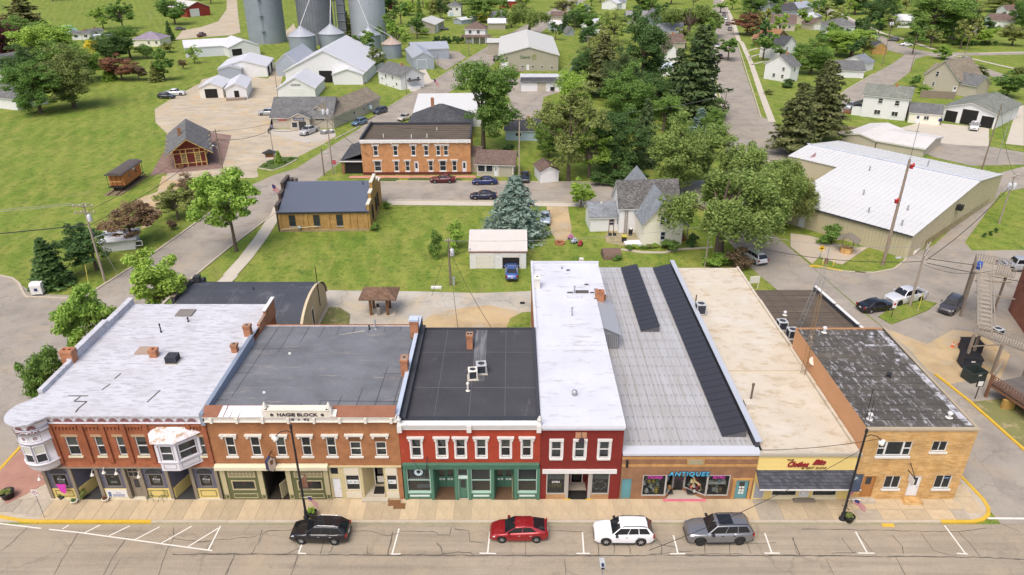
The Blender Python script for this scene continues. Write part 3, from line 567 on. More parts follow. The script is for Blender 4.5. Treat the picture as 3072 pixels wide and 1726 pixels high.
chimney(b1,-39.0,53.3,8.6,10.0,1.0,.8,None,None,2);chimney(b1,*F6.g(1165,800,8.8),8.7,9.55,.62,.62);chimney(b1,-24.75,57.8,8.6,9.9,.62,.62);chimney(b1,-25.0,54.9,8.6,9.6,.5,.5)
for p in ((1420,540,.35),(1215,620,.8)): ventpipe(b1,*F6.g(p[0],p[1],8.78),8.78,p[2],.06,BLACK)
P(b1,'roof_hatch',plain('weathered_board',(.38,.28,.22),.9,.2),lambda q: q.box(-33.9,-32.5,54.4,55.6,8.78,8.9))
P(b1,'roof_hatch',plain('grey_board',(.22,.20,.18),.9,.2),lambda q: q.box(-33.2,-31.6,61.4,62.7,8.78,8.92))
def patches(q):
 for a,b in (((515,1100),(665,1100)),((605,1105),(560,1140)),((560,1142),(655,1142)),((655,1142),(590,1195)),((912,930),(862,972)),((830,1010),(768,1055)),((1207,1057),(1108,1148)),((590,1195),(570,1225))):
  ribbon(q,[F6.g(*a,8.79),F6.g(*b,8.79)],.14,8.786)
P(b1,'tar_patch',TAR,patches)
x,y=F6.g(1305,840,8.78);condenser('black air conditioner on the white corner roof',x,y,8.78,0,.85,.6,DFLASH)
def ring(q,r,z0,z1,n=40): q.lathe([(r-.05,z0),(r,z0),(r,z1),(r-.05,z1)],TC[0],TC[1],n)
tu=P(b1,'turret',LAV,lambda q: q.lathe([(.9,3.62),(1.25,3.75),(1.42,4.05),(1.42,4.5),(1.55,4.52),(1.55,4.62),(1.38,4.66),(1.38,6.5),(1.5,6.52),(1.5,6.66),(1.4,6.7),(1.4,7.5),(1.5,7.54),(1.5,7.9),(1.44,7.92),(1.48,8.5),(1.75,8.55),(1.8,8.64)],*TC,40))
P(b1,'turret_stripe',INK,lambda q: [ring(q,r,z,z+.03) for r,z in ((1.43,4.46),(1.52,6.6),(1.52,7.56),(1.46,7.96),(1.52,7.86))],tu)
def onarc(a,r): return Matrix.Translation((TC[0]+r*math.cos(a),TC[1]+r*math.sin(a),0)) @ Matrix.Rotation(a+math.pi/2,4,'Z')
for a in (222,258,294,186):
 T_=onarc(rad(a),1.44);window(tu,T_,-.4,.4,4.75,6.4,LAV,DGLASS,1,2,.06,.02,None,0)
 P(b1,'turret_blind',BLIND,lambda q: q.box(-.34,.34,.022,.03,5.6,6.34),tu,T_)
 T2_=onarc(rad(a),1.5)
 P(b1,'fan_ornament',MAROON,lambda q: fan(q,0,8.03,.33,-.012),tu,T2_)
 P(b1,'scroll_ornament',MAROON,lambda q: [q.lathe([(.05,0),(.1,0)],0,0,8) and None for _ in ()] or [q.box(-.32+.22*j,-.18+.22*j,-.03,-.008,7.66+.04*(j % 2),7.76+.04*(j % 2)) for j in range(4)],tu,T2_)
 def rose(q):
  for r0,r1 in ((.1,.15),(0,.05)):
   n=14;q.add([(r0*math.cos(2*math.pi*i/n),-.0,7.1+r0*math.sin(2*math.pi*i/n)) for i in range(n)]+[(r1*math.cos(2*math.pi*i/n),-.0,7.1+r1*math.sin(2*math.pi*i/n)) for i in range(n)],[(i,(i+1) % n,(i+1) % n+n,i+n) for i in range(n)])
 P(b1,'rosette',MAROON,rose,tu,onarc(rad(a),1.42))
 P(b1,'panel_outline',INK,lambda q: (q.box(-.4,.4,-.01,.0,6.8,6.82),q.box(-.4,.4,-.01,0,7.38,7.4),q.box(-.42,-.4,-.01,0,6.8,7.4),q.box(.4,.42,-.01,0,6.8,7.4)),tu,onarc(rad(a),1.45))
BP=[(-28.75,45.62),(-28.05,44.45),(-26.6,44.45),(-25.2,45.62)]
by=P(b1,'bay_window',LAV,lambda q: (q.prism(BP,4.05,4.95),q.prism(BP,6.6,7.0),q.prism([(-28.85,45.62),(-28.13,44.35),(-26.53,44.35),(-25.1,45.62)],4.95,5.02),
[q.cyl((p[0]*.98-.537,p[1]+.06,4.95),(p[0]*.98-.537,p[1]+.06,6.6),.16,.16,4,smooth=False) for p in BP]))
P(b1,'bay_roof',streaky('peeling_roof_paint',(.66,.65,.68),(.42,.30,.18),.46,(1,1,1),var=.15,ns=2.2),lambda q: q.add([(-29.1,45.6,7.02),(-28.25,44.1,7.02),(-26.45,44.1,7.02),(-24.85,45.6,7.02),(-28.2,45.6,7.55),(-27.7,45.0,7.4),(-26.8,45.0,7.4),(-26.0,45.6,7.55)],[(0,1,5,4),(1,2,6,5),(2,3,7,6),(4,5,6,7),(3,2,1,0)]),by)
for a,b in zip(BP[:-1],BP[1:]):
 L_=math.dist(a,b);T_=fr(a,b);window(by,T_,.2,L_-.2,5.0,6.6,LAV,GLASS,1,2,.09,.04,BLIND,0)
 P(b1,'panel_outline',INK,lambda q: [q.box(.25,L_-.25,-.008,0,z,z+.025) for z in (4.25,4.72)]+[q.box(.25,L_-.25,-.008,0,z,z+.025) for z in (6.7,6.9)]+[q.box(x,x+.025,-.008,0,4.25,4.745) for x in (.225,L_-.25)],by,T_)
PX=[-38.6,-36.42,-34.25,-32.02,-30.66,-28.5,-26.45,-24.42]
sf=P(b1,'storefront',TAUPE,lambda q: ([q.box(x-.13,x+.13,-.08,.3,0,3.46) for x in PX],q.box(X0,X1,3.2,3.3,0,3.46),q.box(X0,X1,.05,3.2,3.3,3.46)),None,T0)
P(b1,'plinth',plain('pale_stone',(.6,.55,.42),.9,.1),lambda q: [q.box(a,b,-.12,.3,0,.1) for a,b in ((PX[0]-.2,PX[1]+.1),(PX[2],PX[4]+.1),(PX[4],PX[5]+.1),(PX[6],PX[7]+.1))],sf,T0)
def shopbay(xa,xb,k):
 pa,pb=xa+.14,xb-.14;wa,wb=xa+.5,xb-.5;m_=MB(T0)
 wall(m_,pb,1.13,3.46,[(wa,wb,1.3,2.62)],.1,0,x0=pa);m_.v=[(v[0],v[1]+.06,v[2]) for v in m_.v];s_=m_.build('bay_panel',SLATE,sf,True)
 window(sf,Matrix.Translation((0,YF+.06,0)),wa,wb,1.3,2.62,TAUPE,GLASS,1,1,.05,.05,DARK)
 P(b1,'transom',DGLASS,lambda q: q.ext([(wa-.12,2.72)]+[((wa+wb)/2+(wb-wa+.24)/2*math.cos(t),2.82+.4*math.sin(t)) for t in [math.pi*(1-j/10) for j in range(11)]]+[(wb+.12,2.72)],.03,.055),sf,T0)
 P(b1,'bulkhead',PYEL,lambda q: q.box(pa,pb,.02,.12,.1,1.13),sf,T0)
 P(b1,'bulkhead_frame',OLIVE,lambda q: (q.box(pa+.22,pb-.22,.0,.02,.28,.33),q.box(pa+.22,pb-.22,.0,.02,.9,.95),q.box(pa+.22,pa+.27,0,.02,.33,.9),q.box(pb-.27,pb-.22,0,.02,.33,.9)),sf,T0)
for k,(i,j) in enumerate(((0,1),(2,3),(4,5),(6,7))):
 shopbay(PX[i],PX[j],k);xm=(PX[i]+PX[j])/2
 if k != 1: lettering('Fine',.34,Matrix.Translation((xm,YF+.1,1.95)),sf,WHITE,.004,0,.25,.62)
 P(b1,'window_graphic',BLIND,lambda q: [q.box(xm-.3+.02*abs(j),xm+.3-.02*abs(j),.1,.106,1.75+.07*j,1.765+.07*j) for j in (-1,1,8)],sf,T0)
for xa,xb,dm in ((PX[1],PX[2],BROWNW),(PX[5],PX[6],TAUPE)):
 P(b1,'entry_side',SLATE,lambda q: q.add([(xa+.13,.1,1.1),(xa+.75,1.9,1.1),(xa+.75,1.9,3.4),(xa+.13,.1,3.4)],[(0,1,2,3)]),sf,T0)
 P(b1,'entry_bulkhead',PYEL,lambda q: q.prism([(xa+.13,.1),(xa+.23,.1),(xa+.85,1.9),(xa+.75,1.9)],0,1.1),sf,T0)
 P(b1,'entry_side',SLATE,lambda q: q.box(xb-.16,xb-.13,.1,1.9,0,3.4),sf,T0)
 P(b1,'entry_floor',plain('entry_mat',(.05,.05,.05),.9,.1),lambda q: q.box(xa+.13,xb-.13,-.05,1.9,.0,.04),sf,T0)
 P(b1,'entry_wall',dm,lambda q: q.box(xa+.6,xb-.13,1.9,2.0,0,3.4),sf,T0)
 door(sf,Matrix.Translation((0,YF+1.8,0)),xa+.85,xb-.25,.04,2.4,dm,dm,(.25,1.1,2.2))
P(b1,'notice',WHITE,lambda q: (q.box(-35.1,-34.9,1.83,1.85,1.3,1.5),q.box(-34.8,-34.6,1.83,1.85,1.5,1.7),q.box(-35.3,-35.1,1.83,1.85,1.75,2.0)),sf,T0)
door(sf,Matrix.Translation((0,YF+.1,0)),-31.78,-30.9,.1,2.2,TAUPE,TAUPE,(.22,1.0,1.9));window(sf,T0,-31.78,-30.9,2.3,3.4,TAUPE,GLASS,2,2,.06,.15,DARK)
P(b1,'banner',WHITE,lambda q: q.box(-34.0,-32.25,-.02,-.005,.2,1.08),sf,T0)
bl=plain('banner_print',(.12,.16,.3),.8,.3);lettering('Fine',.26,Matrix.Translation((-33.0,YF-.022,.62)),sf,bl,.003,0,.2);P(b1,'banner_print',bl,lambda q: (q.box(-33.85,-33.6,-.026,-.021,.3,.8),[q.box(-33.5,-32.5,-.026,-.021,.3+.1*j,.35+.1*j) for j in range(3)]),sf,T0)
for xx,zz in ((-38.75,2.55),(-34.3,3.0),(-32.3,3.15),(-30.55,2.8),(-33.3,3.25)):
 P(b1,'gooseneck_lamp',OFFW,lambda q: (q.tube([(xx,0,zz+.3),(xx,-.35,zz+.45),(xx,-.5,zz+.25)],.02),q.lathe([(.04,zz+.25),(.16,zz+.02)],xx,-.5,12)),sf,T0)
X0,X1,YB=-24.28,-9.07,60.9
b2=thing('orange_brick_block','long orange brick shop block with slate roof and carved name panel','building',(X0,YF,0))
W2=[(-23.1,-22.32),(-21.08,-20.3),(-19.05,-18.25),(-16.98,-16.2),(-14.97,-14.2),(-13.1,-12.18),(-11.03,-10.14)]
body(b2,X0,X1,YB,3.55,8.2,BR2,BR2,[(a,b,4.62,6.6) for a,b in W2],zf=8.3)
for k,(a,b) in enumerate(W2):
 if k < 5: window(b2,T0,a,b,4.62,6.6,OFFW,GLASS,1,2,.08,.1,DARK if k % 2 else plain('grey_interior',(.16,.16,.16),.9,.3,2.),(0,.0,.45,.0,.2)[k],OFFW,OFFW)
 else:
  w_=window(b2,T0,a,b,4.62,6.05,OFFW,GLASS,1,2,.08,.1,BLIND,0,OFFW,None)
  P(b2,'boarded_panel',BROWNW,lambda q: q.box(a,b,.04,.14,6.05,6.6),w_,T0);P(b2,'hood',OFFW,lambda q: (q.box(a-.3,b+.3,-.2,0,6.74,6.88),q.box(a-.22,b+.22,-.12,0,6.62,6.74),q.box(a-.2,a-.02,-.14,0,6.44,6.62),q.box(b+.02,b+.2,-.14,0,6.44,6.62)),w_,T0)
c2=P(b2,'cornice',OFFW,lambda q: (q.box(X0,X1,-.3,0,8.28,8.7),q.box(X0,X1,-.4,.0,8.7,8.8),q.box(X0,X1,-.36,0,8.24,8.3)),None,T0)
for i in range(8): P(b2,'bracket',OFFW,lambda q: q.box(X0+.55+i*2.02,X0+.75+i*2.02,-.46,-.3,8.2,8.7),c2,T0)
P(b2,'cornice_roof',COPPER,lambda q: q.exx([(-.42,8.8),(.5,9.3),(.5,9.22),(-.3,8.76)],-14.3,X1-.1),c2,T0)
P(b2,'cornice_roof',COPPER,lambda q: q.exx([(-.42,8.8),(.5,9.3),(.5,9.22),(-.3,8.76)],X0,-19.3),c2,T0)
pm=plain('torn_white_flashing',(.66,.67,.72),.5,.08)
def torn(q):
 r_=random.Random(3);x=-23.0
 while x < -19.4:
  w_=r_.uniform(.3,.9) if x < -21.5 else 2.0;x1=min(x+w_,-19.4);t=r_.uniform(0,.15)
  q.add([(x,-.44,8.83),(x1-.06,-.44,8.83),(x1+.12,.42,9.31),(x+.12+t,.42,9.31)],[(0,1,2,3)]);x=x1
P(b2,'torn_flashing',pm,torn,c2,T0)
np_=P(b2,'name_panel',plain('carved_stone',(.72,.67,.56),.8,.08),lambda q: (q.box(-19.15,-14.4,-.42,.2,8.8,9.42),q.box(-19.3,-14.25,-.46,.24,9.42,9.5)),c2,T0)
for x in (-19.3,-14.3): P(b2,'finial',OFFW,lambda q: (q.box(x-.22,x+.22,-.4,.1,8.8,9.5),q.lathe([(.2,9.5),(.24,9.6),(.12,9.72),(.15,9.85),(0,10.12)],x,-.15,12),q.exx([(-.4,8.8),(.1,8.8),(.1,9.2),(-.4,8.95)],x+.2,x+.55) if x > -15 else None),c2,T0)
lettering('HAGIE BLOCK',.42,Matrix.Translation((-16.77,YF-.45,8.93)),np_,INK,.02,.008,0,3.15)
for x in (-18.75,-14.8): lettering('*',.6,Matrix.Translation((x,YF-.45,8.75)),np_,INK,.02,.01)
lettering('18',.28,Matrix.Translation((-17.35,YF-.31,8.4)),c2,INK,.02,.006,0,.4);lettering('*',.3,Matrix.Translation((-16.75,YF-.31,8.34)),c2,INK,.02,.01);lettering('92',.28,Matrix.Translation((-16.15,YF-.31,8.4)),c2,INK,.02,.006,0,.45)
P(b2,'roof',ROOF2,lambda q: q.add([(X0,YF+.3,8.5),(X1,YF+.3,8.3),(X1,YB,8.0),(X0,YB,8.0),(X0,YF+.3,8.3),(X1,YF+.3,8.1),(X1,YB,7.8),(X0,YB,7.8)],[(0,1,2,3),(1,5,6,2),(2,6,7,3)]))
def roofz2(x,y): f=(y-YF-.3)/(YB-YF-.3);return (8.5-.2*(x-X0)/(X1-X0))*(1-f)+8.0*f
def seams2(q):
 for y in (48.0,52.2,56.4): ribbon3(q,[(X0,y),(X1,y)],.1)
 for k in range(10): x=X0+1.3+k*1.5;ribbon3(q,[(x-.2,YF+.5),(x+.1,YB-.2)],.08)
def ribbon3(q,p,w_,rz_=None):
 rz_=rz_ or roofz2;(ax,ay),(bx,by_)=p;d=Vector((bx-ax,by_-ay)).normalized();n=Vector((-d.y,d.x))*w_/2
 q.add([(ax-n.x,ay-n.y,rz_(ax,ay)+.012),(bx-n.x,by_-n.y,rz_(bx,by_)+.012),(bx+n.x,by_+n.y,rz_(bx,by_)+.012),(ax+n.x,ay+n.y,rz_(ax,ay)+.012)],[(0,1,2,3)])
P(b2,'roof_seam',plain('seam_tape',(.075,.08,.09),.8,.2),seams2)
P(b2,'roof_scar',plain('worn_tan_patch',(.36,.32,.26),.9,.2),lambda q: [ribbon3(q,[F7.g(*a,8.1),F7.g(*b,8.1)],w_) for a,b,w_ in (((450,742),(655,700),.3),((800,640),(990,605),.22),((690,735),(745,722),.15),((380,795),(560,745),.12),((610,715),(655,700),.4))])
for p in ((425,775),(235,1083)):
 x,y=F7.g(*p,8.3);P(b2,'roof_cap',WHITE,lambda q: q.lathe([(.14,roofz2(x,y)),(.14,roofz2(x,y)+.12),(0,roofz2(x,y)+.18)],x,y,10))
ventpipe(b2,-13.3,60.3,8.0,.9,.07);ventpipe(b2,-13.9,60.2,8.0,.4,.06,BLACK)
P(b2,'roof_edge',ROOF1,lambda q: q.box(X0,X1,YB-.1,YB+.12,7.8,8.06))
P(b2,'party_parapet',DFLASH,lambda q: q.box(X1-.12,X1+.22,YF-.05,61.6,7.4,8.68));P(b2,'coping',plain('pale_blue_flashing',(.46,.52,.62),.5,.08),lambda q: q.box(X1-.16,X1+.18,YF-.05,61.7,8.68,8.74))
chimney(b2,-9.25,58.6,8.2,10.0,.75,.75,plain('blue_cap',(.5,.56,.66),.5,.05));chimney(b2,-9.3,52.2,8.2,9.9,.6,1.0,None)
g2=P(b2,'pub_front',OLIVE,lambda q: (wall(q,-15.15,0,3.4,[(-23.3,-21.3,1.05,2.1),(-23.45,-21.2,2.42,3.05),(-20.55,-18.7,0,3.1),(-17.85,-15.75,1.05,2.1),(-17.95,-15.7,2.42,3.05)],.15,0,x0=X0+.1),),None,Matrix.Translation((0,YF-.06,0)))
P(b2,'pub_fascia',CREAM,lambda q: q.exx([(-.42,3.42),(-.06,3.42),(-.06,3.88),(-.2,3.88),(-.42,3.74)],X0,-15.05),g2,T0)
for x in (-23.85,-20.78,-18.45,-15.35): P(b2,'pub_pilaster',KHAKI,lambda q: (q.box(x-.2,x+.2,-.14,-.06,.62,3.42),q.box(x-.17,x-.13,-.1,-.06,.1,.5),q.box(x+.13,x+.17,-.1,-.06,.1,.5),q.box(x-.17,x+.17,-.1,-.06,.06,.1),q.box(x-.17,x+.17,-.1,-.06,.5,.54)),g2,T0)
REDN=plain('neon_red',(.5,.04,.03),.5,.1)
for xa,xb in ((-23.3,-21.3),(-17.85,-15.75)):
 w_=window(g2,Matrix.Translation((0,YF-.06,0)),xa,xb,1.05,2.1,KHAKI,GLASS,1,1,.1,.02,plain('pub_interior',(.10,.075,.03),.9,.4,2.),0)
 P(b2,'window_sign',REDN,lambda q: (q.cyl(((xa+xb)/2,.02,1.72),((xa+xb)/2,.05,1.72),.16,.16,14),q.box((xa+xb)/2-.02,(xa+xb)/2+.02,.02,.05,1.3,1.56)),w_,T0)
 tr_=window(g2,Matrix.Translation((0,YF-.06,0)),xa-.15,xb+.1,2.42,3.05,KHAKI,DGLASS,7,3,.09,.02,None,0,split=False)
 P(b2,'panel_frame',KHAKI,lambda q: (q.box(xa,xb,-.09,-.06,.18,.23),q.box(xa,xb,-.09,-.06,.62,.67),q.box(xa,xa+.05,-.09,-.06,.23,.62),q.box(xb-.05,xb,-.09,-.06,.23,.62)),g2,T0)
P(b2,'pub_entry',plain('entry_dark_wood',(.035,.028,.02),.8,.3),lambda q: (q.box(-20.55,-20.5,.1,3.4,0,3.1),q.box(-18.72,-18.68,.1,3.4,0,3.1),q.box(-20.5,-18.7,3.3,3.4,0,3.1),q.box(-20.5,-18.7,.0,3.3,0,.03)),g2,T0)
P(b2,'lattice_gate',KHAKI,lambda q: ([q.box(.0+.0,.04,0,1.5,z,z+.05) for z in (.1,.6,1.1,1.55)] and [q.prism([(-19.35,-.05),(-19.3,-.08),(-18.75,1.2),(-18.8,1.23)],.15+.18*j,.2+.18*j) for j in range(9)],[q.prism([(-19.35+.6*t,-.05+1.28*t),(-19.31+.6*t,-.07+1.28*t),(-19.29+.6*t,-.03+1.28*t),(-19.33+.6*t,-.01+1.28*t)],.1,1.7) for t in (0,.2,.4,.6,.8,1)]),g2,T0)
P(b2,'entry_rail',BLACK,lambda q: (q.tube([(-20.45,0,1.0),(-20.2,2.4,1.0)],.03),[q.tube([(-20.45+.1*j,.96*j,0),(-20.45+.1*j,.96*j,1.0)],.02) for j in (0,1,2)]),g2,T0)
hs=thing('hanging_sign','navy edged hexagonal pub sign hanging over the green storefront','sign',(-19.5,YF-.6,4.3))
hx=[(.0,-.8),(.42,-.55),(.42,.35),(.0,.8),(-.42,.55),(-.42,-.35)];NAVY=plain('navy_paint',(.02,.03,.075),.5,.1)
b=MB(Matrix.Rotation(rad(62),4,'Z'));b.ext(hx,-.13,.13);b.build('sign_box',NAVY,hs)
for s_ in (-1,1): b=MB(Matrix.Rotation(rad(62),4,'Z'));b.ext([(p[0]*.88,p[1]*.9) for p in hx],.131*s_,.145*s_);f_=b.build('sign_face',plain('cream_sign',(.62,.52,.42),.6,.15),hs);b=MB(Matrix.Rotation(rad(62),4,'Z'));b.ext([(-.14,.0),(.14,.0),(.16,.42),(-.16,.42)],.146*s_,.15*s_);b.build('sign_emblem',BROWNW,f_)
MB().box(-.03,.03,-.05,.6,.8,.86).build('bracket',BLACK,hs)
CRB=plain('aged_cream_paint',(.56,.48,.27),.75,.12,2.,stain=(.38,.29,.16),stain_amt=.02,stain_scale=(2,2,2));CRL=plain('pale_cream_panel',(.66,.60,.47),.75,.08)
c3=P(b2,'shop_front',CRB,lambda q: (wall(q,-9.45,0,3.55,[(-15.0,-14.2,0,2.25),(-15.0,-14.3,2.6,3.4),(-13.82,-12.62,.95,2.62),(-12.4,-10.62,0,3.4),(-10.42,-9.5,.95,2.62)],.12,0,x0=-15.12),q.box(-15.1,X1,-.12,0,3.5,3.62)),None,T0)
P(b2,'brick_pier',BR2,lambda q: q.box(-9.44,X1,-.02,.3,0,3.5),c3,T0)
door(c3,T0,-15.0,-14.2,.1,2.25,WDOOR,CRB);window(c3,T0,-15.0,-14.3,2.6,3.4,CRB,DGLASS,1,1,.05,.08)
for xa,xb in ((-13.82,-12.62),(-10.42,-9.5)):
 w_=window(c3,T0,xa,xb,.95,2.62,CRL,GLASS,1,1,.08,.05,plain('shop_interior',(.11,.09,.08),.9,.6,3.),0)
 P(b2,'board_panel',CRL,lambda q: q.box(xa,xb,-.06,0,2.66,3.46),w_,T0);P(b2,'window_banner',WHITE,lambda q: q.box(xa+.13,xb-.13,.04,.05,1.62,2.05),w_,T0)
 P(b2,'banner_print',plain('green_blue_print',(.12,.3,.3),.8,.5,4.),lambda q: [q.box(xa+.2+.17*j,xa+.31+.17*j,.035,.04,1.72+.06*(j % 3),1.86+.06*(j % 2)) for j in range(int((xb-xa-.3)/.17))],w_,T0)
 P(b2,'bulkhead',CRL,lambda q: (q.box(xa-.05,xb+.05,-.05,0,.15,.8),q.box(xa+.12,xb-.12,-.065,-.05,.42,.52)),w_,T0)
P(b2,'entry',CRB,lambda q: (q.prism([(-12.4,.02),(-12.36,.02),(-11.8,1.5),(-11.84,1.5)],0,3.4),q.box(-11.85,-10.6,1.5,1.6,0,3.4),q.box(-10.64,-10.6,0,1.5,0,3.4)),c3,T0)
door(c3,Matrix.Translation((0,YF+1.4,0)),-11.75,-10.7,.3,2.55,OFFW,OFFW,(.3,1.1,1.95));P(b2,'step',CONC,lambda q: (q.box(-12.6,-10.4,-.4,.1,0,.15),q.box(-12.3,-10.6,.1,1.5,0,.28)),c3,T0);P(b2,'door_mat',DARK,lambda q: q.box(-11.7,-10.8,.3,1.2,.28,.3),c3,T0)
X0,X1,YB=-9.05,2.28,60.6
b3=thing('red_shop_building','bright red painted building with jade green storefronts and black roof','building',(X0,YF,0))
W3=[(-8.12,-7.35),(-6.05,-5.3),(-4.53,-3.78),(-2.86,-2.1),(-.9,-.13),(.83,1.56)]
body(b3,X0,X1,YB,3.85,7.7,BR3,BR3,[(a,b,4.55,6.36) for a,b in W3],zf=7.5)
for k,(a,b) in enumerate(W3):
 w_=window(b3,T0,a,b,4.55,6.36,WHITE,GLASS,1,2,.06,.1,DARK,(0,0,0,.42,.46,.46)[k],WHITE,WHITE)
 P(b3,'jamb_trim',WHITE,lambda q: (q.box(a-.14,a-.001,-.04,.04,4.4,6.36),q.box(b+.001,b+.14,-.04,.04,4.4,6.36)),w_,T0)
 if k < 3: P(b3,'curtain',CURT,lambda q: q.add([(a+.08,.2,6.28),(b-.08,.2,6.28),(b-.08,.2,5.6),(b-.3,.2,5.5),(a+.2,.2,6.0)],[(0,4,3,2,1)]),w_,T0)
c_=P(b3,'cornice',WHITE,lambda q: (q.box(X0,X1,-.22,0,7.42,7.75),q.box(X0,X1,-.34,0,7.75,7.95),q.box(X0,X1,-.42,.15,7.95,8.06)),None,T0)
for x in (X0+.15,-3.4,X1-.15): P(b3,'end_bracket',WHITE,lambda q: q.box(x-.18,x+.18,-.46,0,7.3,7.97),c_,T0)
for i in range(28): P(b3,'dentil',WHITE,lambda q: q.box(X0+.5+i*.38,X0+.66+i*.38,-.28,-.22,7.66,7.75),c_,T0)
for x in (X0+.12,X1-.1): P(b3,'finial',WHITE,lambda q: q.lathe([(.16,8.06),(.16,8.2),(.09,8.28),(.2,8.42),(.2,8.5),(.08,8.62),(.1,8.7),(0,8.8)],x,-.2,12),c_,T0)
P(b3,'roof',ROOF3,lambda q: q.box(X0+.2,X1,YF+.15,YB,7.5,7.82));P(b3,'roof_flashing',DFLASH,lambda q: (q.exx([(YF+.2,7.82),(YF+1.0,7.83),(YF+.2,8.05)],X0+.3,X1),q.box(X0+.15,X0+.6,YF+.3,YB,7.82,8.3),q.box(X1-.3,X1,YF+.3,YB,7.82,8.02),q.box(X0,X1,YB-.1,YB+.1,7.6,7.95)))
P(b3,'roof_seam',plain('grey_seam',(.13,.13,.14),.8,.2),lambda q: ([q.box(X0+.6,X1-.3,y,y+.05,7.82,7.832) for y in (50.6,56.3)],[q.box(x,x+.04,YF+1,YB,7.82,7.83) for x in (-6.3,-3.5,-.6)]))
P(b3,'water_stain',streaky('grey_water_stain',(.10,.105,.11),(.2,.2,.21),.46,(3,.2,1)),lambda q: q.box(-3.5,-2.4,51.6,YB-.2,7.82,7.836))
chimney(b3,-3.95,57.2,7.8,9.3,.55,.7,None,None,2);ventpipe(b3,-3.75,50.2,7.82,.7,.09,OFFW)
x,y=F7.g(1805,965,7.82);condenser('rusty topped air conditioner on the black roof',x,y,7.82,.1,.7,.85,OFFW);x,y=F7.g(1868,930,7.82);condenser('clean grey air conditioner on the black roof',x,y+.2,7.82,.1,.8,.85)
jd=P(b3,'jade_storefront',JADE,lambda q: (q.box(X0+.1,X1-.05,-.2,.0,3.55,3.9),q.box(X0+.1,X1-.05,-.12,0,3.3,3.55),q.box(X0+.1,X1-.05,-.3,0,3.84,3.92),[q.box(x-.12,x+.12,-.12,.1,0,3.3) for x in (-8.85,-6.62,-4.62,-3.52,-1.62,.32,2.2)]),None,T0)
def jwin(xa,xb,k):
 P(b3,'bulkhead',JADE,lambda q: q.box(xa,xb,-.02,.1,.08,.7),jd,T0);P(b3,'bulkhead_panel',MINT,lambda q: q.box(xa+.16,xb-.16,-.035,-.02,.3,.48),jd,T0)
 P(b3,'window_ledge',JADEL,lambda q: q.box(xa,xb,-.08,.1,.7,.8),jd,T0)
 w_=window(jd,T0,xa,xb,.8,3.28,JADEL,GLASS,1,2,.08,.06,None,0)
 P(b3,'display_floor',plain('plywood',(.36,.24,.10),.8,.15),lambda q: q.box(xa+.05,xb-.05,.14,1.2,.74,.82),w_,T0)
 P(b3,'curtain',plain('drawn_curtain',(.50,.52,.52),.9,.12,2.),lambda q: [q.box(xa+.06+.11*j,xa+.15+.11*j,1.2+.02*(j % 2),1.24+.02*(j % 2),.8,3.25) for j in range(int((xb-xa-.1)/.11))],w_,T0)
 return w_
wA=jwin(-8.72,-6.75,0);jwin(-3.4,-1.75,1);jwin(.45,2.08,2)
P(b3,'window_emblem',plain('pale_blue_seal',(.5,.62,.66),.6,.1),lambda q: q.cyl((-7.72,.06,2.85),(-7.72,.05,2.85),.36,.36,24),wA,T0);P(b3,'emblem_tree',BLACK,lambda q: (q.cyl((-7.72,.045,2.9),(-7.72,.04,2.9),.17,.17,9),q.box(-7.74,-7.7,.04,.05,2.65,2.8)),wA,T0)
for j in range(3): lettering(('MASSAGE THERAPY  WELLNESS','YOGA   HEALING   STUDIO','OPEN')[j] if j == 9 else '- - - - - - - - -',.12,Matrix.Translation((-7.75,YF+.05,2.2-.11*j)),wA,WHITE,.003,.004,0,1.5-.25*j)
P(b3,'window_board',plain('pale_notice',(.5,.54,.6),.7,.1),lambda q: q.box(-7.95,-6.85,.2,.23,1.05,1.42),wA,T0)
for xa,xb in ((-6.5,-4.74),(-1.5,.2)):
 e_=P(b3,'recessed_entry',JADE,lambda q: (q.prism([(xa,.1),(xa+.05,.1),(xa+.27,1.5),(xa+.22,1.5)],0,3.3),q.prism([(xb-.05,.1),(xb,.1),(xb-.17,1.5),(xb-.22,1.5)],0,3.3),q.box(xa,xb,1.5,1.6,0,3.3)),jd,T0)
 P(b3,'entry_floor',plain('brown_entry_tile',(.12,.07,.04),.9,.3,2.),lambda q: q.box(xa,xb,-.1,1.5,0,.05),e_,T0)
 xm=(xa+xb)/2
 for s_ in (-1,1):
  lo=xm-.68 if s_ < 0 else xm+.02;d_=P(b3,'door_leaf',JADE,lambda q: q.box(lo,lo+.66,1.42,1.5,.05,3.1),e_,T0);P(b3,'pane',DGLASS,lambda q: q.box(lo+.1,lo+.56,1.41,1.42,1.25,2.95),e_,T0)
  P(b3,'door_panel',MINT,lambda q: (q.box(lo+.09,lo+.3,1.405,1.42,.82,1.02),q.box(lo+.36,lo+.57,1.405,1.42,.82,1.02)),e_,T0)
  if xa > -3: P(b3,'door_blind',OFFW,lambda q: q.box(lo+.1,lo+.56,1.402,1.41,2.3,2.95),e_,T0)
door(jd,T0,-4.5,-3.64,.02,2.2,JADE,JADEL,(.22,1.15,2.0));window(jd,T0,-4.5,-3.64,2.45,3.3,JADEL,DGLASS,1,1,.06,.08);P(b3,'transom_board',MINT,lambda q: q.box(-4.48,-3.66,-.02,.06,2.24,2.42),jd,T0)
P(b3,'sign_bracket',BLACK,lambda q: (q.tube([(-6.9,0,4.5),(-6.9,-1.6,3.7),(-6.9,0,3.7)],.03),q.tube([(-6.9,-1.6,3.7),(-8.2,0,4.3)],.012),q.tube([(-6.9,-1.6,3.7),(-5.6,0,4.3)],.012)),None,T0)
X0,X1,YB=2.3,8.95,76.3
b4=thing('dark_red_shop_building','narrow dark red painted building with long white roof','building',(X0,YF,0))
W4=[(3.17,4.0),(5.07,5.9),(7.05,7.88)]
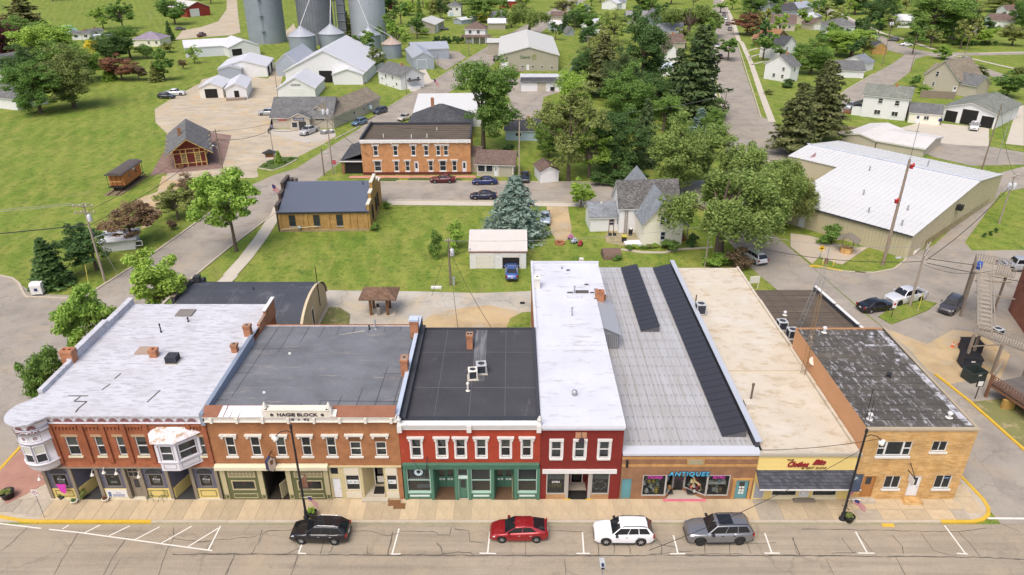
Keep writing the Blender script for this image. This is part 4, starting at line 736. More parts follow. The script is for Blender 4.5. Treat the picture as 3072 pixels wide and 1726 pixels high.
body(b4,X0,X1,YB,2.85,7.6,BR4,BR2,[(a,b,4.4,6.15) for a,b in W4],zf=7.4)
for a,b in W4: window(b4,T0,a,b,4.4,6.15,WHITE,GLASS,1,2,.07,.08,CURT,0,WHITE,None);P(b4,'flat_hood',WHITE,lambda q: (q.box(a-.17,b+.17,-.12,0,6.15,6.38),q.box(a-.16,a,-.03,.0,4.4,6.15),q.box(b,b+.16,-.03,0,4.4,6.15)),None,T0)
c_=P(b4,'cornice',plain('cool_white_trim',(.70,.71,.77),.6,.05),lambda q: (q.box(X0,X1,-.2,0,7.36,7.62),q.box(X0,X1+.05,-.34,0,7.62,7.9)),None,T0)
for i in range(15): P(b4,'dentil',WHITE,lambda q: q.box(X0+.4+i*.42,X0+.6+i*.42,-.27,-.2,7.52,7.62),c_,T0)
P(b4,'date_plaque',plain('terracotta_plaque',(.52,.27,.15),.8,.15),lambda q: q.box(5.08,5.98,-.05,0,6.5,7.02),None,T0);P(b4,'oval_sign',INK,lambda q: (q.cyl((5.55,-.28,6.4),(5.55,-.24,6.4),.24,.24,20),q.tube([(5.55,-.26,6.64),(5.55,0,7.2)],.02)),None,T0)
P(b4,'roof',ROOF4,lambda q: q.add([(X0-.06,YF-.34,7.905),(X1+.05,YF-.34,7.905),(X1+.05,62.5,7.75),(X1+.05,68.2,7.7),(X1+1.2,68.2,7.7),(X1+1.2,YB,7.6),(X0,YB,7.6),(X0,67,7.7),(X0,60,7.76)],[tuple(range(9))]))
P(b4,'rear_wall',BR2,lambda q: (q.poly([(X1+1.2,68.2,0),(X1+1.2,YB,0),(X1+1.2,YB,7.6),(X1+1.2,68.2,7.7)]),q.poly([(X1,68.2,0),(X1+1.2,68.2,0),(X1+1.2,68.2,7.7),(X1,68.2,7.7)])))
P(b4,'parapet',ROOF4,lambda q: (q.box(X0-.1,X0+.15,60.7,YB+.1,7.3,7.95),q.box(X0-.1,X1+1.25,YB-.1,YB+.12,7.2,7.9),q.box(X1-.2,X1,49,62,7.6,7.86)))
chimney(b4,2.75,70.0,7.5,9.0,.6,.9,None,OFFW);chimney(b4,9.35,67.6,6.5,8.5,.9,.6)
for p,h in (((812,330),.8),((793,500),.9)): ventpipe(b4,*F8.g(*p,7.7),7.7,h,.07)
P(b4,'dome_vent',STEEL,lambda q: q.lathe([(.2,7.85),(.2,8.05),(.26,8.1),(.2,8.3),(0,8.38)],*F8.g(812,1095,7.85),14));P(b4,'vent_cap',STEEL,lambda q: q.lathe([(.12,7.65),(.12,7.85),(0,7.95)],*F8.g(717,140,7.65),10))
P(b4,'roof_patch',TAR,lambda q: [q.box(a[0],b[0],min(a[1],b[1]),max(a[1],b[1]),7.745,7.772) for a,b in [(F8.g(*p,7.7),F8.g(*r_,7.7)) for p,r_ in (((822,328),(916,308)),((758,330),(802,320)),((888,265),(918,259)),((932,328),(962,321)),((960,302),(986,296)),((752,157),(778,151)),((960,373),(978,368)))]])
P(b4,'roof_curb',ROOF4,lambda q: q.box(5.9,7.4,67.2,68.0,7.6,7.95))
P(b4,'sign_band',WHITE,lambda q: q.box(2.5,8.62,-.14,0,2.85,3.24),None,T0)
GBR=brick('tan_bulkhead_brick',(.40,.20,.08),(.46,.26,.11),(.4,.3,.2))
s4=P(b4,'lower_piers',BR4,lambda q: (q.box(X0,2.85,0,.2,0,2.85),q.box(8.1,X1,0,.2,0,2.85)),None,T0)
P(b4,'entry_post',plain('grey_trim',(.40,.37,.33),.7,.1),lambda q: (q.box(4.45,4.7,-.03,.2,0,2.85),q.box(6.33,6.58,-.03,.2,0,2.85)),s4,T0)
for xa,xb in ((2.85,4.45),(6.58,8.1)):
 P(b4,'brick_bulkhead',GBR,lambda q: q.box(xa,xb,0,.15,0,.52),s4,T0)
 w_=window(s4,T0,xa,xb,.52,2.84,plain('grey_trim2',(.42,.39,.35),.7,.1),GLASS,1,1,.09,.06,DARK,0)
 P(b4,'lace_valance',CURT,lambda q: [q.box(xa+.1+.1*j,xa+.18+.1*j,.14,.16,2.0+.08*(j % 2),2.75) for j in range(int((xb-xa-.2)/.1))],w_,T0)
P(b4,'display_antlers',plain('bleached_antler',(.62,.58,.5),.8,.2),lambda q: [q.tube([(7.3+.5*math.cos(t),.2,1.3+.45*math.sin(t)),(7.3+.62*math.cos(t+.4),.2,1.35+.5*math.sin(t+.4)),(7.3+.5*math.cos(t+.7),.25,1.3+.3*math.sin(t+.7))],.035) for t in [j*.8 for j in range(8)]]+[q.lathe([(.28,0),(.33,0)],0,0,3) and None for _ in ()],s4,T0)
P(b4,'display_lamps',plain('amber_goods',(.42,.3,.06),.6,.4,3.),lambda q: [q.lathe([(.02,.6),(.05,.6),(.04,.9),(.12,1.0),(.1,1.35),(0,1.4)],3.15+.24*j,.4,8) for j in range(5)],s4,T0);lettering('OPEN',.26,Matrix.Translation((3.65,YF+.05,1.72)),s4,WHITE,.01,.006)
en=P(b4,'recessed_entry',BR4,lambda q: (q.box(4.66,4.7,.2,2.0,0,2.85),q.box(6.33,6.37,.2,2.0,0,2.85),q.box(4.7,6.33,2.0,2.1,0,2.85)),s4,T0);P(b4,'entry_floor',DARK,lambda q: q.box(4.7,6.33,-.05,1.0,0,.04),en,T0);P(b4,'entry_threshold',CONC,lambda q: q.box(4.7,6.33,1.0,2.0,0,.05),en,T0)
door(en,Matrix.Translation((0,YF+1.9,0)),5.05,6.1,.05,2.5,BLACK,WHITE,(.15,.9,2.3));P(b4,'yellow_nosing',YEL,lambda q: (q.box(4.35,4.9,-.12,-.02,0,.06),q.box(6.2,6.7,-.12,-.02,0,.06)),s4,T0)
MTL=plain('grey_sheet_metal',(.30,.315,.33),.5,.08,metal=.2)
sh=P(b4,'stair_head',MTL,lambda q: (q.box(9.0,10.75,61.6,68.1,4.9,6.6)))
P(b4,'stair_head_roof',plain('ribbed_metal',(.42,.43,.45),.45,.06,metal=.2),lambda q: q.add([(8.95,61.4,7.55),(10.95,61.4,6.6),(10.95,68.19,6.6),(8.95,68.19,7.55)],[(0,1,2,3)]),sh)
P(b4,'stair_head_gable',MTL,lambda q: q.poly([(9.0,61.59,6.6),(10.75,61.59,6.6),(9.0,61.59,7.5)]),sh)
P(b4,'siding_rib',DFLASH,lambda q: [q.box(9.1+.2*j,9.13+.2*j,61.57,61.6,4.9,6.58) for j in range(9)],sh)
X0,X1,YB=9.0,20.1,81.0
b5=thing('antique_shop_building','single storey brown brick antique shop with ribbed grey metal roof','building',(X0,YF,0))
ops5=[(9.12,9.95,0,2.2),(10.85,12.8,.36,2.6),(12.8,16.25,0,2.62),(16.25,18.1,.36,2.6),(18.65,19.72,0,2.05)]
body(b5,X0,X1,YB,0,4.75,BR5,BR5,ops5,zf=4.78)
P(b5,'tan_band',BR5T,lambda q: q.box(X0,X1,-.02,.001,4.28,4.54),None,T0);P(b5,'tan_band',BR5T,lambda q: q.box(X0,X1,-.02,.001,3.5,3.74),None,T0)
P(b5,'plaque_surround',BR5T,lambda q: q.box(14.3,15.75,-.03,.0,3.741,4.279),None,T0);P(b5,'stone_plaque',plain('carved_grey_stone',(.36,.31,.20),.9,.15,4.),lambda q: q.box(14.42,15.63,-.05,-.03,3.76,4.26),None,T0)
P(b5,'door_surround',BR5T,lambda q: (q.box(18.4,18.65,-.02,.1,0,2.05),q.box(19.72,19.97,-.02,.1,0,2.05),q.box(18.3,20.05,-.03,.1,2.05,2.28)),None,T0)
P(b5,'front_coping',plain('pale_grey_coping',(.52,.54,.58),.5,.06,metal=.1),lambda q: (q.exx([(-.12,4.78),(.75,4.78),(.75,5.06),(-.12,4.86)],X0,X1+.1),q.box(X0,X1+.1,-.14,-.12,4.72,4.9)),None,T0)
def roof5m():
 m,nt,b=_new('ribbed_metal_roof');v=coords(nt);sp=nd(nt,'ShaderNodeSeparateXYZ');nt.links.new(v,sp.inputs[0])
 def fracd(o,per,off):
  a=nd(nt,'ShaderNodeMath',operation='MULTIPLY_ADD');a.inputs[1].default_value=1/per;a.inputs[2].default_value=off;nt.links.new(o,a.inputs[0]);f=nd(nt,'ShaderNodeMath',operation='FRACT');nt.links.new(a.outputs[0],f.inputs[0]);return f.outputs[0]
 fy=fracd(sp.outputs[1],1.62,0);fx=fracd(sp.outputs[0],.445,.1);n1=noise(nt,coords(nt,(14,2,1)),1.,4,.7);n0=noise(nt,coords(nt),.3,4);n2=noise(nt,coords(nt,(5,.15,1)),1.,3)
 base=mixc(nt,ramp(nt,n0,.3,.7),(.43,.42,.41),(.52,.52,.535));base=mixc(nt,ramp(nt,n2,.45,.7),base,(.40,.375,.345))
 a=nd(nt,'ShaderNodeMath',operation='MULTIPLY');nt.links.new(ramp(nt,fy,.72,.98),a.inputs[0]);tri=nd(nt,'ShaderNodeMath',operation='PINGPONG');tri.inputs[1].default_value=.5;nt.links.new(fx,tri.inputs[0]);nt.links.new(ramp(nt,tri.outputs[0],.12,.4),a.inputs[1])
 c_=nd(nt,'ShaderNodeMath',operation='MULTIPLY');nt.links.new(a.outputs[0],c_.inputs[0]);nt.links.new(ramp(nt,n1,.3,.62),c_.inputs[1]);d=nd(nt,'ShaderNodeMath',operation='MULTIPLY');nt.links.new(c_.outputs[0],d.inputs[0]);d.inputs[1].default_value=.8
 nt.links.new(mixc(nt,d.outputs[0],base,(.17,.155,.15)),b.inputs['Base Color']);b.inputs['Roughness'].default_value=.5;b.inputs['Metallic'].default_value=.15;return m
RM5=roof5m();n=13;pw=(X1-.25-X0)/n;rf=P(b5,'roof',RM5,lambda q: q.box(X0,X1,YF+.7,YB,4.6,4.9))
ya=[YF+.72,57.5,69.5,YB]
for k in range(3):
 for i in range(n):
  xa=X0+i*pw;z0=4.94-.012*k
  P(b5,'roof_panel',RM5,lambda q: (q.box(xa,xa+pw-.004,ya[k],ya[k+1],4.9,z0),q.add([(xa+pw-.09,ya[k],z0),(xa+pw-.02,ya[k],z0),(xa+pw-.035,ya[k],z0+.07),(xa+pw-.075,ya[k],z0+.07),(xa+pw-.09,ya[k+1],z0),(xa+pw-.02,ya[k+1],z0),(xa+pw-.035,ya[k+1],z0+.07),(xa+pw-.075,ya[k+1],z0+.07)],[(0,1,2,3),(1,5,6,2),(3,2,6,7),(0,3,7,4)])),rf)
P(b5,'side_parapet',DFLASH,lambda q: q.box(X1-.2,X1+.1,YF+.6,YB+.6,4.6,5.55));P(b5,'coping',plain('blue_grey_coping',(.44,.47,.52),.5,.07),lambda q: q.box(X1-.22,X1+.3,YF+.6,YB+.7,5.55,5.62));P(b5,'rear_post',OFFW,lambda q: q.box(8.2,8.7,YB-2,YB-1.6,4.9,7.0))
AL=plain('aluminium_frame',(.45,.43,.40),.5,.08)
VS=[((10.85,0),(12.8,0)),((12.8,0),(13.68,1.05)),((14.66,1.05),(16.25,0)),((16.25,0),(18.1,0))]
st=P(b5,'storefront',BR5,lambda q: (q.prism([(12.8,0),(12.95,0),(13.78,1.05),(13.63,1.05)],0,.36),q.prism([(16.1,0),(16.25,0),(14.71,1.05),(14.56,1.05)],0,.36),q.box(12.8,16.25,1.05,1.3,2.5,2.62)),None,T0)
inter=plain('antique_interior',(.035,.03,.03),.9,.4,2.)
for k,(a,b) in enumerate(VS):
 T_=fr((a[0],YF+a[1]),(b[0],YF+b[1]));L_=math.dist(a,b);window(st,T_,0,L_,.36,2.6,AL,SHOPG,1,1,.07,.05 if k in (0,3) else .0,None)
P(b5,'shop_interior',inter,lambda q: (q.box(10.8,13.6,1.6,1.65,0,2.7),q.box(14.7,18.15,1.6,1.65,0,2.7),q.box(10.8,13.6,.3,1.6,.3,.36),q.box(14.8,18.15,.3,1.6,.3,.36)),st,T0)
P(b5,'entry_floor',CONC,lambda q: q.prism([(12.8,-.05),(16.25,-.05),(14.66,1.05),(13.68,1.05)],0,.03),st,T0);P(b5,'pink_step',plain('pink_paint',(.62,.16,.22),.7,.12),lambda q: q.box(12.7,16.28,-.28,-.06,0,.07),st,T0)
door(st,Matrix.Translation((0,YF+1.0,0)),13.68,14.66,.03,2.5,BLACK,AL,(.12,.2,2.2));door(st,T0,9.12,9.95,0,2.2,TEAL,TEAL);door(st,T0,18.68,19.7,0,2.05,TEAL,TEAL,(.28,.35,1.8))
P(b5,'door_notice',WHITE,lambda q: [q.box(18.98+.25*i,19.17+.25*i,.075,.085,.5+.3*j,.72+.3*j) for i in range(2) for j in range(3)],st,T0)
gr=random.Random(9)
def goods(xa,xb,cols,n):
 for i in range(n):
  x=gr.uniform(xa+.15,xb-.15);z=.37+gr.choice([0,0,.35,.7,1.1]);s_=gr.uniform(.1,.22);c_=cols[i % len(cols)];m_=plain('goods_'+str(c_),c_,.6,.2)
  P(b5,'display_item',m_,lambda q: q.lathe([(s_*.6,z),(s_,z+s_*.7),(s_*.5,z+s_*1.5),(s_*.7,z+s_*1.9),(0,z+s_*2)],x,gr.uniform(.35,1.2),8),st,T0)
goods(10.9,12.7,[(.5,.5,.46),(.45,.32,.04),(.15,.3,.08),(.4,.38,.34),(.62,.6,.58)],30);goods(16.4,18,[(.5,.48,.42),(.3,.36,.42),(.62,.6,.56),(.3,.2,.1)],26);goods(13.0,13.5,[(.3,.17,.07),(.4,.45,.5)],7);goods(14.9,16,[(.5,.42,.24),(.6,.58,.5),(.5,.1,.1)],12)
P(b5,'display_shelf',WHITE,lambda q: (q.box(16.45,17.95,.45,.7,1.2,1.45)),st,T0)
P(b5,'pink_fish',plain('pink_papier',(.6,.25,.42),.6,.15),lambda q: q.add([(10.95,.2,2.02),(11.5,.15,2.05),(12.0,.2,2.32),(12.5,.25,2.05),(11.9,.25,1.98),(11.4,.25,1.9)],[(0,1,5),(1,2,4,5),(2,3,4)]),st,T0)
P(b5,'rocking_horse',plain('palomino',(.55,.43,.22),.6,.15),lambda q: (q.tube([(15.0,.4,2.2),(15.2,.4,2.0),(15.3,.4,1.6),(15.8,.4,1.2)],.1),q.tube([(15.3,.4,1.5),(15.1,.35,1.0)],.05),q.tube([(15.8,.4,1.2),(15.95,.35,.7),(15.75,.35,.6)],.05)),st,T0)
BLU=plain('sky_blue_letter',(.10,.42,.62),.5,.08);PNK=plain('pink_letter',(.62,.05,.42),.5,.08);DBL=plain('deep_blue_outline',(.01,.05,.11),.6,.1)
lettering('ANTIQUES',.62,Matrix.Translation((14.58,YF-.06,2.56)),b5,DBL,.01,.05,.15,3.5,'letter_outline',1.15);lettering('ANTIQUES',.58,Matrix.Translation((14.58,YF-.1,2.6)),b5,BLU,.02,.008,.15,3.34,'shop_lettering',1.15)
lettering('VINTAGE',.42,Matrix.Translation((11.85,YF+.03,2.2)),st,PNK,.01,.006,.0,1.25,'window_lettering');lettering('RETRO',.42,Matrix.Translation((17.15,YF+.03,2.2)),st,PNK,.01,.006,0,1.0,'window_lettering')
P(b5,'oval_sign',WHITE,lambda q: (q.box(13.8,14.55,1.0-.02,1.0,2.1,2.38)),st,T0);lettering('ANTIQUES',.13,Matrix.Translation((14.17,YF+.97,2.2)),st,MAROON,.004,.002,0,.6)
P(b5,'wall_lamp',BLACK,lambda q: (q.box(9.32,9.5,-.18,0,3.55,4.2)),None,T0)
PVM=plain('solar_glass',(.038,.038,.044),.35,.15,2.,spec=.5);PVF=plain('panel_frame',(.10,.10,.11),.5,.1)
def solar(label,xa,xb,y0,y1,za,zb):
 t=thing('solar_panel_row',label,'solar panels',(xa,y0,4.95),0,'dark panel rows on the metal roof');n=round((y1-y0)/.98);d=(y1-y0)/n
 pm_=MB().add([(0,0,za),(xb-xa,0,zb),(xb-xa,d-.05,zb),(0,d-.05,za),(0,0,za+.05),(xb-xa,0,zb+.05),(xb-xa,d-.05,zb+.05),(0,d-.05,za+.05)],[(3,2,1,0),(4,5,6,7),(0,1,5,4),(1,2,6,5),(2,3,7,6),(3,0,4,7)]).mesh('panel',PVM)
 for i in range(n): inst(pm_,'panel',t,(0,i*d,0))
 MB().box(.1,.16,0,y1-y0,0,za-.005).build('rail',PVF,t);MB().box(xb-xa-.16,xb-xa-.1,0,y1-y0,0,zb-.03).build('rail',PVF,t)
 MB().add([(.05,-.02,0),(xb-xa-.05,-.02,0),(xb-xa-.05,-.02,zb-.02),(.05,-.02,za-.02)],[(0,1,2,3)]).build('end_brace',PVF,t)
solar('long row of dark solar panels along the parapet of the metal roof',17.55,19.6,47.6,80.6,.1,.62);solar('short row of dark solar panels in the middle of the metal roof',13.55,15.55,65.0,80.6,.12,.62)
X0,X1,YB=20.12,28.35,81.0
b6=thing('clothes_shop_building','yellow sided clothes shop with slate shingled awning and cream roof','building',(X0,YF,0))
body(b6,X0,X1,YB,0,4.7,YSID,plain('cream_stucco',(.55,.47,.33),.9,.12),[(20.25,21.2,0,2.15),(21.75,23.9,.3,2.2),(24.05,24.95,.1,2.2),(25.15,27.25,.3,2.2)],zf=4.65)
for i in range(11): P(b6,'siding_board',YSID,lambda q: q.exx([(-.02,3.18+i*.134),(0,3.18+i*.134),(0,3.18+i*.134+.13),(-.045+.04,3.18+i*.134+.13),(-.05,3.18+i*.134)],X0+.06,X1-.12),None,T0)
P(b6,'corner_trim',CREAM,lambda q: q.box(X1-.12,X1+.0,-.06,0,0,4.65),None,T0);P(b6,'coping',plain('taupe_coping',(.42,.38,.30),.7,.08),lambda q: (q.box(X0,X1+.1,-.16,.3,4.66,4.92)),None,T0)
P(b6,'roof',ROOF6,lambda q: (q.add([(X0+.3,YF+.0,4.93),(X1,YF+.0,4.93),(X1,57.6,4.85),(X0+.3,57.6,4.85)],[(0,1,2,3)]),q.add([(X0+.3,57.6,5.0),(X1,57.6,5.0),(X1,YB,4.85),(X0+.3,YB,4.85)],[(0,1,2,3)]),q.poly([(X0+.3,57.6,4.8),(X1,57.6,4.8),(X1,57.6,5.0),(X0+.3,57.6,5.0)])))
P(b6,'parapet',ROOF6,lambda q: (q.box(X1-.3,X1-.02,YF+1.2,61.7,4.6,5.12),q.box(X1-.2,X1+.05,61.7,64.5,4.6,5.25),q.box(X1-.2,X1+.05,64.5,72,4.6,5.15),q.box(X1-.2,X1+.05,72,YB,4.6,5.05)))
P(b6,'roof_box',ROOF6,lambda q: q.box(20.6,21.4,51.4,52.2,4.9,5.5));P(b6,'stack',plain('rusty_pipe',(.16,.12,.09),.6,.2),lambda q: (q.cyl((21.6,53.0,4.9),(21.6,53.0,6.4),.09),q.cyl((21.6,53.0,6.4),(21.6,53.0,6.6),.13)))
AWN=shingle('slate_shingle',(.082,.085,.100),.3)
aw=P(b6,'awning',AWN,lambda q: q.exx([(-1.42,2.38),(0,3.2),(0,3.12),(-1.42,2.3)],X0-.05,X1-.08),None,T0);P(b6,'awning_fascia',WHITE,lambda q: q.box(X0-.05,X1-.08,-1.46,-1.42,2.24,2.38),aw,T0);P(b6,'awning_end',YSID,lambda q: q.poly([(X0-.03,-1.4,2.3),(X0-.03,0,2.3),(X0-.03,0,3.12)]),aw,T0);P(b6,'awning_end',YSID,lambda q: q.poly([(X1-.1,-1.4,2.3),(X1-.1,0,3.12),(X1-.1,0,2.3)]),aw,T0)
for xa,xb in ((21.75,23.9),(25.15,27.25)):
 w_=window(b6,T0,xa,xb,.3,2.2,CREAM,GLASS,1,1,.09,.06,plain('clothes_interior',(.11,.10,.08),.9,.6,3.))
 P(b6,'ivy_garland',plain('window_ivy',(.05,.09,.03),.8,.4,9.),lambda q: [q.add([(x+gr.uniform(-.09,.09),.2,z),(x+gr.uniform(-.02,.1),.18,z+.08),(x+.05,.22,z+.14)],[(0,1,2)]) for x in (xa+.25,xb-.25) for z in [.4+.05*j for j in range(34)]],w_,T0)
 P(b6,'mannequin',plain('mannequin_cloth',(.25,.3,.2),.8,.4,3.),lambda q: q.lathe([(.2,.4),(.24,.7),(.14,1.05),(.22,1.4),(.08,1.5),(.1,1.65),(0,1.75)],(xa+xb)/2+.2,.5,10),w_,T0)
 P(b6,'window_base',CREAM,lambda q: q.box(xa-.05,xb+.05,-.05,0,0,.28),w_,T0)
door(b6,T0,24.05,24.95,.1,2.2,WHITE,WHITE,(.2,.35,2.0));door(b6,T0,20.25,21.2,0,2.15,plain('grey_door',(.36,.37,.41),.6,.05),CREAM);P(b6,'step',plain('dark_concrete',(.22,.19,.15),.9,.15),lambda q: q.box(23.6,25.4,-.45,-.02,0,.16),None,T0)
SRED=plain('red_sign_letter',(.27,.025,.03),.5,.1);BRN=plain('brown_letter',(.16,.09,.03),.6,.1)
lettering('THE',.26,Matrix.Translation((22.7,YF-.07,4.14)),b6,BRN,.015,.004,.1,.55,'shop_lettering');lettering('Clothes',.72,Matrix.Translation((23.35,YF-.08,3.56)),b6,SRED,.03,.03,.45,1.75,'shop_lettering');lettering('Bin',.72,Matrix.Translation((25.05,YF-.08,3.78)),b6,SRED,.03,.03,.45,1.1,'shop_lettering');lettering('& GIFT SHOP',.3,Matrix.Translation((24.75,YF-.07,3.3)),b6,BRN,.015,.004,.25,2.05,'shop_lettering')
condenser('tall grey air conditioner on the parapet of the cream roof',20.75,69.0,5.0,0,.95,1.15,None);P(b6,'vent_post',BLACK,lambda q: q.cyl((20.7,71,5.0),(20.7,71,6.2),.06))
X0,X1,YB=28.38,37.15,61.8
b7=thing('tan_stone_building','two storey tan stone corner building with dark streaked roof','building',(X0,YF,0))
ops7=[(29.57,32.3,4.62,6.08),(33.9,35.15,5.05,6.12),(29.12,30.18,.2,2.48),(30.92,32.27,1.15,2.5),(33.0,33.98,.3,2.5),(35.1,36.47,1.15,2.58)]
w7=body(b7,X0,X1,YB,0,7.3,STONE7,plain('orange_stucco',(.58,.31,.155),.9,.1,.5),ops7,zf=7.2)
P(b7,'side_wall',STONE7,lambda q: q.box(X1,X1+.06,YF+.001,YB,0,7.25));P(b7,'coping',plain('stone_coping',(.40,.33,.23),.9,.12),lambda q: (q.box(X0-.05,X1+.1,-.1,.25,7.2,7.36),q.box(X1-.12,X1+.12,.25,YB-YF,7.25,7.38)),None,T0)
P(b7,'roof',ROOF7,lambda q: q.add([(X0,YF+.2,7.3),(X1-.1,YF+.2,7.3),(X1-.1,YB,7.1),(X0,YB,7.1)],[(0,1,2,3)]))
rz7=lambda x,y: 7.3-.2*(y-YF-.2)/(YB-YF-.2)
P(b7,'roof_seam',plain('tar_seam_dark',(.04,.038,.035),.8,.2),lambda q: [ribbon3(q,[(X0,YF+1.3+1.05*k),(X1-.1,YF+1.3+1.05*k)],.07,rz7) for k in range(14)]);P(b7,'roof_edge_paint',streaky('flaking_white_paint',(.5,.5,.53),(.12,.11,.1),.5,(1,1,1),ns=1.2),lambda q: (ribbon3(q,[(X1-.45,YF+.5),(X1-.45,YB-.3)],.6,rz7),ribbon3(q,[(X1-1.6,56),(X1-.3,56)],.5,rz7),ribbon3(q,[(X1-3.4,58.6),(X1-.3,58.6)],.4,rz7)))
for x,y,h,m_ in ((29.1,47.0,.45,WHITE),(35.7,47.2,.4,WHITE),(33.6,53.2,.3,BLACK),(31.0,61.2,.5,WHITE),(35.3,60.4,.3,STEEL)): ventpipe(b7,x,y,rz7(x,y),h,.13,m_)
wf=WHITE
window(b7,T0,30.22,31.65,4.62,6.08,wf,GLASS,1,1,.08,.1,DARK);window(b7,T0,29.57,30.22,4.62,6.08,wf,GLASS,1,2,.06,.1,plain('grey_interior2',(.1,.1,.11),.9,.2));window(b7,T0,31.65,32.3,4.62,6.08,wf,GLASS,1,2,.06,.1,MATS['grey_interior2']);P(b7,'sill',WHITE,lambda q: q.box(29.5,32.37,-.1,.05,4.42,4.62),None,T0)
window(b7,T0,33.9,35.15,5.05,6.12,OFFW,GLASS,2,1,.07,.1,DARK,0,OFFW);window(b7,T0,30.92,32.27,1.15,2.5,WHITE,GLASS,2,1,.07,.1,DARK,0,WHITE);w_=window(b7,T0,35.1,36.47,1.15,2.58,WHITE,GLASS,2,1,.07,.1,DARK,0,WHITE);lettering('OPEN',.18,Matrix.Translation((36.05,YF+.05,2.2)),w_,plain('neon_blue',(.25,.4,.75),.4),.004,.002)
door(b7,T0,29.12,30.18,.2,2.48,ODOOR,ODOOR,(.3,1.35,2.1));door(b7,T0,33.0,33.98,.3,2.5,WDOOR,WHITE,(.25,1.15,1.95))
P(b7,'step',CONC,lambda q: q.box(28.45,30.4,-.55,-.01,0,.2),None,T0);P(b7,'stone_step',STONE7,lambda q: q.add([(32.7,-.7,0),(34.3,-.7,0),(34.2,-.01,0),(32.8,-.01,0),(32.8,-.65,.28),(34.25,-.65,.28),(34.15,-.01,.28),(32.85,-.01,.28)],[(4,5,6,7),(0,1,5,4),(1,2,6,5),(3,0,4,7)]),None,T0)
sg=thing('hanging_sign','small white blade sign on an iron bracket of the tan building','sign',(32.6,YF,2.4));MB().tube([(0,0,1.5),(0,-1.2,.8),(0,0,.75)],.035).build('bracket',BLACK,sg);MB().box(-.03,.03,-1.1,-.35,.0,.62).build('sign_board',WHITE,sg)
P(b7,'wall_bell',plain('red_bell',(.32,.03,.03),.5),lambda q: q.cyl((X1+.06,47.5,5.2),(X1+.3,47.5,5.2),.25,.25,14))
bb=thing('flat_roof_building','low building with brown felt roof and white capped parapet behind the stone building','building',(28.4,62,0));PT=[(28.4,62),(38.0,62),(36.1,76.2),(28.4,76.1)]
P(bb,'wall',CONC,lambda q: q.prism(PT,-.15,4.1));P(bb,'roof',ROOF8,lambda q: q.prism(PT,4.1,4.2));P(bb,'parapet',DFLASH,lambda q: q.add([(36.05,76.2,4.2),(36.25,76.2,4.2),(38.15,62,4.2),(37.95,62,4.2),(36.05,76.2,4.75),(36.25,76.2,4.75),(38.15,62,4.75),(37.95,62,4.75)],[(4,7,6,5),(0,3,7,4),(1,5,6,2),(0,4,5,1)]))
for k in range(3):
 f0,f1=k/3+.01,(k+1)/3-.01;q0=(36.15+1.9*f0,76.2-14.2*f0);q1=(36.15+1.9*f1,76.2-14.2*f1);P(bb,'coping',WHITE,lambda q: kerbline(q,[q0,q1],.36,4.75,4.85-.03*k))
P(bb,'roof_seam',plain('felt_seam',(.07,.055,.045),.9,.2),lambda q: ([q.box(28.6,37,63.5+1.4*j,63.55+1.4*j,4.2,4.215) for j in range(9)],[q.add([(30.4+2*j,62.1,4.222),(30.46+2*j,62.1,4.222),(29.96+2*j,76,4.222),(29.9+2*j,76,4.222)],[(0,1,2,3)]) for j in range(4)]))
ventpipe(bb,30.6,70.0,4.2,.35,.12,WHITE)
condenser('grey air conditioner behind the orange wall, the farther one',29.15,66.9,4.2,0,.9,.95,None,'pair of condensers behind the orange wall');condenser('grey air conditioner behind the orange wall, the nearer one',29.6,65.1,4.2,0,.9,.95,None,'pair of condensers behind the orange wall')
def mast(label,x,y,z0,h,w0,mat_,dish=False,yagi=False,lean=(0,0)):
 t=thing('lattice_mast',label,'antenna mast',(x,y,z0));b=MB();n=int(h/.5)
 pt=lambda k,f: (w0*(1-.35*f)*math.cos(k*2.094+.5)+lean[0]*f,w0*(1-.35*f)*math.sin(k*2.094+.5)+lean[1]*f,h*f)
 for k in range(3): b.tube([pt(k,i/6) for i in range(7)],.025,5)
 b.build('mast_leg',mat_,t);c_=MB()
 for i in range(n):
  for k in range(3): c_.tube([pt(k,i/n),pt((k+1) % 3,(i+1)/n)],.012,4)
 c_.build('lattice',mat_,t);m_=MB();top=pt(0,1);m_.tube([(lean[0],lean[1],h*.97),(lean[0],lean[1],h+2.2)],.03,6)
 if yagi:
  for j in range(8): m_.tube([(lean[0]-.5+.03*j,lean[1]+.05,h+.4+.22*j),(lean[0]+.5-.03*j,lean[1]-.05,h+.4+.22*j)],.012,4)
 m_.build('antenna',STEEL,t)
 if dish: d_=MB(Matrix.Translation((.5,-.3,1.6)) @ Matrix.Rotation(rad(55),4,'X') @ Matrix.Rotation(rad(0),4,'Z'));d_.lathe([(0,0),(.25,.04),(.42,.12)],0,0,18);d_.build('dish',OFFW,t)
 return t
mast('tall grey lattice antenna mast on the brown felt roof',31.1,67.0,4.2,7.5,.3,STEEL,False,True,(1.4,0));mast('rusty lattice mast with white dish beside the orange wall',27.9,57.2,4.9,8.6,.26,plain('rusty_steel',(.30,.19,.09),.7,.2),True)
MB().tube([(28.8,47.0,7.3),(28.75,47.0,10.2)],.03).build('whip_antenna',BLACK,b7,True)
P(b7,'antenna_rod',BLACK,lambda q: q.tube([(28.75,46.4,6.0),(28.95,46.8,9.3)],.025))
qz=thing('arched_roof_building','long building with dark arched felt roof and tan end wall','building',(-39,68.5,GZ))
def archz(t): return (74.7-6.1*math.cos(t),1.6+3.2*math.sin(t))
AP=[(68.6,0)]+[archz(math.pi*i/18) for i in range(19)]+[(80.8,0)]
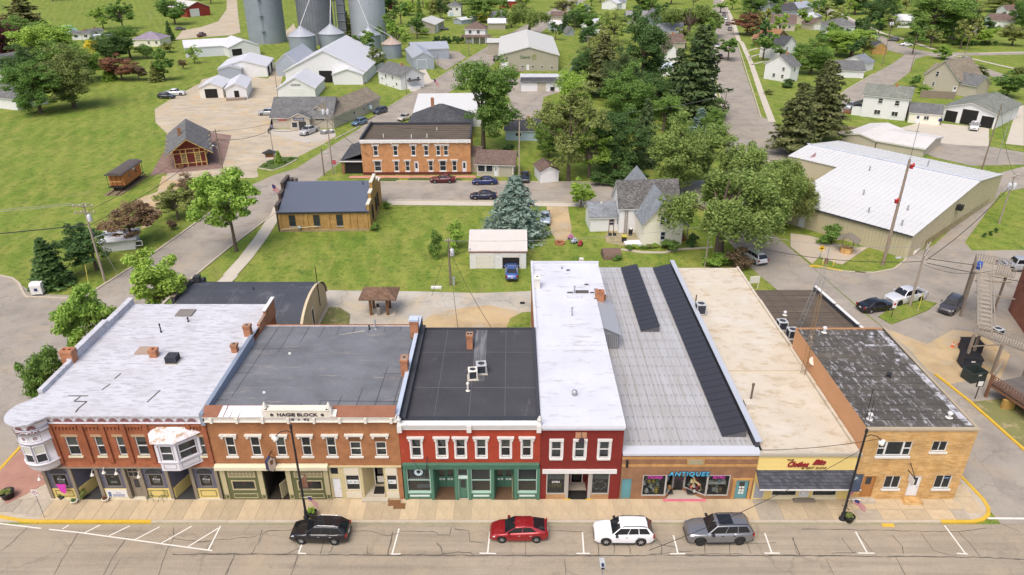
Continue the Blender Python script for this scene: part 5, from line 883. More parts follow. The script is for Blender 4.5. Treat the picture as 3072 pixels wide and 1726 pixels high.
P(qz,'wall',plain('tan_stucco',(.52,.41,.25),.9,.12,.5,stain=(.36,.27,.16),stain_amt=.02),lambda q: (q.exx([(a,b-.1 if b > 1 else b+GZ) for a,b in AP],-38.7,-23.7)))
RQ=streaky('dark_felt_roof',(.066,.072,.088),(.11,.115,.13),.4,(.5,.5,.5),var=.15)
P(qz,'roof',RQ,lambda q: q.add([(x,archz(math.pi*i/18)[0],archz(math.pi*i/18)[1]) for x in (-38.6,-23.6) for i in range(19)],[(i,i+19,i+20,i+1) for i in range(18)],0,True))
P(qz,'roof_seam',plain('felt_lap',(.10,.105,.115),.8,.2),lambda q: [q.add([(x+dx,archz(math.pi*i/18)[0],archz(math.pi*i/18)[1]+.015) for dx in (0,.06) for i in range(19)],[(i,i+19,i+20,i+1) for i in range(18)]) for x in (-35.6,-32.6,-29.6,-26.6)]+[q.box(-38.6,-23.6,archz(math.pi*i/18)[0]-.03,archz(math.pi*i/18)[0]+.03,archz(math.pi*i/18)[1],archz(math.pi*i/18)[1]+.02) for i in (5,9,13)])
P(qz,'end_coping',plain('tan_coping',(.6,.5,.34),.8,.1),lambda q: q.add([(x,archz(math.pi*i/18)[0],archz(math.pi*i/18)[1]+.06) for x in (-23.75,-23.45) for i in range(19)],[(i,i+19,i+20,i+1) for i in range(18)]))
P(qz,'stepped_parapet',DFLASH,lambda q: (q.box(-39.1,-38.7,69.0,72.4,0,3.7),q.box(-39.1,-38.7,72.4,77.0,0,5.2),q.box(-39.1,-38.7,77,79.4,0,4.7),q.box(-39.1,-38.7,79.4,81,0,3.6),q.box(-38.7,-38.0,77.6,78.4,4.4,5.2)));P(qz,'parapet_coping',plain('brown_coping',(.26,.20,.14),.8,.15),lambda q: (q.box(-39.2,-38.6,72.35,77.05,5.2,5.3)))
T_=Matrix.Translation((-23.7,74.6,GZ)) @ Matrix.Rotation(rad(90),4,'Z');door(qz,T_,-.9,.1,0,2.9,BROWNW,OFFW,(.2,1.3,2.6),rec=-.02)
P(qz,'flue',DARK,lambda q: (q.cyl((-23.55,77.2,1.5),(-23.55,77.2,6.8),.05),q.cyl((-30.5,75,4.7),(-30.5,75,5.2),.05)))
kx,ky=-16.45,78.4
ki=thing('kiosk_shelter','small shelter with brown shingled hip roof on wooden posts','shelter',(kx,ky,GZ));SHB=shingle('brown_shingle',(.20,.125,.085),.22)
MB().box(-1.9,1.9,-1.1,1.5,0,.14).build('base',CONC,ki)
for sx in (-1.03,1.03): MB().box(sx-.14,sx+.14,-.95,-.67,.14,2.6).build('post',BROWNW,ki);MB().box(sx-.14,sx+.14,.9,1.18,.14,2.6).build('post',BROWNW,ki)
MB().add([(-2.3,-1.5,2.62),(2.3,-1.5,2.62),(2.3,2.0,2.62),(-2.3,2.0,2.62),(-.8,.25,3.5),(.8,.25,3.5),(-2.3,-1.5,2.5),(2.3,-1.5,2.5),(2.3,2.0,2.5),(-2.3,2.0,2.5)],[(0,1,5,4),(1,2,5),(2,3,4,5),(3,0,4),(6,7,1,0),(7,8,2,1),(8,9,3,2),(9,6,0,3),(9,8,7,6)]).build('roof',SHB,ki)
MB().box(-1.2,1.2,-.93,-.7,2.3,2.5).build('beam',WOOD,ki);MB().box(-1.2,1.2,.9,1.16,2.3,2.5).build('beam',WOOD,ki)
bn=thing('litter_bin','grey litter bin under the brown roofed shelter','bin',(kx-.05,ky-.75,GZ+.14));MB().lathe([(.26,0),(.3,.9),(.3,.95),(.22,1.05),(0,1.12)],0,0,14).build('drum',plain('bin_grey',(.25,.24,.21),.7),bn);MB().box(-.25,.05,-.12,.12,1.08,1.5).build('bin_hood',BLACK,bn)
import bmesh
TYRE=plain('tyre_rubber',(.022,.022,.023),.85,.15);RIM=plain('alloy_rim',(.55,.56,.57),.35,.06,metal=.6);RIMD=plain('black_rim',(.03,.03,.032),.4,.1)
CGL=glassm('car_glass',(.014,.016,.019),0);LAMP=plain('headlamp',(.62,.64,.66),.2,.05);TAIL=plain('tail_lamp',(.30,.012,.012),.25,.1);TRIM=plain('black_trim',(.03,.03,.032),.6,.1);CHROME=plain('chrome_trim',(.6,.61,.62),.25,.04,metal=.8)
PLATE=plain('number_plate',(.6,.6,.58),.6)
_wh={}
def wheelmesh(r,dark):
 k=(round(r,2),dark)
 if k not in _wh:
  T_=Matrix.Rotation(rad(90),4,'X');t=MB(T_);t.lathe([(r*.62,-.1),(r*.95,-.11),(r,-.07),(r,.07),(r*.95,.11),(r*.62,.1),(r*.62,-.1)],0,0,20)
  b=MB(T_);b.lathe([(0,.06),(r*.6,.06),(r*.64,.1),(r*.64,-.1),(r*.6,-.06),(0,-.06)],0,0,20,1);
  for i in range(6):
   a=i*math.pi/3;c_,s_=math.cos(a),math.sin(a)
   for zz in (.065,-.065):
    w_=r*.11;vs=[(c_*.03-s_*w_,s_*.03+c_*w_,zz),(c_*.03+s_*w_,s_*.03-c_*w_,zz),(c_*r*.62+s_*w_*.8,s_*r*.62-c_*w_*.8,zz),(c_*r*.62-s_*w_*.8,s_*r*.62+c_*w_*.8,zz)];b.add(vs,[(0,1,2,3) if zz < 0 else (3,2,1,0)])
  _wh[k]=(t.mesh('wheel',TYRE),b.mesh('rim',[RIMD if dark else RIM,TYRE]))
 return _wh[k]
SPEC={  # L, W, H, wheel r, wheelbase, front axle from nose, hood z, nose z, belt z, tail z, xA, xB, xC, xD (from nose)
'suv': (4.55,1.84,1.66,.35,2.62,.92,1.02,.82,1.06,1.08,1.25,1.98,3.95,4.46),'bigsuv': (5.15,2.0,1.80,.40,3.07,.98,1.14,.98,1.16,1.16,1.50,2.25,4.65,5.08),
'hatch': (4.55,1.76,1.47,.32,2.70,.95,.92,.66,.95,1.10,1.15,2.05,3.35,4.35),'sedan': (4.8,1.82,1.46,.32,2.78,.95,.95,.74,.97,1.02,1.42,2.20,3.35,4.05),
'van': (5.1,1.98,1.78,.33,3.0,.95,1.05,.80,1.08,1.1,1.15,2.05,4.7,5.05),'pickup': (5.75,1.98,1.88,.40,3.55,1.0,1.18,1.05,1.18,1.15,1.6,2.25,3.75,4.05),'jeep': (4.62,1.86,1.68,.37,2.70,.90,1.05,.92,1.08,1.10,1.32,2.02,4.05,4.55)}
def car(kind,col,label,x,y,heading,z=-.12,rim_dark=False,rails=None,sunroof=False,detail=True,clad=False,group=None,name=None,metal=.25):
 L,W,H,r,wbs,fo,hz,nz,bz,tz,xA,xB,xC,xD=SPEC[kind];pick=kind == 'pickup'
 nm=name or {'pickup': 'pickup_truck','van': 'minivan'}.get(kind,'parked_car');t=thing(nm,label,'pickup truck' if pick else 'car',(x,y,z),heading,group)
 paint=carpaint('paint_%02d_%02d_%02d' % tuple(int(c*99) for c in col),col,metal);X=lambda d: L/2-d
 ra=r+.07;ax=(fo,fo+wbs);st={0.,.03,.1,.22,.45,.7,xA*.8,xA,(xA+xD)/2,xD,L-.7,L-.4,L-.18,L-.06,L}
 for a in ax: st |= {a+ra*math.cos(math.pi*i/8) for i in range(9)} | {a-ra-.02,a+ra+.02}
 if pick: st |= {xD+.02,xD+.05}
 st=sorted(s for s in st if 0 <= s <= L)
 def ztop(d):
  if d < .1: return nz-.22+2.2*d
  if d < .7: return nz+(hz-.05-nz)*((d-.1)/.6)**.7
  if d < xA: return hz-.05+.05*(d-.7)/(xA-.7)
  if pick and d > xD+.03: return .78
  if d < xD: return hz+(tz-hz)*(d-xA)/(xD-xA) if not pick else bz
  e=(d-xD)/max(.05,L-xD);return tz-(.06*e if e < .75 else .06+.35*(e-.75)/.25)
 def half(d): e=abs(d-L/2)/(L/2);return W/2*(1-.17*e**5-.03*e**2)
 b=MB();ring=[]
 for d in st:
  zb=.22+(.12*(1-d/.3) if d < .3 else 0)+(.14*(d-L+.35)/.35 if d > L-.35 else 0)
  for a in ax:
   if abs(d-a) < ra: zb=max(zb,r+math.sqrt(max(0,ra*ra-(d-a)**2)))
  zt=max(ztop(d),zb+.06);w=half(d);hs=zt-zb
  pts=[(w*.95,zb),(w*.995,zb+.2*hs),(w,zb+.5*hs),(w*.985,zb+.78*hs),(w*.93,zb+.95*hs),(w*.80,zt),(w*.4,zt+.025),(0,zt+.03)]
  ring.append([(X(d),p[0],p[1]) for p in pts]+[(X(d),-p[0],p[1]) for p in pts[-2::-1]])
 n=len(ring[0]);vs=[p for R_ in ring for p in R_];fs=[(i*n+j,i*n+j+1,(i+1)*n+j+1,(i+1)*n+j) for i in range(len(ring)-1) for j in range(n-1)]
 b.add(vs,[f[::-1] for f in fs],0,True);b.add(ring[0],[tuple(range(n))],0);b.add(ring[-1],[tuple(range(n-1,-1,-1))],0)
 b.build('body',paint,t)
 MB().box(X(L-.25),X(.25),-W/2+.3,W/2-.3,.2,.62).build('underbody_light_block',TRIM,t)  # dark box added in the open shell to block light behind the wheels
 wb_,wr=W/2*.90,W/2*.70;zA,zD=ztop(xA)-.02,(bz if pick else ztop(xD))-.02;roofz=H
 Bm=bmesh.new();xm=(xB+xC)/2
 P8=[(X(xA),wb_*.97,zA),(X(xB),wr*.97,roofz-.05),(X(xm),wr,roofz),(X(xC),wr*.95,roofz-.06),(X(xD),wb_*.93,zD)]
 vl=[Bm.verts.new(p) for p in P8];vr=[Bm.verts.new((p[0],-p[1],p[2])) for p in P8];vm=[Bm.verts.new((X(xA+.0),0,zA+.02)),Bm.verts.new((X(xB)+.03,0,roofz-.02)),Bm.verts.new((X(xm),0,roofz+.025)),Bm.verts.new((X(xC)-.02,0,roofz-.03)),Bm.verts.new((X(xD)-.02,0,zD+.02))]
 Bm.faces.new(vl[::-1]);Bm.faces.new(vr)
 for i in range(4): Bm.faces.new([vl[i],vl[i+1],vm[i+1],vm[i]]);Bm.faces.new([vm[i],vm[i+1],vr[i+1],vr[i]])
 ed=[e for e in Bm.edges if not all(abs(v.co.y) < 1e-4 for v in e.verts) and not all(v in (vl[0],vl[4],vr[0],vr[4]) for v in e.verts)]
 bmesh.ops.bevel(Bm,geom=ed,offset=.07,segments=2,affect='EDGES',profile=.6);bmesh.ops.recalc_face_normals(Bm,faces=Bm.faces)
 me=bpy.data.meshes.new('cabin');Bm.to_mesh(me);Bm.free();me.materials.append(paint)
 for p in me.polygons: p.use_smooth=True
 inst(me,'cabin',t)
 V=Vector
 def pane(nm_,c4,off,mat_=CGL):
  c4=[V(p) for p in c4];nn=(c4[1]-c4[0]).cross(c4[2]-c4[0]).normalized();ctr=sum(c4,V())/len(c4)
  if nn.dot(ctr-V((X((xA+xD)/2),0,.7))) < 0: nn=-nn;c4=c4[::-1]
  q=[p+nn*off for p in c4];q2=[p-nn*.02 for p in c4];k=len(q);MB().add([tuple(p) for p in q+q2],[tuple(range(k))]+[((i+1) % k,i,i+k,(i+1) % k+k) for i in range(k)]).build(nm_,mat_,t)
 def lerp(a,b_,f): return tuple(a[i]+(b_[i]-a[i])*f for i in range(3))
 for nm_,(lo,hi) in (('windscreen',(P8[0],P8[1])),('rear_window',(P8[4],P8[3]))):
  a0,a1=lerp(lo,hi,.06),lerp(lo,hi,.93);a0=(a0[0],a0[1]*.93,a0[2]);a1=(a1[0],a1[1]*.9,a1[2]);pane(nm_,[a0,a1,(a1[0],-a1[1],a1[2]),(a0[0],-a0[1],a0[2])],.035)
 cuts=[(.03,.36),(.385,.64),(.665,.93)] if not pick else [(.03,.5),(.54,.94)]
 if kind in ('sedan','hatch'): cuts=[(.03,.42),(.445,.80)]
 for s_ in (1,-1):
  for u0,u1 in cuts:
   q=[];
   for u,v in ((u0,.1),(u1,.1),(u1,.84),(u0,.84)):
    lo=lerp(P8[0],P8[4],u);hi=lerp((P8[1][0],wr,roofz),(P8[3][0],wr*.97,roofz),u);p=lerp(lo,hi,v);q.append((p[0],p[1]*s_,p[2]))
   pane('side_window',q,.022)
 tm,rm=wheelmesh(r,rim_dark)
 for a in ax:
  for s_ in (1,-1): w_=inst(tm,'wheel',t,(X(a),s_*(W/2-.13),r));inst(rm,'rim',w_,(0,0,0));
 for s_ in (1,-1):
  MB().add([(X(.09),s_*W*.27,nz-.12),(X(.14),s_*W*.42,nz-.1),(X(.42),s_*W*.475,nz-.02),(X(.42),s_*W*.46,nz+.06),(X(.12),s_*W*.30,nz-.02)],[(0,1,2,3,4) if s_ > 0 else (4,3,2,1,0)]).build('headlight',LAMP,t)
  zt_=tz if not pick else 1.05;MB().box(X(L+.0),X(L-.1),min(s_*W*.33,s_*W*.455),max(s_*W*.33,s_*W*.455),zt_-.32,zt_-.05).build('tail_light',TAIL,t)
  MB().box(X(xA+.45),X(xA+.25),min(s_*W*.5,s_*W*.6),max(s_*W*.5,s_*W*.6),hz+.02,hz+.17).build('mirror',paint if not clad else TRIM,t)
  if detail:
   for dd in (xA+1.05,xA+1.95):
    if dd < xD-.3: MB().box(X(dd+.18),X(dd),min(s_*W*.494,s_*W*.507),max(s_*W*.494,s_*W*.507),hz-.16,hz-.12).build('door_handle',CHROME if not clad else TRIM,t)
  if rails:
   MB().tube([(X(xB+.1),s_*wr*.92,H-.02),(X(xB+.3),s_*wr*.9,H+.07),(X(xC-.3),s_*wr*.88,H+.06),(X(xC-.05),s_*wr*.9,H-.02)],.028).build('roof_rail',rails,t)
 MB().box(X(-.015),X(.14),-W*.36,W*.36,.28,.42).build('bumper',TRIM,t);MB().box(X(.0),X(.1),-W*.24,W*.24,nz-.36,nz-.2).build('grille',TRIM,t)
 MB().box(X(L+.02),X(L-.15),-W*.4,W*.4,.32,.5).build('rear_bumper',TRIM if clad or detail else paint,t);MB().box(X(L+.03),X(L-.02),-.16,.16,.62,.76).build('number_plate',PLATE,t)
 if clad:
  for s_ in (1,-1): MB().box(X(fo+wbs-ra),X(fo+ra),min(s_*W*.475,s_*W*.503),max(s_*W*.475,s_*W*.503),.22,.34).build('sill_cladding',TRIM,t)
 if sunroof: MB().box(X(xB+1.25),X(xB+.15),-wr*.72,wr*.72,H-.03,H+.034).build('sunroof',CGL,t)
 if pick:
  x0,x1=X(L-.02),X(xD+.03)
  MB().box(x0+.03,x1,W/2-.2,W/2-.1,.75,1.14).build('bed_side',paint,t);MB().box(x0+.03,x1,-W/2+.1,-W/2+.2,.75,1.14).build('bed_side',paint,t);MB().box(x0,x0+.12,-W/2+.15,W/2-.15,.75,1.13).build('tailgate',paint,t);MB().box(x0+.1,x1,-W/2+.2,W/2-.2,.79,.85).build('bed_floor',TRIM,t)
 return t
def carpx(kind,col,label,z_,pf,pr,**kw):
 """stand a car with its near side wheels on two survey points (front, rear)"""
 L,W,H,r,wbs,fo=SPEC[kind][:6];a,b=Vector(z_.g(*pf,-.13)),Vector(z_.g(*pr,-.13));d=(a-b).normalized();n=Vector((-d.y,d.x));n=n if n.y > 0 else -n
 mid=(a+b)/2+n*(W/2-.1);mid=mid+d*(fo+wbs/2-L/2);return car(kind,col,label,mid.x,mid.y,math.atan2(d.y,d.x),**kw)
carpx('suv',(.012,.012,.016),'black hatchback SUV parked by the black street lamp',F2,(765,1213),(1015,1219),sunroof=True,rails=CHROME)
carpx('hatch',(.33,.012,.018),'bright red hatchback parked at the kerb',F3,(890,1202),(1156,1202),rails=None,metal=.4)
carpx('jeep',(.80,.80,.82),'white SUV with black roof rails parked at the kerb',F4,(170,1222),(431,1224),rails=TRIM,clad=True,metal=0)
carpx('bigsuv',(.26,.265,.28),'large silver grey SUV with glass roof parked at the kerb',F4,(875,1223),(1176,1217),rails=TRIM,clad=True,rim_dark=True,sunroof=True,metal=.6)
def cg(kind,col,label,z_,p,hd,**kw): x,y=z_.g(*p,-.13);return car(kind,col,label,x,y,rad(hd),**kw)
SIL,WHT,BLK,NVY,GRY=(.42,.43,.45),(.72,.72,.73),(.014,.014,.017),(.02,.03,.075),(.075,.08,.085)
x,y=F8.g(338,238);car('sedan',(.06,.12,.33),'blue sedan backed half out of the white garage',x,y+2.35,rad(91))
cg('suv',WHT,'white SUV parked beside the big willow',M4,(1405,1325),108,rails=TRIM)
cg('sedan',BLK,'black sedan parked by the small grass island',R2,(495,575),14);cg('pickup',(.74,.74,.75),'white pickup with black bed cover by the utility pole',R2,(775,490),202,rim_dark=True);cg('suv',(.07,.065,.07),'dark grey SUV on the lot behind the grass island',R2,(1215,575),222,rails=TRIM);cg('pickup',SIL,'silver pickup leaving at the right edge',R2,(1880,190),-4)
cg('pickup',WHT,'white pickup in front of the three bay garage',N4,(1985,1400),238);cg('pickup',(.55,.58,.62),'pale grey pickup beside the white two storey house',N4,(640,1180),232);cg('sedan',(.03,.02,.035),'dark purple car below the white two storey house',N4,(485,1310),245)
cg('sedan',WHT,'white coupe on the far right street',N4,(1252,500),352,detail=False);cg('suv',GRY,'dark SUV on the far right street behind the white coupe',N4,(1112,448),165,detail=False);cg('suv',GRY,'dark car parked beside the grey hip roofed house',N4,(722,275),170,detail=False);cg('suv',SIL,'silver SUV behind the beige gabled house',N4,(1880,665),170,detail=False);cg('sedan',WHT,'small white car at the top right street bend',N4,(362,105),175,detail=False)
for k,(px,py,kd,cl,lb) in enumerate(((1560,150,'suv',WHT,'farthest white car parked left on the long straight street'),(1562,182,'sedan',(.5,.6,.68),'pale blue car parked left on the long straight street'),(1565,213,'sedan',WHT,'white car parked left behind the dark nosed car'),(1580,285,'sedan',(.35,.36,.4),'grey car parked left on the long straight street'),(1705,175,'sedan',(.06,.06,.09),'dark blue car parked right on the long straight street'),(1722,213,'sedan',(.6,.68,.68),'pale green car parked right on the long straight street'),(1745,275,'suv',BLK,'black SUV parked right beside the copper tree'),(1768,330,'sedan',GRY,'dark grey car parked right at the side turning'))):
 cg(kd,cl,lb,N3,(px,py),258 if px < 1650 else 80,detail=False,group='cars parked on the long straight street')
cg('suv',SIL,'silver SUV driving on the long straight street',N3,(1632,515),258,detail=False);cg('sedan',(.30,.06,.09),'dark red car driving on the long straight street',N3,(1665,632),258,detail=False);cg('van',WHT,'white van at the far end of the straight street',T2,(1965,100),262,detail=False)
cg('sedan',(.10,.012,.02),'maroon sedan parked before the orange brick hotel',M3,(355,680),181);cg('sedan',(.02,.035,.13),'blue sedan parked before the porch annex',M3,(702,695),181);cg('sedan',(.012,.015,.05),'navy sedan parked beside the blue spruce',M3,(690,815),181);cg('sedan',(.45,.53,.6),'pale blue car half hidden behind the blue spruce',M3,(1198,1000),268);cg('sedan',BLK,'black car parked by the small white shed',M3,(1035,660),268)
cg('pickup',(.55,.55,.54),'silver pickup parked at the farm store entrance',HS,(1090,1180),248);cg('van',SIL,'silver minivan at the left end of the farm store',HS,(190,770),190);cg('suv',(.12,.20,.30),'blue SUV parked beside the farm store lawn',HS,(2200,990),240);cg('suv',(.05,.06,.08),'dark blue SUV parked up the street from the farm store',N1,(2318,1230),240);cg('sedan',(.55,.50,.42),'tan car parked beside the block workshop',N2,(415,1300),240)
cg('suv',(.03,.035,.045),'black SUV on the edge of the gravel yard',L0,(1610,950),0);cg('pickup',WHT,'white pickup behind the black SUV on the gravel yard',L0,(1690,920),5);cg('pickup',BLK,'black pickup beside the tan seed warehouse',N2,(1408,660),85,detail=False);cg('sedan',(.1,.09,.1),'dark car outside the cream shed',N2,(835,328),10,detail=False);cg('pickup',(.10,.02,.025),'dark red truck behind the long white shed',N1,(382,398),85,detail=False);cg('suv',GRY,'dark car on the lane by the red barn',L0,(1742,292),20,detail=False)
npr=np.random.RandomState(5)
def quads(cen,nrm,size,asp=1.5):
 """one leaf-sized diamond for each centre"""
 n=len(cen);a=npr.normal(size=(n,3));u=np.cross(nrm,a);u /= np.linalg.norm(u,axis=1)[:,None]+1e-9;w=np.cross(nrm,u);s=(size*npr.uniform(.6,1.35,n))[:,None]
 v=np.stack([cen-u*s*asp,cen-w*s*.8+nrm*s*.15,cen+u*s*asp,cen+w*s*.8+nrm*s*.15],1).reshape(-1,3);return v
def meshq(name,v,mat_):
 n=len(v)//4;me=bpy.data.meshes.new(name);me.vertices.add(len(v));me.vertices.foreach_set('co',v.astype(np.float32).ravel());me.loops.add(n*4);me.polygons.add(n)
 me.loops.foreach_set('vertex_index',np.arange(n*4,dtype=np.int32));me.polygons.foreach_set('loop_start',np.arange(0,n*4,4,dtype=np.int32));me.polygons.foreach_set('loop_total',np.full(n,4,np.int32));me.update();me.validate();me.materials.append(mat_);return me
def sph(n): d=npr.normal(size=(n,3));return d/np.linalg.norm(d,axis=1)[:,None]
def clumps(k,zc,rx,rz,shell=.45,low=-.75):
 d=sph(k*3);d=d[d[:,2] > low][:k];f=(shell+(1-shell)*npr.uniform(0,1,len(d))**.5)[:,None];c_=d*f*np.array([rx,rx,rz]);c_[:,2] += zc;return c_,d
def broad(n,k,leaf,cr=(.10,.17),zc=.54,rx=.40,rz=.36,flat=.95,shell=.45,low=-.93,lump=1.):
 """crown of limb masses, each a bunch of leafy clumps, with gaps between"""
 nl=max(6,k//7);lc,_=clumps(nl,zc,rx*.76,rz*.95,.5,low);lr=npr.uniform(.13,.21,nl)*rx/.4*lump;lk=npr.randint(0,len(lc),k);c_=lc[lk]+sph(k)*(lr[lk]*npr.uniform(.45,1.08,k))[:,None]*np.array([1,1,.95])
 r=npr.uniform(cr[0],cr[1],k)*.62;pk=npr.randint(0,k,n);dd=sph(n);dd[:,2]=np.abs(dd[:,2])*.35+dd[:,2]*.65
 rr=(r[pk]*(.35+.75*npr.uniform(0,1,n)**.7))[:,None];cen=c_[pk]+dd*rr*np.array([1,1,flat]);nr=dd*.6+sph(n)*.7+np.array([0,0,.45]);nr /= np.linalg.norm(nr,axis=1)[:,None];return quads(cen,nr,leaf),c_
def conif(n,leaf,tiers=16,r0=.34,z0=.06,droop=.25,pw=1.0,rag=.12):
 """whorls of boughs, each a flat spray of needles"""
 V=[]
 for t in range(tiers):
  f=(t+.3*npr.uniform())/tiers;z=z0+(1-z0)*f;rad_=r0*(1-f)**pw+.012;nb=max(5,int(13*(1-f)+5));m=int(n*(1-f*.75)/tiers/nb)+2;a0=npr.uniform(0,6)
  for b in range(nb):
   a=a0+2*math.pi*b/nb+npr.uniform(-.2,.2);R_=rad_*npr.uniform(1-2.2*rag,1+rag);q=npr.uniform(.12,1,m)**.7;side=npr.normal(size=m)*.16*R_*(1.15-q*.7)
   x=q*R_*math.cos(a)-side*math.sin(a);y=q*R_*math.sin(a)+side*math.cos(a);zz=z-droop*R_*q**1.6+npr.normal(size=m)*.010
   cen=np.stack([x,y,zz],1);nr=np.stack([.35*math.cos(a)+npr.normal(size=m)*.4,.35*math.sin(a)+npr.normal(size=m)*.4,.8+npr.normal(size=m)*.3],1);nr /= np.linalg.norm(nr,axis=1)[:,None];V.append(quads(cen,nr,leaf,1.9))
 return np.concatenate(V)
def weep(n,k,leaf):
 nl=11;lc,ld=clumps(nl,.60,.33,.27,.55,-.6);lk=npr.randint(0,nl,k);c_=lc[lk]+sph(k)*npr.uniform(.03,.13,k)[:,None]*np.array([1,1,.7]);d=c_-np.array([0,0,.55]);d /= np.linalg.norm(d,axis=1)[:,None];V=[];m=n//k
 for i in range(k):
  ns=7
  for s_ in range(ns):
   o=c_[i]+sph(1)[0]*.045;L_=npr.uniform(.08,.34)*(.4+abs(np.hypot(*c_[i][:2]))*1.6);q=npr.uniform(0,1,m//ns+1);cen=o+np.stack([d[i,0]*.06*np.sin(q*2.5),d[i,1]*.06*np.sin(q*2.5),.02-q*L_],1)+npr.normal(size=(len(q),3))*.011;cen[:,2]=np.maximum(cen[:,2],.1)
   nr=sph(len(q))*.8+np.array([d[i,0]*.5,d[i,1]*.5,.4]);nr /= np.linalg.norm(nr,axis=1)[:,None];V.append(quads(cen,nr,leaf,1.7))
 return np.concatenate(V),c_
LG=leafm('leaf_bright_green',(0.231,0.393,0.060),(0.433,0.584,0.120));MG=leafm('leaf_mid_green',(0.120,0.231,0.048),(0.251,0.384,0.091));DG=leafm('leaf_dark_green',(0.060,0.130,0.040),(0.142,0.237,0.072));OL=leafm('leaf_olive',(0.182,0.231,0.065),(0.353,0.384,0.125))
WL=leafm('leaf_willow',(.185,.285,.070),(.350,.430,.130));BS=leafm('needle_blue',(0.171,0.262,0.231),(0.384,0.493,0.433));DC=leafm('needle_dark',(0.071,0.127,0.047),(0.177,0.230,0.088));OC=leafm('needle_olive',(0.125,0.151,0.060),(0.273,0.273,0.111))
PR=leafm('leaf_purple',(0.060,0.020,0.028),(0.151,0.051,0.060));BRL=leafm('leaf_bronze',(0.171,0.117,0.072),(0.333,0.231,0.142));YL=leafm('leaf_yellow',(0.726,0.624,0.060),(1.048,0.887,0.120));CP=leafm('leaf_copper',(0.191,0.091,0.060),(0.404,0.202,0.120))
BARK=plain('bark',(.13,.10,.075),.95,.3,4.)
PROTO={}
def limbs(name,c_,zt=.34,r=.022,k=9,zb=.0,sway=.0):
 b=MB();pts=[(0,0,zb),(sway*.3,0,zt*.5),(sway,0,zt)];b.cyl((0,0,-.01),pts[1],r*1.35,r*1.0,9);b.cyl(pts[1],pts[2],r,r*.8,9);idx=npr.permutation(len(c_))[:k] if len(c_) else []
 for i in idx: p=c_[i];m_=(p[0]*.45+sway*.5,p[1]*.45,zt+(p[2]-zt)*.55);b.cyl((sway,0,zt*.95),m_,r*.55,r*.32,6);b.cyl(m_,tuple(p),r*.32,r*.1,5)
 if len(c_): b.cyl((sway,0,zt*.95),(0,0,.8),r*.7,r*.12,6)
 return b.mesh(name,BARK)
for s_ in range(3):
 v,c_=broad(11000,80,.0145,(.10,.17));PROTO['round%d' % s_]=(meshq('crown',v,MG),limbs('trunk',c_));v,c_=broad(21000,150,.0095,(.09,.16),.53,.42,.40,shell=.5);PROTO['big%d' % s_]=(meshq('crown',v,MG),limbs('trunk',c_,.36,.026,14))
for s_ in range(2):
 v,c_=broad(10500,95,.0115,(.07,.14),.57,.42,.38,shell=.35);PROTO['airy%d' % s_]=(meshq('crown',v,MG),limbs('trunk',c_,.4,.02,16));v,c_=broad(3600,44,.024,(.16,.26),.48,.36,.36,shell=.3,low=-1);PROTO['bush%d' % s_]=(meshq('foliage',v,MG),limbs('stem',c_,.2,.015,6))
 PROTO['spruce%d' % s_]=(meshq('crown',conif(12000,.0125,18,.36,.04,.22,.72),BS),limbs('trunk',[],.9,.018));PROTO['pine%d' % s_]=(meshq('crown',conif(10500,.0150,13,.30,.12,.05,.75,.26),DC),limbs('trunk',[],.92,.018));PROTO['cone%d' % s_]=(meshq('crown',conif(4200,.017,14,.22,.05,.3,.9,.1),DC),limbs('trunk',[],.9,.014))
 v,c_=weep(36000,120,.0080);PROTO['willow%d' % s_]=(meshq('crown',v,WL),limbs('trunk',c_,.36,.030,26,0,.03))
 v,c_=broad(2200,26,.026,(.09,.15));PROTO['far%d' % s_]=(meshq('crown',v,MG),limbs('trunk',c_[:5],.34,.022,4))
for s_ in range(2): v,c_=broad(11000,80,.0145,(.09,.16),.67,.40,.27,shell=.45,low=-.9);PROTO['street%d' % s_]=(meshq('crown',v,LG),limbs('trunk',c_,.42,.018,10))
_vi={}
TR=random.Random(21)
def tree(kind,mat_,label,x,y,h,w,name=None,group=None,cat='tree',z=GZ):
 vs=sorted(k for k in PROTO if k.rstrip('0123456789') == kind);i=_vi.get(kind,0);_vi[kind]=i+1;cm,tm=PROTO[vs[i % len(vs)]]
 nm=name or {'spruce': 'spruce_tree','pine': 'pine_tree','cone': 'conifer_tree','willow': 'willow_tree','bush': 'shrub'}.get(kind,'leafy_tree')
 if kind == 'bush' and cat == 'tree': cat='shrub'
 t=thing(nm,label,cat,(x,y,z),TR.uniform(0,6.28),group);sw=w/{'round': .95,'street': .98,'big': .98,'airy': .98,'bush': .98,'spruce': .74,'pine': .62,'cone': .46,'willow': .92,'far': .95}[kind]*{'willow': 1.22,'street': 1.15,'big': 1.3,'airy': 1.22,'round': 1.2,'spruce': 1.3}.get(kind,1.12);h=h*(1.14 if kind == 'big' else 1.06)
 c_=inst(cm,'foliage' if kind == 'bush' else 'crown',t,scale=(sw,sw,h));k=bpy.data.objects.new('trunk' if kind != 'bush' else 'stem',tm);link(k,t);k.scale=(sw*.5+h*.5,sw*.5+h*.5,h) if kind in ('spruce','pine','cone') else (sw,sw,h)
 c_.material_slots[0].link='OBJECT';c_.material_slots[0].material=mat_;return t
def tp(kind,mat_,label,z_,u,v,top,wpx,**kw):
 """tree from its foot, the height of its top and its width on the sight lines"""
 x,y=z_.g(u,v);h=z_.w(u,top,y)[1];ym=y;a=z_.w(u-wpx/2,(v+top)/2,ym)[0];b=z_.w(u+wpx/2,(v+top)/2,ym)[0];return tree(kind,mat_,label,x,y,max(.6,h*.97),(b-a),**kw)
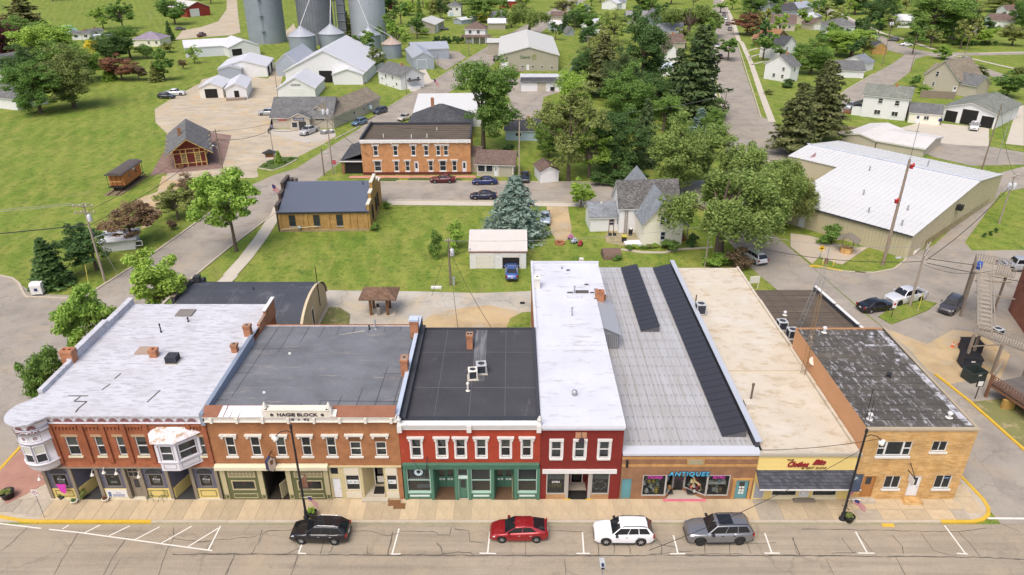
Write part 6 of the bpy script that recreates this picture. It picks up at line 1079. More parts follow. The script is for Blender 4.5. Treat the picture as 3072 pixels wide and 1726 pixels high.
tree('street',LG,'bright green street tree at the rear corner of the white roof',-41.9,74.6,9.0,8.0);tree('street',LG,'street tree leaning over the white parapet of the corner building',-43.0,62.9,10.0,5.8);tree('street',MG,'low street tree beside the left chimney of the corner building',-42.4,54.0,9.4,4.4)
tp('street',LG,'tall twin street tree beside the walk to the brick hall',M2,300,1245,630,600)
tp('cone',DG,'dark young tree near the white parcel box in the park',M1,442,1112,715,330);tp('airy',DG,'spreading dark tree behind the leaning utility pole',M1,800,985,590,500);tp('airy',BRL,'bronze crab apple above the small white building in the park',M1,1100,770,425,470);tp('airy',OL,'half bare green and bronze tree beside the worn park path',M1,1475,575,300,360);tp('airy',BRL,'bronze tree nearest the depot paving',M1,1662,475,195,300);tp('bush',BRL,'low reddish shrub beside the park kerb',M1,1425,650,550,110)
for a in (('big',MG,'dense round tree in front of the white house at the left edge',395,1085,610,450),('big',OL,'large olive round tree standing at the lawn edge',720,1035,485,500),('big',LG,'light green tree behind the olive round tree',480,700,290,560),('big',PR,'dark purple maple at the left edge',60,640,215,350),('pine',OC,'tall dark evergreen at the top left corner',280,370,-40,470),('round',YL,'bright yellow shrubby tree before the trailer homes',925,590,395,190),('big',DG,'dark leafy tree beside the yellow tree',1120,590,330,330),('big',MG,'tall green tree in front of the lilac roof',1260,560,285,260),
('round',CP,'rounded copper red shrub tree on the lawn',1180,770,520,300),('round',BRL,'smaller bronze tree beside the copper shrub tree',1345,775,605,180),('cone',LG,'small bright green conifer on the lawn',1062,772,610,160),('bush',LG,'light green shrub behind the small conifer',1030,660,595,160),('round',MG,'green tree at the right end of the lawn clump',1590,770,480,210),('cone',OL,'narrow olive conifer at the right end of the lawn clump',1505,785,585,140),('airy',MG,'tall thin tree with bare limbs behind the lilac roof',1190,285,0,280),('airy',LG,'light green thin tree above the trailer homes',1000,280,65,190),('round',MG,'dense green tree beside the red barn',1690,235,-40,270),('cone',DG,'narrow dark tree beside the gravel lane',1645,390,195,100),('bush',MG,'shrub at the corner of the lilac roofed house',1560,400,290,140),('airy',OL,'sprawling grey green bush beside the lilac roofed house',1640,500,400,160),('airy',LG,'pale young tree before the long white shed',1880,610,445,140),('airy',BRL,'small bronze tree on the lawn by the long white shed',1770,660,565,100),('round',MG,'green tree between the lawn clump trees and the shed',1420,560,420,180)):
 tp(a[0],a[1],a[2],L0,*a[3:])
for a in (('big',MG,'full green tree filling the gap behind the olive round tree',640,820,420,420),('big',DG,'dark tree behind the dense round tree',260,860,470,380),('big',LG,'light tree at the left end of the lawn clump',850,760,520,260),('big',MG,'broad tree above the purple maple',200,470,190,380),('airy',MG,'leafy tree behind the yellow shrubby tree',1000,520,330,260),('big',MG,'green tree under the tall dark evergreen',420,480,250,300)):
 tp(a[0],a[1],a[2],L0,*a[3:])
for a in (('pine',LG,'light green pine among the grain bins',1965,440,115,210),):
 tp(a[0],OL,a[2],N1,*a[3:])
for a in (('cone',DG,'narrow spruce right of the tallest bin',228,352,85,150),('round',OL,'yellowish bush tree beside the rusty topped bin',108,775,525,220),('round',LG,'light green tree before the cream shed',600,375,275,160),('round',DG,'dark tree at the top beside the purple shrub',240,130,-30,200),('round',PR,'purple shrub under the trees at the top',285,140,40,80),('round',LG,'light green tree on the lawn behind the bins',460,165,-10,170),('cone',MG,'slender green tree on the lawn behind the bins',572,185,-30,90),('round',LG,'leafy tree left of the split level house',690,155,-10,170),('big',DG,'dark tree next to the split level house',790,130,-20,190),('big',MG,'wide green tree right of the split level house',1250,175,-30,390),('cone',LG,'small round headed tree behind the brown hip roof',1108,252,135,85),('round',YL,'yellow green round tree left of the tan shed',1285,235,130,200),('willow',WL,'large weeping tree behind the seed warehouse',1760,375,10,420),('bush',MG,'small shrub at the end of the blue shed',690,600,470,100),('airy',OL,'tree at the top beside the pale blue roofed house',2150,170,-30,300),('pine',DG,'thin dark conifer beside the weathered barn',2150,330,130,100),('big',MG,'round tree over the weathered barn',2340,290,90,330)):
 tp(a[0],a[1],a[2],N2,*a[3:])
tp('big',MG,'tall cottonwood beside the orange brick hotel',M3,690,405,-250,500);tp('airy',OL,'yellow green tree with bare limbs above the white shed',M3,1390,665,-80,540,);tp('airy',LG,'lower leafy tree leaning over the white shed roof',M3,1560,640,230,420)
tp('spruce',BS,'broad blue spruce on the grass lot',M3,950,1115,625,475);tp('round',LG,'small bright green tree at the end of the sandy drive',M3,1495,882,640,200);tp('bush',LG,'light shrub climbing the alley utility pole',M3,470,1225,970,200);tp('bush',MG,'darker shrub left of the alley utility pole',M3,285,1300,1010,140);tp('bush',LG,'small shrub at the foot of the alley utility pole',M3,420,1290,1140,120);tp('bush',OL,'yellow green bush beside the white house annex',M3,1610,930,850,110);tp('bush',DG,'dark bush behind the brown roofed porch annex',M3,895,410,360,120)
for a in (('pine',OC,'tall open pine among the dark trees',390,1040,370,460),('big',DG,'broad dark evergreen mass in the middle of the block',800,1010,225,500),('big',MG,'tall green tree in front of the dark evergreens',640,1380,750,520),('pine',DC,'huge dark spruce beside the long straight street',1380,1290,270,660),('cone',BS,'small blue grey spruce below the huge dark spruce',1440,1440,1165,260),('airy',WL,'pale olive tree left of the solar panelled roof',510,470,120,370),('round',DG,'dark round bush tree beside the utility lines',240,530,245,250),('cone',BS,'small blue spruce beside the seed warehouse',92,840,640,180),('willow',WL,'broad pale willow over the far roofs',1300,420,10,560),('big',MG,'dark green tree behind the solar panelled roof',800,170,-50,350),('round',CP,'round copper leaved tree on the street corner',1950,380,150,330),('big',MG,'green tree beyond the copper tree',1990,150,-30,290),('bush',DG,'dark clipped shrub beside the low fence',2370,945,830,190),('bush',DG,'upper dark shrub beside the low fence',2350,830,770,150),('bush',OL,'garden bush on the bank',2190,1020,950,120)):
 tp(a[0],a[1],a[2],N3,*a[3:])
tp('spruce',DC,'slim green spruce with light tips behind the white house',M4,490,540,-20,230);tp('willow',WL,'old spreading willow with thick trunk beside the street',M4,1120,1275,500,860);tp('willow',WL,'second willow with bare upper limbs behind the old willow',M4,1350,1030,290,640);tp('big',WL,'light green bushy tree behind the white house',M4,760,760,170,480);tp('big',WL,'pale green tree between the bushy tree and the willow',M4,1010,720,270,420);tp('big',DG,'very dark leafy tree left of the slim spruce',M4,260,600,130,420);tp('willow',OL,'low hanging willow bough tree beside the metal building',M4,1620,1040,600,480)
for k,(u,v,t_,w_) in enumerate(((130,700,560,170),(240,700,540,190),(350,700,530,190),(450,700,550,160))): tp('bush',DG,'dark rounded shrub in the hedge along the cross street',M4,u,v,t_,w_,group='hedge shrubs along the cross street')
for a in (('bush',LG,'light green shrub at the foot of the wooden pole',1090,1375,1255,270),('bush',BRL,'brown leaved shrub behind the white SUV',1290,1400,1190,240),('bush',MG,'round shrub against the white house gable',705,1235,1125,190),('bush',DG,'dark shrub beside the white house steps',890,1205,1060,110),('bush',MG,'small shrub by the garden bed of the white house',380,1240,1180,70),('bush',MG,'shrub against the low wood hut',265,1310,1265,120)): tp(a[0],a[1],a[2],M4,*a[3:])
tp('pine',OC,'tall olive conifer left of its twin by the metal building',FU,1990,385,205,115);tp('pine',OC,'tall olive conifer right of its twin by the metal building',FU,2062,352,158,120)
for a in (('big',MG,'dense maple left of the bright maple',215,800,430,400),('big',LG,'bright green maple hiding the grey garages',650,620,360,500),('pine',OC,'olive conifer below the dense maple',330,1150,640,330),('big',MG,'great spreading tree on the far right lawn',1495,440,-60,680),('big',DG,'dark tree left of the far white house',960,290,-50,350),('big',DG,'dark tree along the far street bend',690,150,-60,260),('round',DG,'smaller dark tree along the far street bend',500,90,-50,170),('round',OL,'round olive tree behind the dark gabled house',1990,190,60,230),('round',LG,'small bright tree beside the street corner',1640,640,490,200),('round',LG,'light green tree before the dark gabled house',1865,490,320,190),('round',LG,'second light green tree before the dark gabled house',2110,490,285,240),('airy',OL,'grey green tree above the hedge at the right',2400,490,250,330),('round',OL,'olive shrub tree right of the beige house',2020,860,710,200),('round',MG,'green tree at the right edge above the garage',2340,1050,760,330),('round',OL,'olive tree at the right edge',2480,860,700,220),('bush',MG,'bush behind the white two storey house',1340,940,790,150),('bush',LG,'light bush beside the beige house',1450,1010,890,170),('big',OL,'hillside tree at the top right',2300,130,-60,420),('big',MG,'green hillside tree in the top right corner',2500,330,-60,260),('big',OL,'olive hillside tree above the dark roof',1820,90,-60,330)):
 tp(a[0],a[1],a[2],N4,*a[3:])
for a in (('bush',DG,'left ball shrub beside the tan metal wall',15,720,640,90),('bush',DG,'right ball shrub beside the tan metal wall',112,745,660,90),('bush',MG,'large dark shrub by the white service door',330,1195,1010,240),('bush',MG,'low trailing shrub beside the wishing well',290,1190,1140,150)): tp(a[0],a[1],a[2],M5,*a[3:])
tp('bush',MG,'shrub at the left rear corner of the brick hall',M2,1445,1075,1000,100);tp('bush',MG,'shrub at the right rear corner of the brick hall',M2,1545,890,815,80);tp('cone',LG,'small leaning tree on the sign island',M2,655,525,410,90)
for k,(u,v) in enumerate(((1600,1105),(1650,1090),(1700,1065))): tp('bush',DG,'small round bush in a row on the corner lawn',M5,u,v+25,v-20,42,group='row of three small bushes')
for k,u in enumerate(range(740,1040,42)): tp('bush',DG,'dark clipped shrub in the hedge before the brown roofed house',N2,u,470,372,70,group='clipped hedge by the brown roofed house',name='hedge_shrub')
for k,u in enumerate(range(1760,2240,50)): tp('bush',DG,'dark shrub in the low hedge on the far right lawn',N4,u,490,430,75,group='low hedge on the far right lawn',name='hedge_shrub')
tp('bush',DG,'long dark hedge clump on the far right lawn',N4,1355,375,310,210)
for a in (('big',DG,'dark tree left of the tall open pine',N3,200,1000,560,330),('big',DC,'dark evergreen between the pine and the green tree',N3,560,1150,560,380),('big',MG,'leafy tree under the huge dark spruce',N3,1050,1420,1080,360),('big',DG,'dense dark tree filling the middle of the block',N3,900,1250,820,420),('pine',DC,'second dark spruce left of the huge spruce',N3,1180,1180,520,380),('big',MG,'light topped tree at the block corner',N3,1560,1440,1180,300),('big',LG,'light green tree between the hotel yard and the dark trees',N3,60,1440,850,420),('airy',OL,'olive tree behind the tall open pine',N3,420,780,360,380),('big',WL,'pale tree beside the long straight street',N3,1440,640,330,300),('round',MG,'tree between the two far grey roofs',N3,1180,330,120,220),
('big',MG,'leafy tree at the back of the hotel yard',M3,1230,470,150,220),('big',DG,'dark tree behind the white shed',M3,1700,560,150,330)): tp(a[0],a[1],a[2],*a[3:])
fz_=random.Random(31)
def clear(x,y):
 for q in (west+east,[(50,165),(57,188),(90,319),(138,509)]):
  if min(math.hypot(x-a,y-b) for a,b in [(p[0]+(r_[0]-p[0])*f,p[1]+(r_[1]-p[1])*f) for p,r_ in zip(q[:-1],q[1:]) for f in (0,.25,.5,.75)]) < 10: return False
 return True
k=0
while k < 105:
 x=fz_.uniform(-60,260);y=fz_.uniform(250,480)
 if abs(x)/y > .66 or not clear(x,y) or (-8 < x < 20 and y < 300): continue
 k += 1;tree('far',fz_.choice([MG,DG,OL,LG,MG]),'leafy yard tree among the far houses',x,y,fz_.uniform(6,12),fz_.uniform(6,11),group='yard trees among the far houses')
fr_=random.Random(8)
for k in range(46):
 x=-330+15*k+fr_.uniform(-6,6);y=fr_.uniform(475,540);g0=abs(x-30) < 16 or 125 < x < 160
 if g0: continue
 tree('far',fr_.choice([MG,DG,OL,LG]),'distant leafy tree in the far tree line',x,y,fr_.uniform(11,19),fr_.uniform(11,18),group='far tree line')
def woods():
 V=[]
 for k in range(170):
  x=fr_.uniform(-520,520);y=fr_.uniform(545,760);h=fr_.uniform(12,22);w=fr_.uniform(12,20);v=np.array([q.co[:] for q in ()]);c_,d=clumps(12,.55,.4,.4,.4,-.6);n=330;pk=npr.randint(0,len(c_),n);dd=sph(n);cen=c_[pk]+dd*.16;nr=dd*.7+np.array([0,0,.5])+sph(n)*.4;nr /= np.linalg.norm(nr,axis=1)[:,None];q=quads(cen,nr,.05);V.append(q*np.array([w,w,h])+np.array([x,y,GZ]))
 o=inst(meshq('woodland',np.concatenate(V),MG),'woodland');tag(o,'far off woodland beyond the town','woodland',None,'stuff')
woods()
GREYSH=shingle('grey_shingle',(.165,.165,.165),.22);DGSH=shingle('charcoal_shingle',(.085,.088,.095),.25);BRSH=shingle('brown_shingle2',(.175,.125,.105),.22);TANSH=shingle('tan_shingle',(.255,.215,.165),.2);PURSH=shingle('lilac_roof',(.30,.25,.31),.12);BLSH=shingle('blue_grey_shingle',(.235,.255,.275),.18);GNSH=shingle('green_grey_shingle',(.215,.225,.195),.2)
WSID=plain('white_siding',(.72,.72,.72),.6,.05,.6);CSID=plain('cream_siding',(.76,.73,.61),.6,.05,.6);BSID=plain('beige_siding',(.48,.43,.345),.7,.06,.6);TSID=plain('tan_siding',(.36,.335,.265),.7,.06,.6);GSID=plain('grey_blue_siding',(.33,.37,.42),.6,.08,.8);LSID=plain('pale_blue_siding',(.44,.56,.63),.6,.06,.6);WMET=plain('white_metal_roof',(.60,.605,.63),.45,.06,.4,stain=(.50,.49,.48),stain_amt=-.01,stain_scale=(.3,.3,1));OMET=plain('off_white_metal_roof',(.56,.55,.50),.45,.05,.4);GMET=plain('silver_metal_roof',(.47,.49,.53),.4,.08,.5,metal=.3)
ORB=brick('orange_hotel_brick',(.46,.20,.075),(.56,.27,.11),(.48,.31,.18));TBR=brick('golden_brick',(.40,.22,.065),(.50,.30,.10),(.38,.26,.12));RSID=plain('barn_red',(.27,.035,.025),.7,.1)
def sideT(s,L,D): return {'f': fr((0,0),(L,0)),'r': fr((L,0),(L,D)),'b': fr((L,D),(0,D)),'l': fr((0,D),(0,0))}[s]
def vol(t,L,D,h,rise,wm,rm,ridge='x',kind='gable',over=.4,fm=None,x0=0.,y0=0.,zb=0.,wn_='wall',rn='roof',th=.14,hipin=None):
 """one roofed volume in the thing's own frame"""
 w=MB(Matrix.Translation((x0,y0,0)));o=over;r=MB(Matrix.Translation((x0,y0,0)));f=MB(Matrix.Translation((x0,y0,0)))
 for a,b in (((0,0),(L,0)),((L,0),(L,D)),((L,D),(0,D)),((0,D),(0,0))): w.poly([(a[0],a[1],zb),(b[0],b[1],zb),(b[0],b[1],h),(a[0],a[1],h)])
 if kind == 'gable':
  if ridge == 'x':
   k=rise/(D/2);w.poly([(L,0,h),(L,D,h),(L,D/2,h+rise)]);w.poly([(0,D,h),(0,0,h),(0,D/2,h+rise)])
   pr=lambda d0,d1,oo: [(-oo,h-oo*k-d0),(D/2,h+rise-d0),(D+oo,h-oo*k-d0),(D+oo,h-oo*k-d1),(D/2,h+rise-d1),(-oo,h-oo*k-d1)]
   r.exx([(p[0],p[1]+.1+th) for p in pr(.1,.1+th,o)],-o,L+o);f.exx([(p[0],p[1]+.1+th) for p in pr(.1+th+.001,.1+th+.16,o-.02)],-o+.02,L+o-.02)
  else:
   k=rise/(L/2);w.poly([(0,0,h),(L,0,h),(L/2,0,h+rise)]);w.poly([(L,D,h),(0,D,h),(L/2,D,h+rise)])
   pr=lambda d0,d1,oo: [(-oo,h-oo*k-d0),(L/2,h+rise-d0),(L+oo,h-oo*k-d0),(L+oo,h-oo*k-d1),(L/2,h+rise-d1),(-oo,h-oo*k-d1)]
   r.ext([(p[0],p[1]+.1+th) for p in pr(.1,.1+th,o)],-o,D+o);f.ext([(p[0],p[1]+.1+th) for p in pr(.1+th+.001,.1+th+.16,o-.02)],-o+.02,D+o-.02)
 elif kind == 'hip':
  e=[(-o,-o,h),(L+o,-o,h),(L+o,D+o,h),(-o,D+o,h)];i_=min(L,D)/2 if hipin is None else hipin
  rd=[(i_,D/2,h+rise),(L-i_,D/2,h+rise)] if L >= D else [(L/2,i_,h+rise),(L/2,D-i_,h+rise)]
  fs=[(0,1,5,4),(1,2,5),(2,3,4,5),(3,0,4)] if L >= D else [(0,1,4),(1,2,5,4),(2,3,5),(3,0,4,5)]
  r.add(e+rd,fs+[(3,2,1,0)]);f.box(-o+.02,L+o-.02,-o+.02,D+o-.02,h-.18,h-.002)
 elif kind == 'shed': r.add([(-o,-o,h),(L+o,-o,h),(L+o,D+o,h+rise),(-o,D+o,h+rise),(-o,-o,h+th),(L+o,-o,h+th),(L+o,D+o,h+rise+th),(-o,D+o,h+rise+th)],[(4,5,6,7),(0,1,5,4),(1,2,6,5),(2,3,7,6),(3,0,4,7)]);w.poly([(0,D,h),(L,D,h),(L,D,h+rise),(0,D,h+rise)][::-1]);w.poly([(L,0,h),(L,D,h),(L,D,h+rise)]);w.poly([(0,D,h),(0,0,h),(0,D,h+rise)])
 elif kind == 'flat': r.box(-o,L+o,-o,D+o,h,h+.16)
 wo=w.build(wn_,wm,t);ro=r.build(rn,rm,t)
 if f.v: f.build('fascia',fm or WHITE,ro)
 return wo,ro
def bldg(name,label,A,B,D,h,rise,wm,rm,ridge='x',kind='gable',over=.4,fm=None,cat='building',wins=(),doors=(),gar=(),group=None,z=GZ,L=None,hipin=None):
 ang=math.atan2(B[1]-A[1],B[0]-A[0]);L=L or math.dist(A,B);t=thing(name,label,cat,(A[0],A[1],z),ang,group);t['_L']=L
 vol(t,L,D,h,rise,wm,rm,ridge,kind,over,fm,hipin=hipin)
 for w_ in wins:
  s_,s0,z0,ww,hh=w_[:5];nx,nz=(w_[5:7] if len(w_) > 6 else (1,2));T_=sideT(s_,L,D)
  if s_ == 'l': s0=D-s0-ww
  window(t,T_,s0,s0+ww,z0,z0+hh,fm or WHITE,DGLASS,nx,nz,.09,-.07,None,0,split=False,world=False)
 for s_,s0,z0,ww,hh,dm in doors: door(t,sideT(s_,L,D),s0 if s_ != 'l' else D-s0-ww,(s0 if s_ != 'l' else D-s0-ww)+ww,z0,z0+hh,dm,fm or WHITE,(.25,1.1,1.8) if hh > 1.9 else None,rec=-.02,world=False)
 for s_,s0,z0,ww,hh,gm in gar: garage_door(t,sideT(s_,L,D),s0 if s_ != 'l' else D-s0-ww,ww,z0,hh,gm)
 if cat == 'house' and kind == 'gable' and ridge == 'x':
  MB().box(L*.62,L*.62+.5,D*.42,D*.42+.5,h+rise*.6,h+rise+.7).build('chimney',CHB,t);MB().cyl((L*.3,D*.3,h+rise*.5),(L*.3,D*.3,h+rise*.62+.5),.08).build('vent_pipe',STEEL,t)
 del t['_L'];return t
def garage_door(t,T,s0,ww,z0,hh,mat_):
 b=MB(T);b.box(s0-.12,s0,-.06,.0,z0,z0+hh+.12);b.box(s0+ww,s0+ww+.12,-.06,0,z0,z0+hh+.12);b.box(s0,s0+ww,-.06,0,z0+hh,z0+hh+.12);f=b.build('garage_door',WHITE,t);n=max(3,round(hh/.55))
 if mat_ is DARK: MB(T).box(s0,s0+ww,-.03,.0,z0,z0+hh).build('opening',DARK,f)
 else:
  for i in range(n): MB(T).box(s0+.02,s0+ww-.02,-.045,-.01,z0+i*hh/n+.012,z0+(i+1)*hh/n-.012).build('door_panel',mat_,f)
def gz(z_,p,q): return z_.g(*p,GZ),z_.g(*q,GZ)
A,B=(-36.75,105.1),(-22.75,105.6);t=thing('brick_hall','golden brick hall with blue grey metal roof and stepped end walls','building',(A[0],A[1],GZ),math.atan2(B[1]-A[1],B[0]-A[0]));L,D=14.0,13.6;HB=t
vol(t,L,D,3.3,2.5,TBR,plain('blue_metal',(.13,.145,.185),.4,.08,metal=.3),'x',over=.25,fm=DFLASH)
BMP=plain('blue_metal_panel',(.145,.165,.215),.38,.06,metal=.3);k=2.5/(D/2);n=30;pw=(L-.5)/n
pmf=MB().add([(0,-.4,3.3-.4*k+.255),(pw-.05,-.4,3.3-.4*k+.255),(pw-.05,D/2,5.8+.255),(0,D/2,5.8+.255),(pw-.05,-.4,3.3-.4*k+.31),(pw,-.4,3.3-.4*k+.31),(pw,D/2,5.8+.31),(pw-.05,D/2,5.8+.31),(pw-.05,-.4,3.3-.4*k+.2),(pw,-.4,3.3-.4*k+.2)],[(0,1,2,3),(4,5,6,7),(8,9,5,4)]).mesh('roof_panel',BMP)
for i in range(n):
 inst(pmf,'roof_panel',t,(.25+i*pw,0,0));o=inst(pmf,'roof_panel',t,(.25+i*pw,D,0));o.scale=(1,-1,1)
for xx,cm,wm_,nm in ((L-.12,plain('white_coping',(.66,.62,.52),.7,.06),TBR,'right'),(-.3,plain('dark_coping',(.10,.08,.07),.8,.15),plain('dark_brick_wall',(.085,.06,.05),.9,.2),'left')):
 st_=[(0,2.6,4.3),(2.6,4.7,5.3),(4.7,8.9,6.4),(8.9,11,5.3),(11,D,4.3)]
 for a,b,zt in st_: p_=MB().box(xx,xx+.42,a+.001,b-.001,0,zt).build('parapet_step',wm_,t);MB().box(xx-.05,xx+.47,a-.06,b+.06,zt+.001,zt+.14).build('coping',cm,p_)
for s_ in (1.6,5.4,9.0): window(t,sideT('f',L,D),s_,s_+1.0,.9,2.75,DFLASH,DGLASS,1,2,.08,-.02,None,0,CONC,split=False,world=False)
for s_ in (0,3.4,4.2,7.6,10.8,11.9,13.6): MB().box(s_,s_+.35,-.12,0,0,3.2).build('pilaster',TBR,t)
MB().box(-.05,L,-.16,.0,0,.35).build('plinth',plain('plinth_stone',(.34,.26,.15),.9,.15),t)
for s_ in (2.2,6.0,8.2): window(t,sideT('r',L,D),s_,s_+.8,1.0,3.4,DFLASH,DGLASS,1,3,.08,-.44,None,0,split=False,world=False)
MB().tube([(.3,-.25,.5),(6,-.4,1.0)],.05).build('drain_pipe',CREAM,t);MB().cyl((2.9,-.3,.9),(3.3,-.3,.7),.3,.3,10).build('condenser_pipe',STEEL,t);ventpipe_=MB().cyl((L-1.3,D/2-1,5.5),(L-1.3,D/2-1,6.3),.07).build('vent_pipe',DFLASH,t)
A,B=(-29.0,134.2),(-8.0,134.5);t=thing('brick_hotel','two storey orange brick hotel with white cornice and dark flat roof','building',(A[0],A[1],GZ),math.atan2(B[1]-A[1],B[0]-A[0]));L,D=21.0,13.0
UP=[(2.35,.85),(6.15,.85),(9.6,.85),(12.05,.85),(14.4,.8),(15.85,.85)];LO=[(2.3,1.3,'w'),(6.15,.85,'w'),(8.3,.85,'w'),(10.0,.85,'d'),(12.8,.85,'w'),(14.95,1.25,'w'),(17.4,.85,'w'),(19.3,.85,'d')]
ops=[(a,a+w_,3.85,5.75) for a,w_ in UP]+[(a,a+w_,.75 if k_ == 'w' else .15,2.75) for a,w_,k_ in LO];b=MB();wall(b,L,0,6.35,ops,.18)
b.poly([(L,0,0),(L,D,0),(L,D,6.4),(L,0,6.4)]);b.poly([(L,D,0),(0,D,0),(0,D,6.4),(L,D,6.4)]);b.poly([(0,D,0),(0,0,0),(0,0,6.4),(0,D,6.4)]);b.build('wall',ORB,t);Th=fr((0,0),(L,0))
for a,w_ in UP: window(t,Th,a,a+w_,3.85,5.75,WHITE,DGLASS,1,2,.08,.06,None,0,WHITE,WHITE,world=False)
for a,w_,k_ in LO:
 if k_ == 'w': window(t,Th,a,a+w_,.75,2.75,WHITE,DGLASS,1,2,.08,.06,None,0,WHITE,WHITE,world=False)
 else: door(t,Th,a,a+w_,.15,2.75,WDOOR,WHITE,(.2,1.1,2.2),world=False)
MB().box(-.02,L+.02,-.06,0,0,.55).build('painted_base',plain('oxblood_paint',(.13,.03,.028),.7,.1),t);c_=MB().box(-.1,L+.1,-.3,0,6.35,6.95).build('cornice',WHITE,t)
for i in range(12): MB().box(.4+i*1.8,.65+i*1.8,-.42,-.3,6.3,6.8).build('bracket',WHITE,c_)
MB().box(0,L,-.05,D,6.4,6.6).build('roof',ROOF8,t);MB().box(L-.2,L+.12,0,D,6.4,7.3).build('parapet',DFLASH,t);MB().box(-.12,.25,0,D,6.4,7.3).build('parapet',DFLASH,t);MB().box(0,L,D-.2,D+.1,6.4,7.1).build('parapet',DFLASH,t)
for i in range(7): MB().box(.3,L-.25,1.5+i*1.6,1.56+i*1.6,6.6,6.63).build('roof_seam',plain('seam_brown',(.07,.06,.05),.9),t)
for a,y_ in ((4,3),(9.5,2.5),(14,8),(12.5,2.8)): MB().cyl((a,y_,6.6),(a,y_,7.3),.09).build('vent_pipe',OFFW,t)
vol(t,3.6,11,2.7,0,DARK,DFLASH,x0=-3.6,y0=.8,kind='flat',wn_='porch_wall');MB().add([(-4.4,.3,2.7),(0,.3,4.1),(0,12,4.1),(-4.4,12,2.7)],[(0,1,2,3)]).build('porch_roof',DGSH,t);MB().box(-4.4,0,.22,.3,2.5,2.72).build('porch_fascia',WHITE,t);MB().box(-4.2,-3.7,.5,1.0,0,2.7).build('porch_post',BR5,t)
structure(MB().prism([(-31.5,133.4),(-7,133.6),(-7,132.2),(-31.5,132)],-.1,-.06).build('hotel_walk',PAVER),'brick paved walk before the orange hotel')
for a,b in ((-25.5,-21.5),(-20,-15.2),(-12.5,-9.5)): structure(MB().prism([(a,130.6),(b,130.6),(b-.5,132),(a+.5,132)],-.12,.0).build('planting_bed',plain('bed_greenery',(.075,.115,.03),.95,.4,2.)),{-25: 'left',-20: 'middle',-12: 'right'}[int(a)]+' kerbed planting bed before the hotel')
A,B=gz(M3,(635,630),(940,640));an=bldg('porch_annex','low annex with brown shingle roof and big windows beside the hotel',A,B,5.5,2.7,1.7,BSID,BRSH,cat='building',wins=(('f',.2,.9,1.5,1.5,1,1),('f',1.8,.9,1.4,1.5,1,1)),doors=(('f',3.4,.1,.7,2.2,WDOOR),),gar=(('f',4.35,.05,2.6,2.1,plain('weathered_door',(.40,.37,.29),.8,.1)),))
vol(an,2.0,4.0,3.4,.6,BSID,BRSH,'x','shed',.25,x0=-1.9,y0=2.2,wn_='link_wall',rn='link_roof')
A,B=gz(M3,(1162,690),(1310,680));bldg('garden_shed','small white shed with brown roof on the cross street',A,B,5.0,2.3,.9,WSID,BRSH,'y',cat='shed',gar=(('f',.4,.1,2.6,1.8,WSID),),over=.25)
t=bldg('double_garage','white double garage with pale metal roof and red trim',(-5.95,91.35),(2.0,91.35),7.6,2.75,1.5,WSID,plain('pale_rusty_metal',(.60,.56,.52),.5,.06,.6,stain=(.48,.36,.26),stain_amt=-.02,stain_scale=(1,1,1)),'x',cat='garage',over=.15,fm=plain('red_trim',(.24,.07,.05),.7,.1),gar=(('f',.9,.05,2.5,2.1,OFFW),('f',4.6,.05,2.4,2.1,DARK)))
MB().box(4.62,6.98,-.045,-.031,1.75,2.13).build('rolled_door',OFFW,t);MB().cyl((3.95,-.01,1.65),(3.95,-.04,1.65),.22,.22,14).build('wall_disc',WHITE,t)
for i in range(18): MB().add([(.1+i*.44,-.15,2.98),(.15+i*.44,-.15,2.98),(.15+i*.44,3.8,4.48),(.1+i*.44,3.8,4.48)],[(0,1,2,3)]).build('roof_rib',OMET,t)
A,B=gz(WH,(370,697),(706,672));t=thing('white_farmhouse','cream white gabled farmhouse with grey shingle roofs behind the shops','house',(A[0],A[1],GZ),rad(4));L=6.0
vol(t,L,7.0,3.8,3.5,CSID,BLSH,'y',over=.35,wn_='wing_wall',rn='wing_roof');vol(t,9.2,5.2,4.6,3.2,WSID,shingle('mottled_grey_shingle',(.15,.145,.14),.4),'x',x0=-2.6,y0=5.2,wn_='main_wall',rn='main_roof',over=.35);vol(t,5.4,5.0,4.3,3.4,WSID,BLSH,'y',x0=-.6,y0=10.2,over=.35,wn_='gable_wall',rn='gable_roof');vol(t,4.4,4.6,2.6,1.5,WSID,BLSH,'x',x0=-6.95,y0=6.2,over=.3,wn_='annex_wall',rn='annex_roof')
for i in range(20): MB().exx([(-.03,.12+i*.18),(0,.12+i*.18),(0,.29+i*.18)],.02,L-.02).build('siding_board',CSID,t)
Tf=fr((0,0),(L,0));window(t,Tf,2.35,3.15,3.35,4.85,plain('lilac_trim',(.62,.62,.68),.6),DGLASS,1,2,.09,-.05,None,0,split=False,world=False);window(t,Tf,3.25,4.05,3.35,4.85,MATS['lilac_trim'],DGLASS,1,2,.09,-.05,None,0,split=False,world=False);window(t,Tf,2.6,3.4,.9,2.3,MATS['lilac_trim'],DGLASS,1,2,.09,-.05,None,0,split=False,world=False)
window(t,fr((-6.95,6.2),(-2.6,6.2)),3.0,3.75,1.0,2.1,MATS['lilac_trim'],DGLASS,1,2,.08,-.03,None,0,split=False,world=False);window(t,fr((-2.6,10.4),(-2.6,5.2)),3.9,4.5,1.3,2.8,DFLASH,DGLASS,1,2,.07,-.03,None,0,split=False,world=False);window(t,fr((-2.6,10.4),(-2.6,5.2)),2.2,2.8,4.4,5.4,WHITE,DGLASS,1,2,.07,-.03,None,0,split=False,world=False)
MB().tube([(-1.75,5.0,0),(-1.75,5.15,4.3)],.05).build('ladder_rail',WOOD,t);MB().tube([(-1.35,5.0,0),(-1.35,5.15,4.3)],.05).build('ladder_rail',WOOD,t)
for i in range(11): MB().box(-1.75,-1.35,5.0,5.06,.3+.37*i,.36+.37*i).build('ladder_rung',WOOD,t)
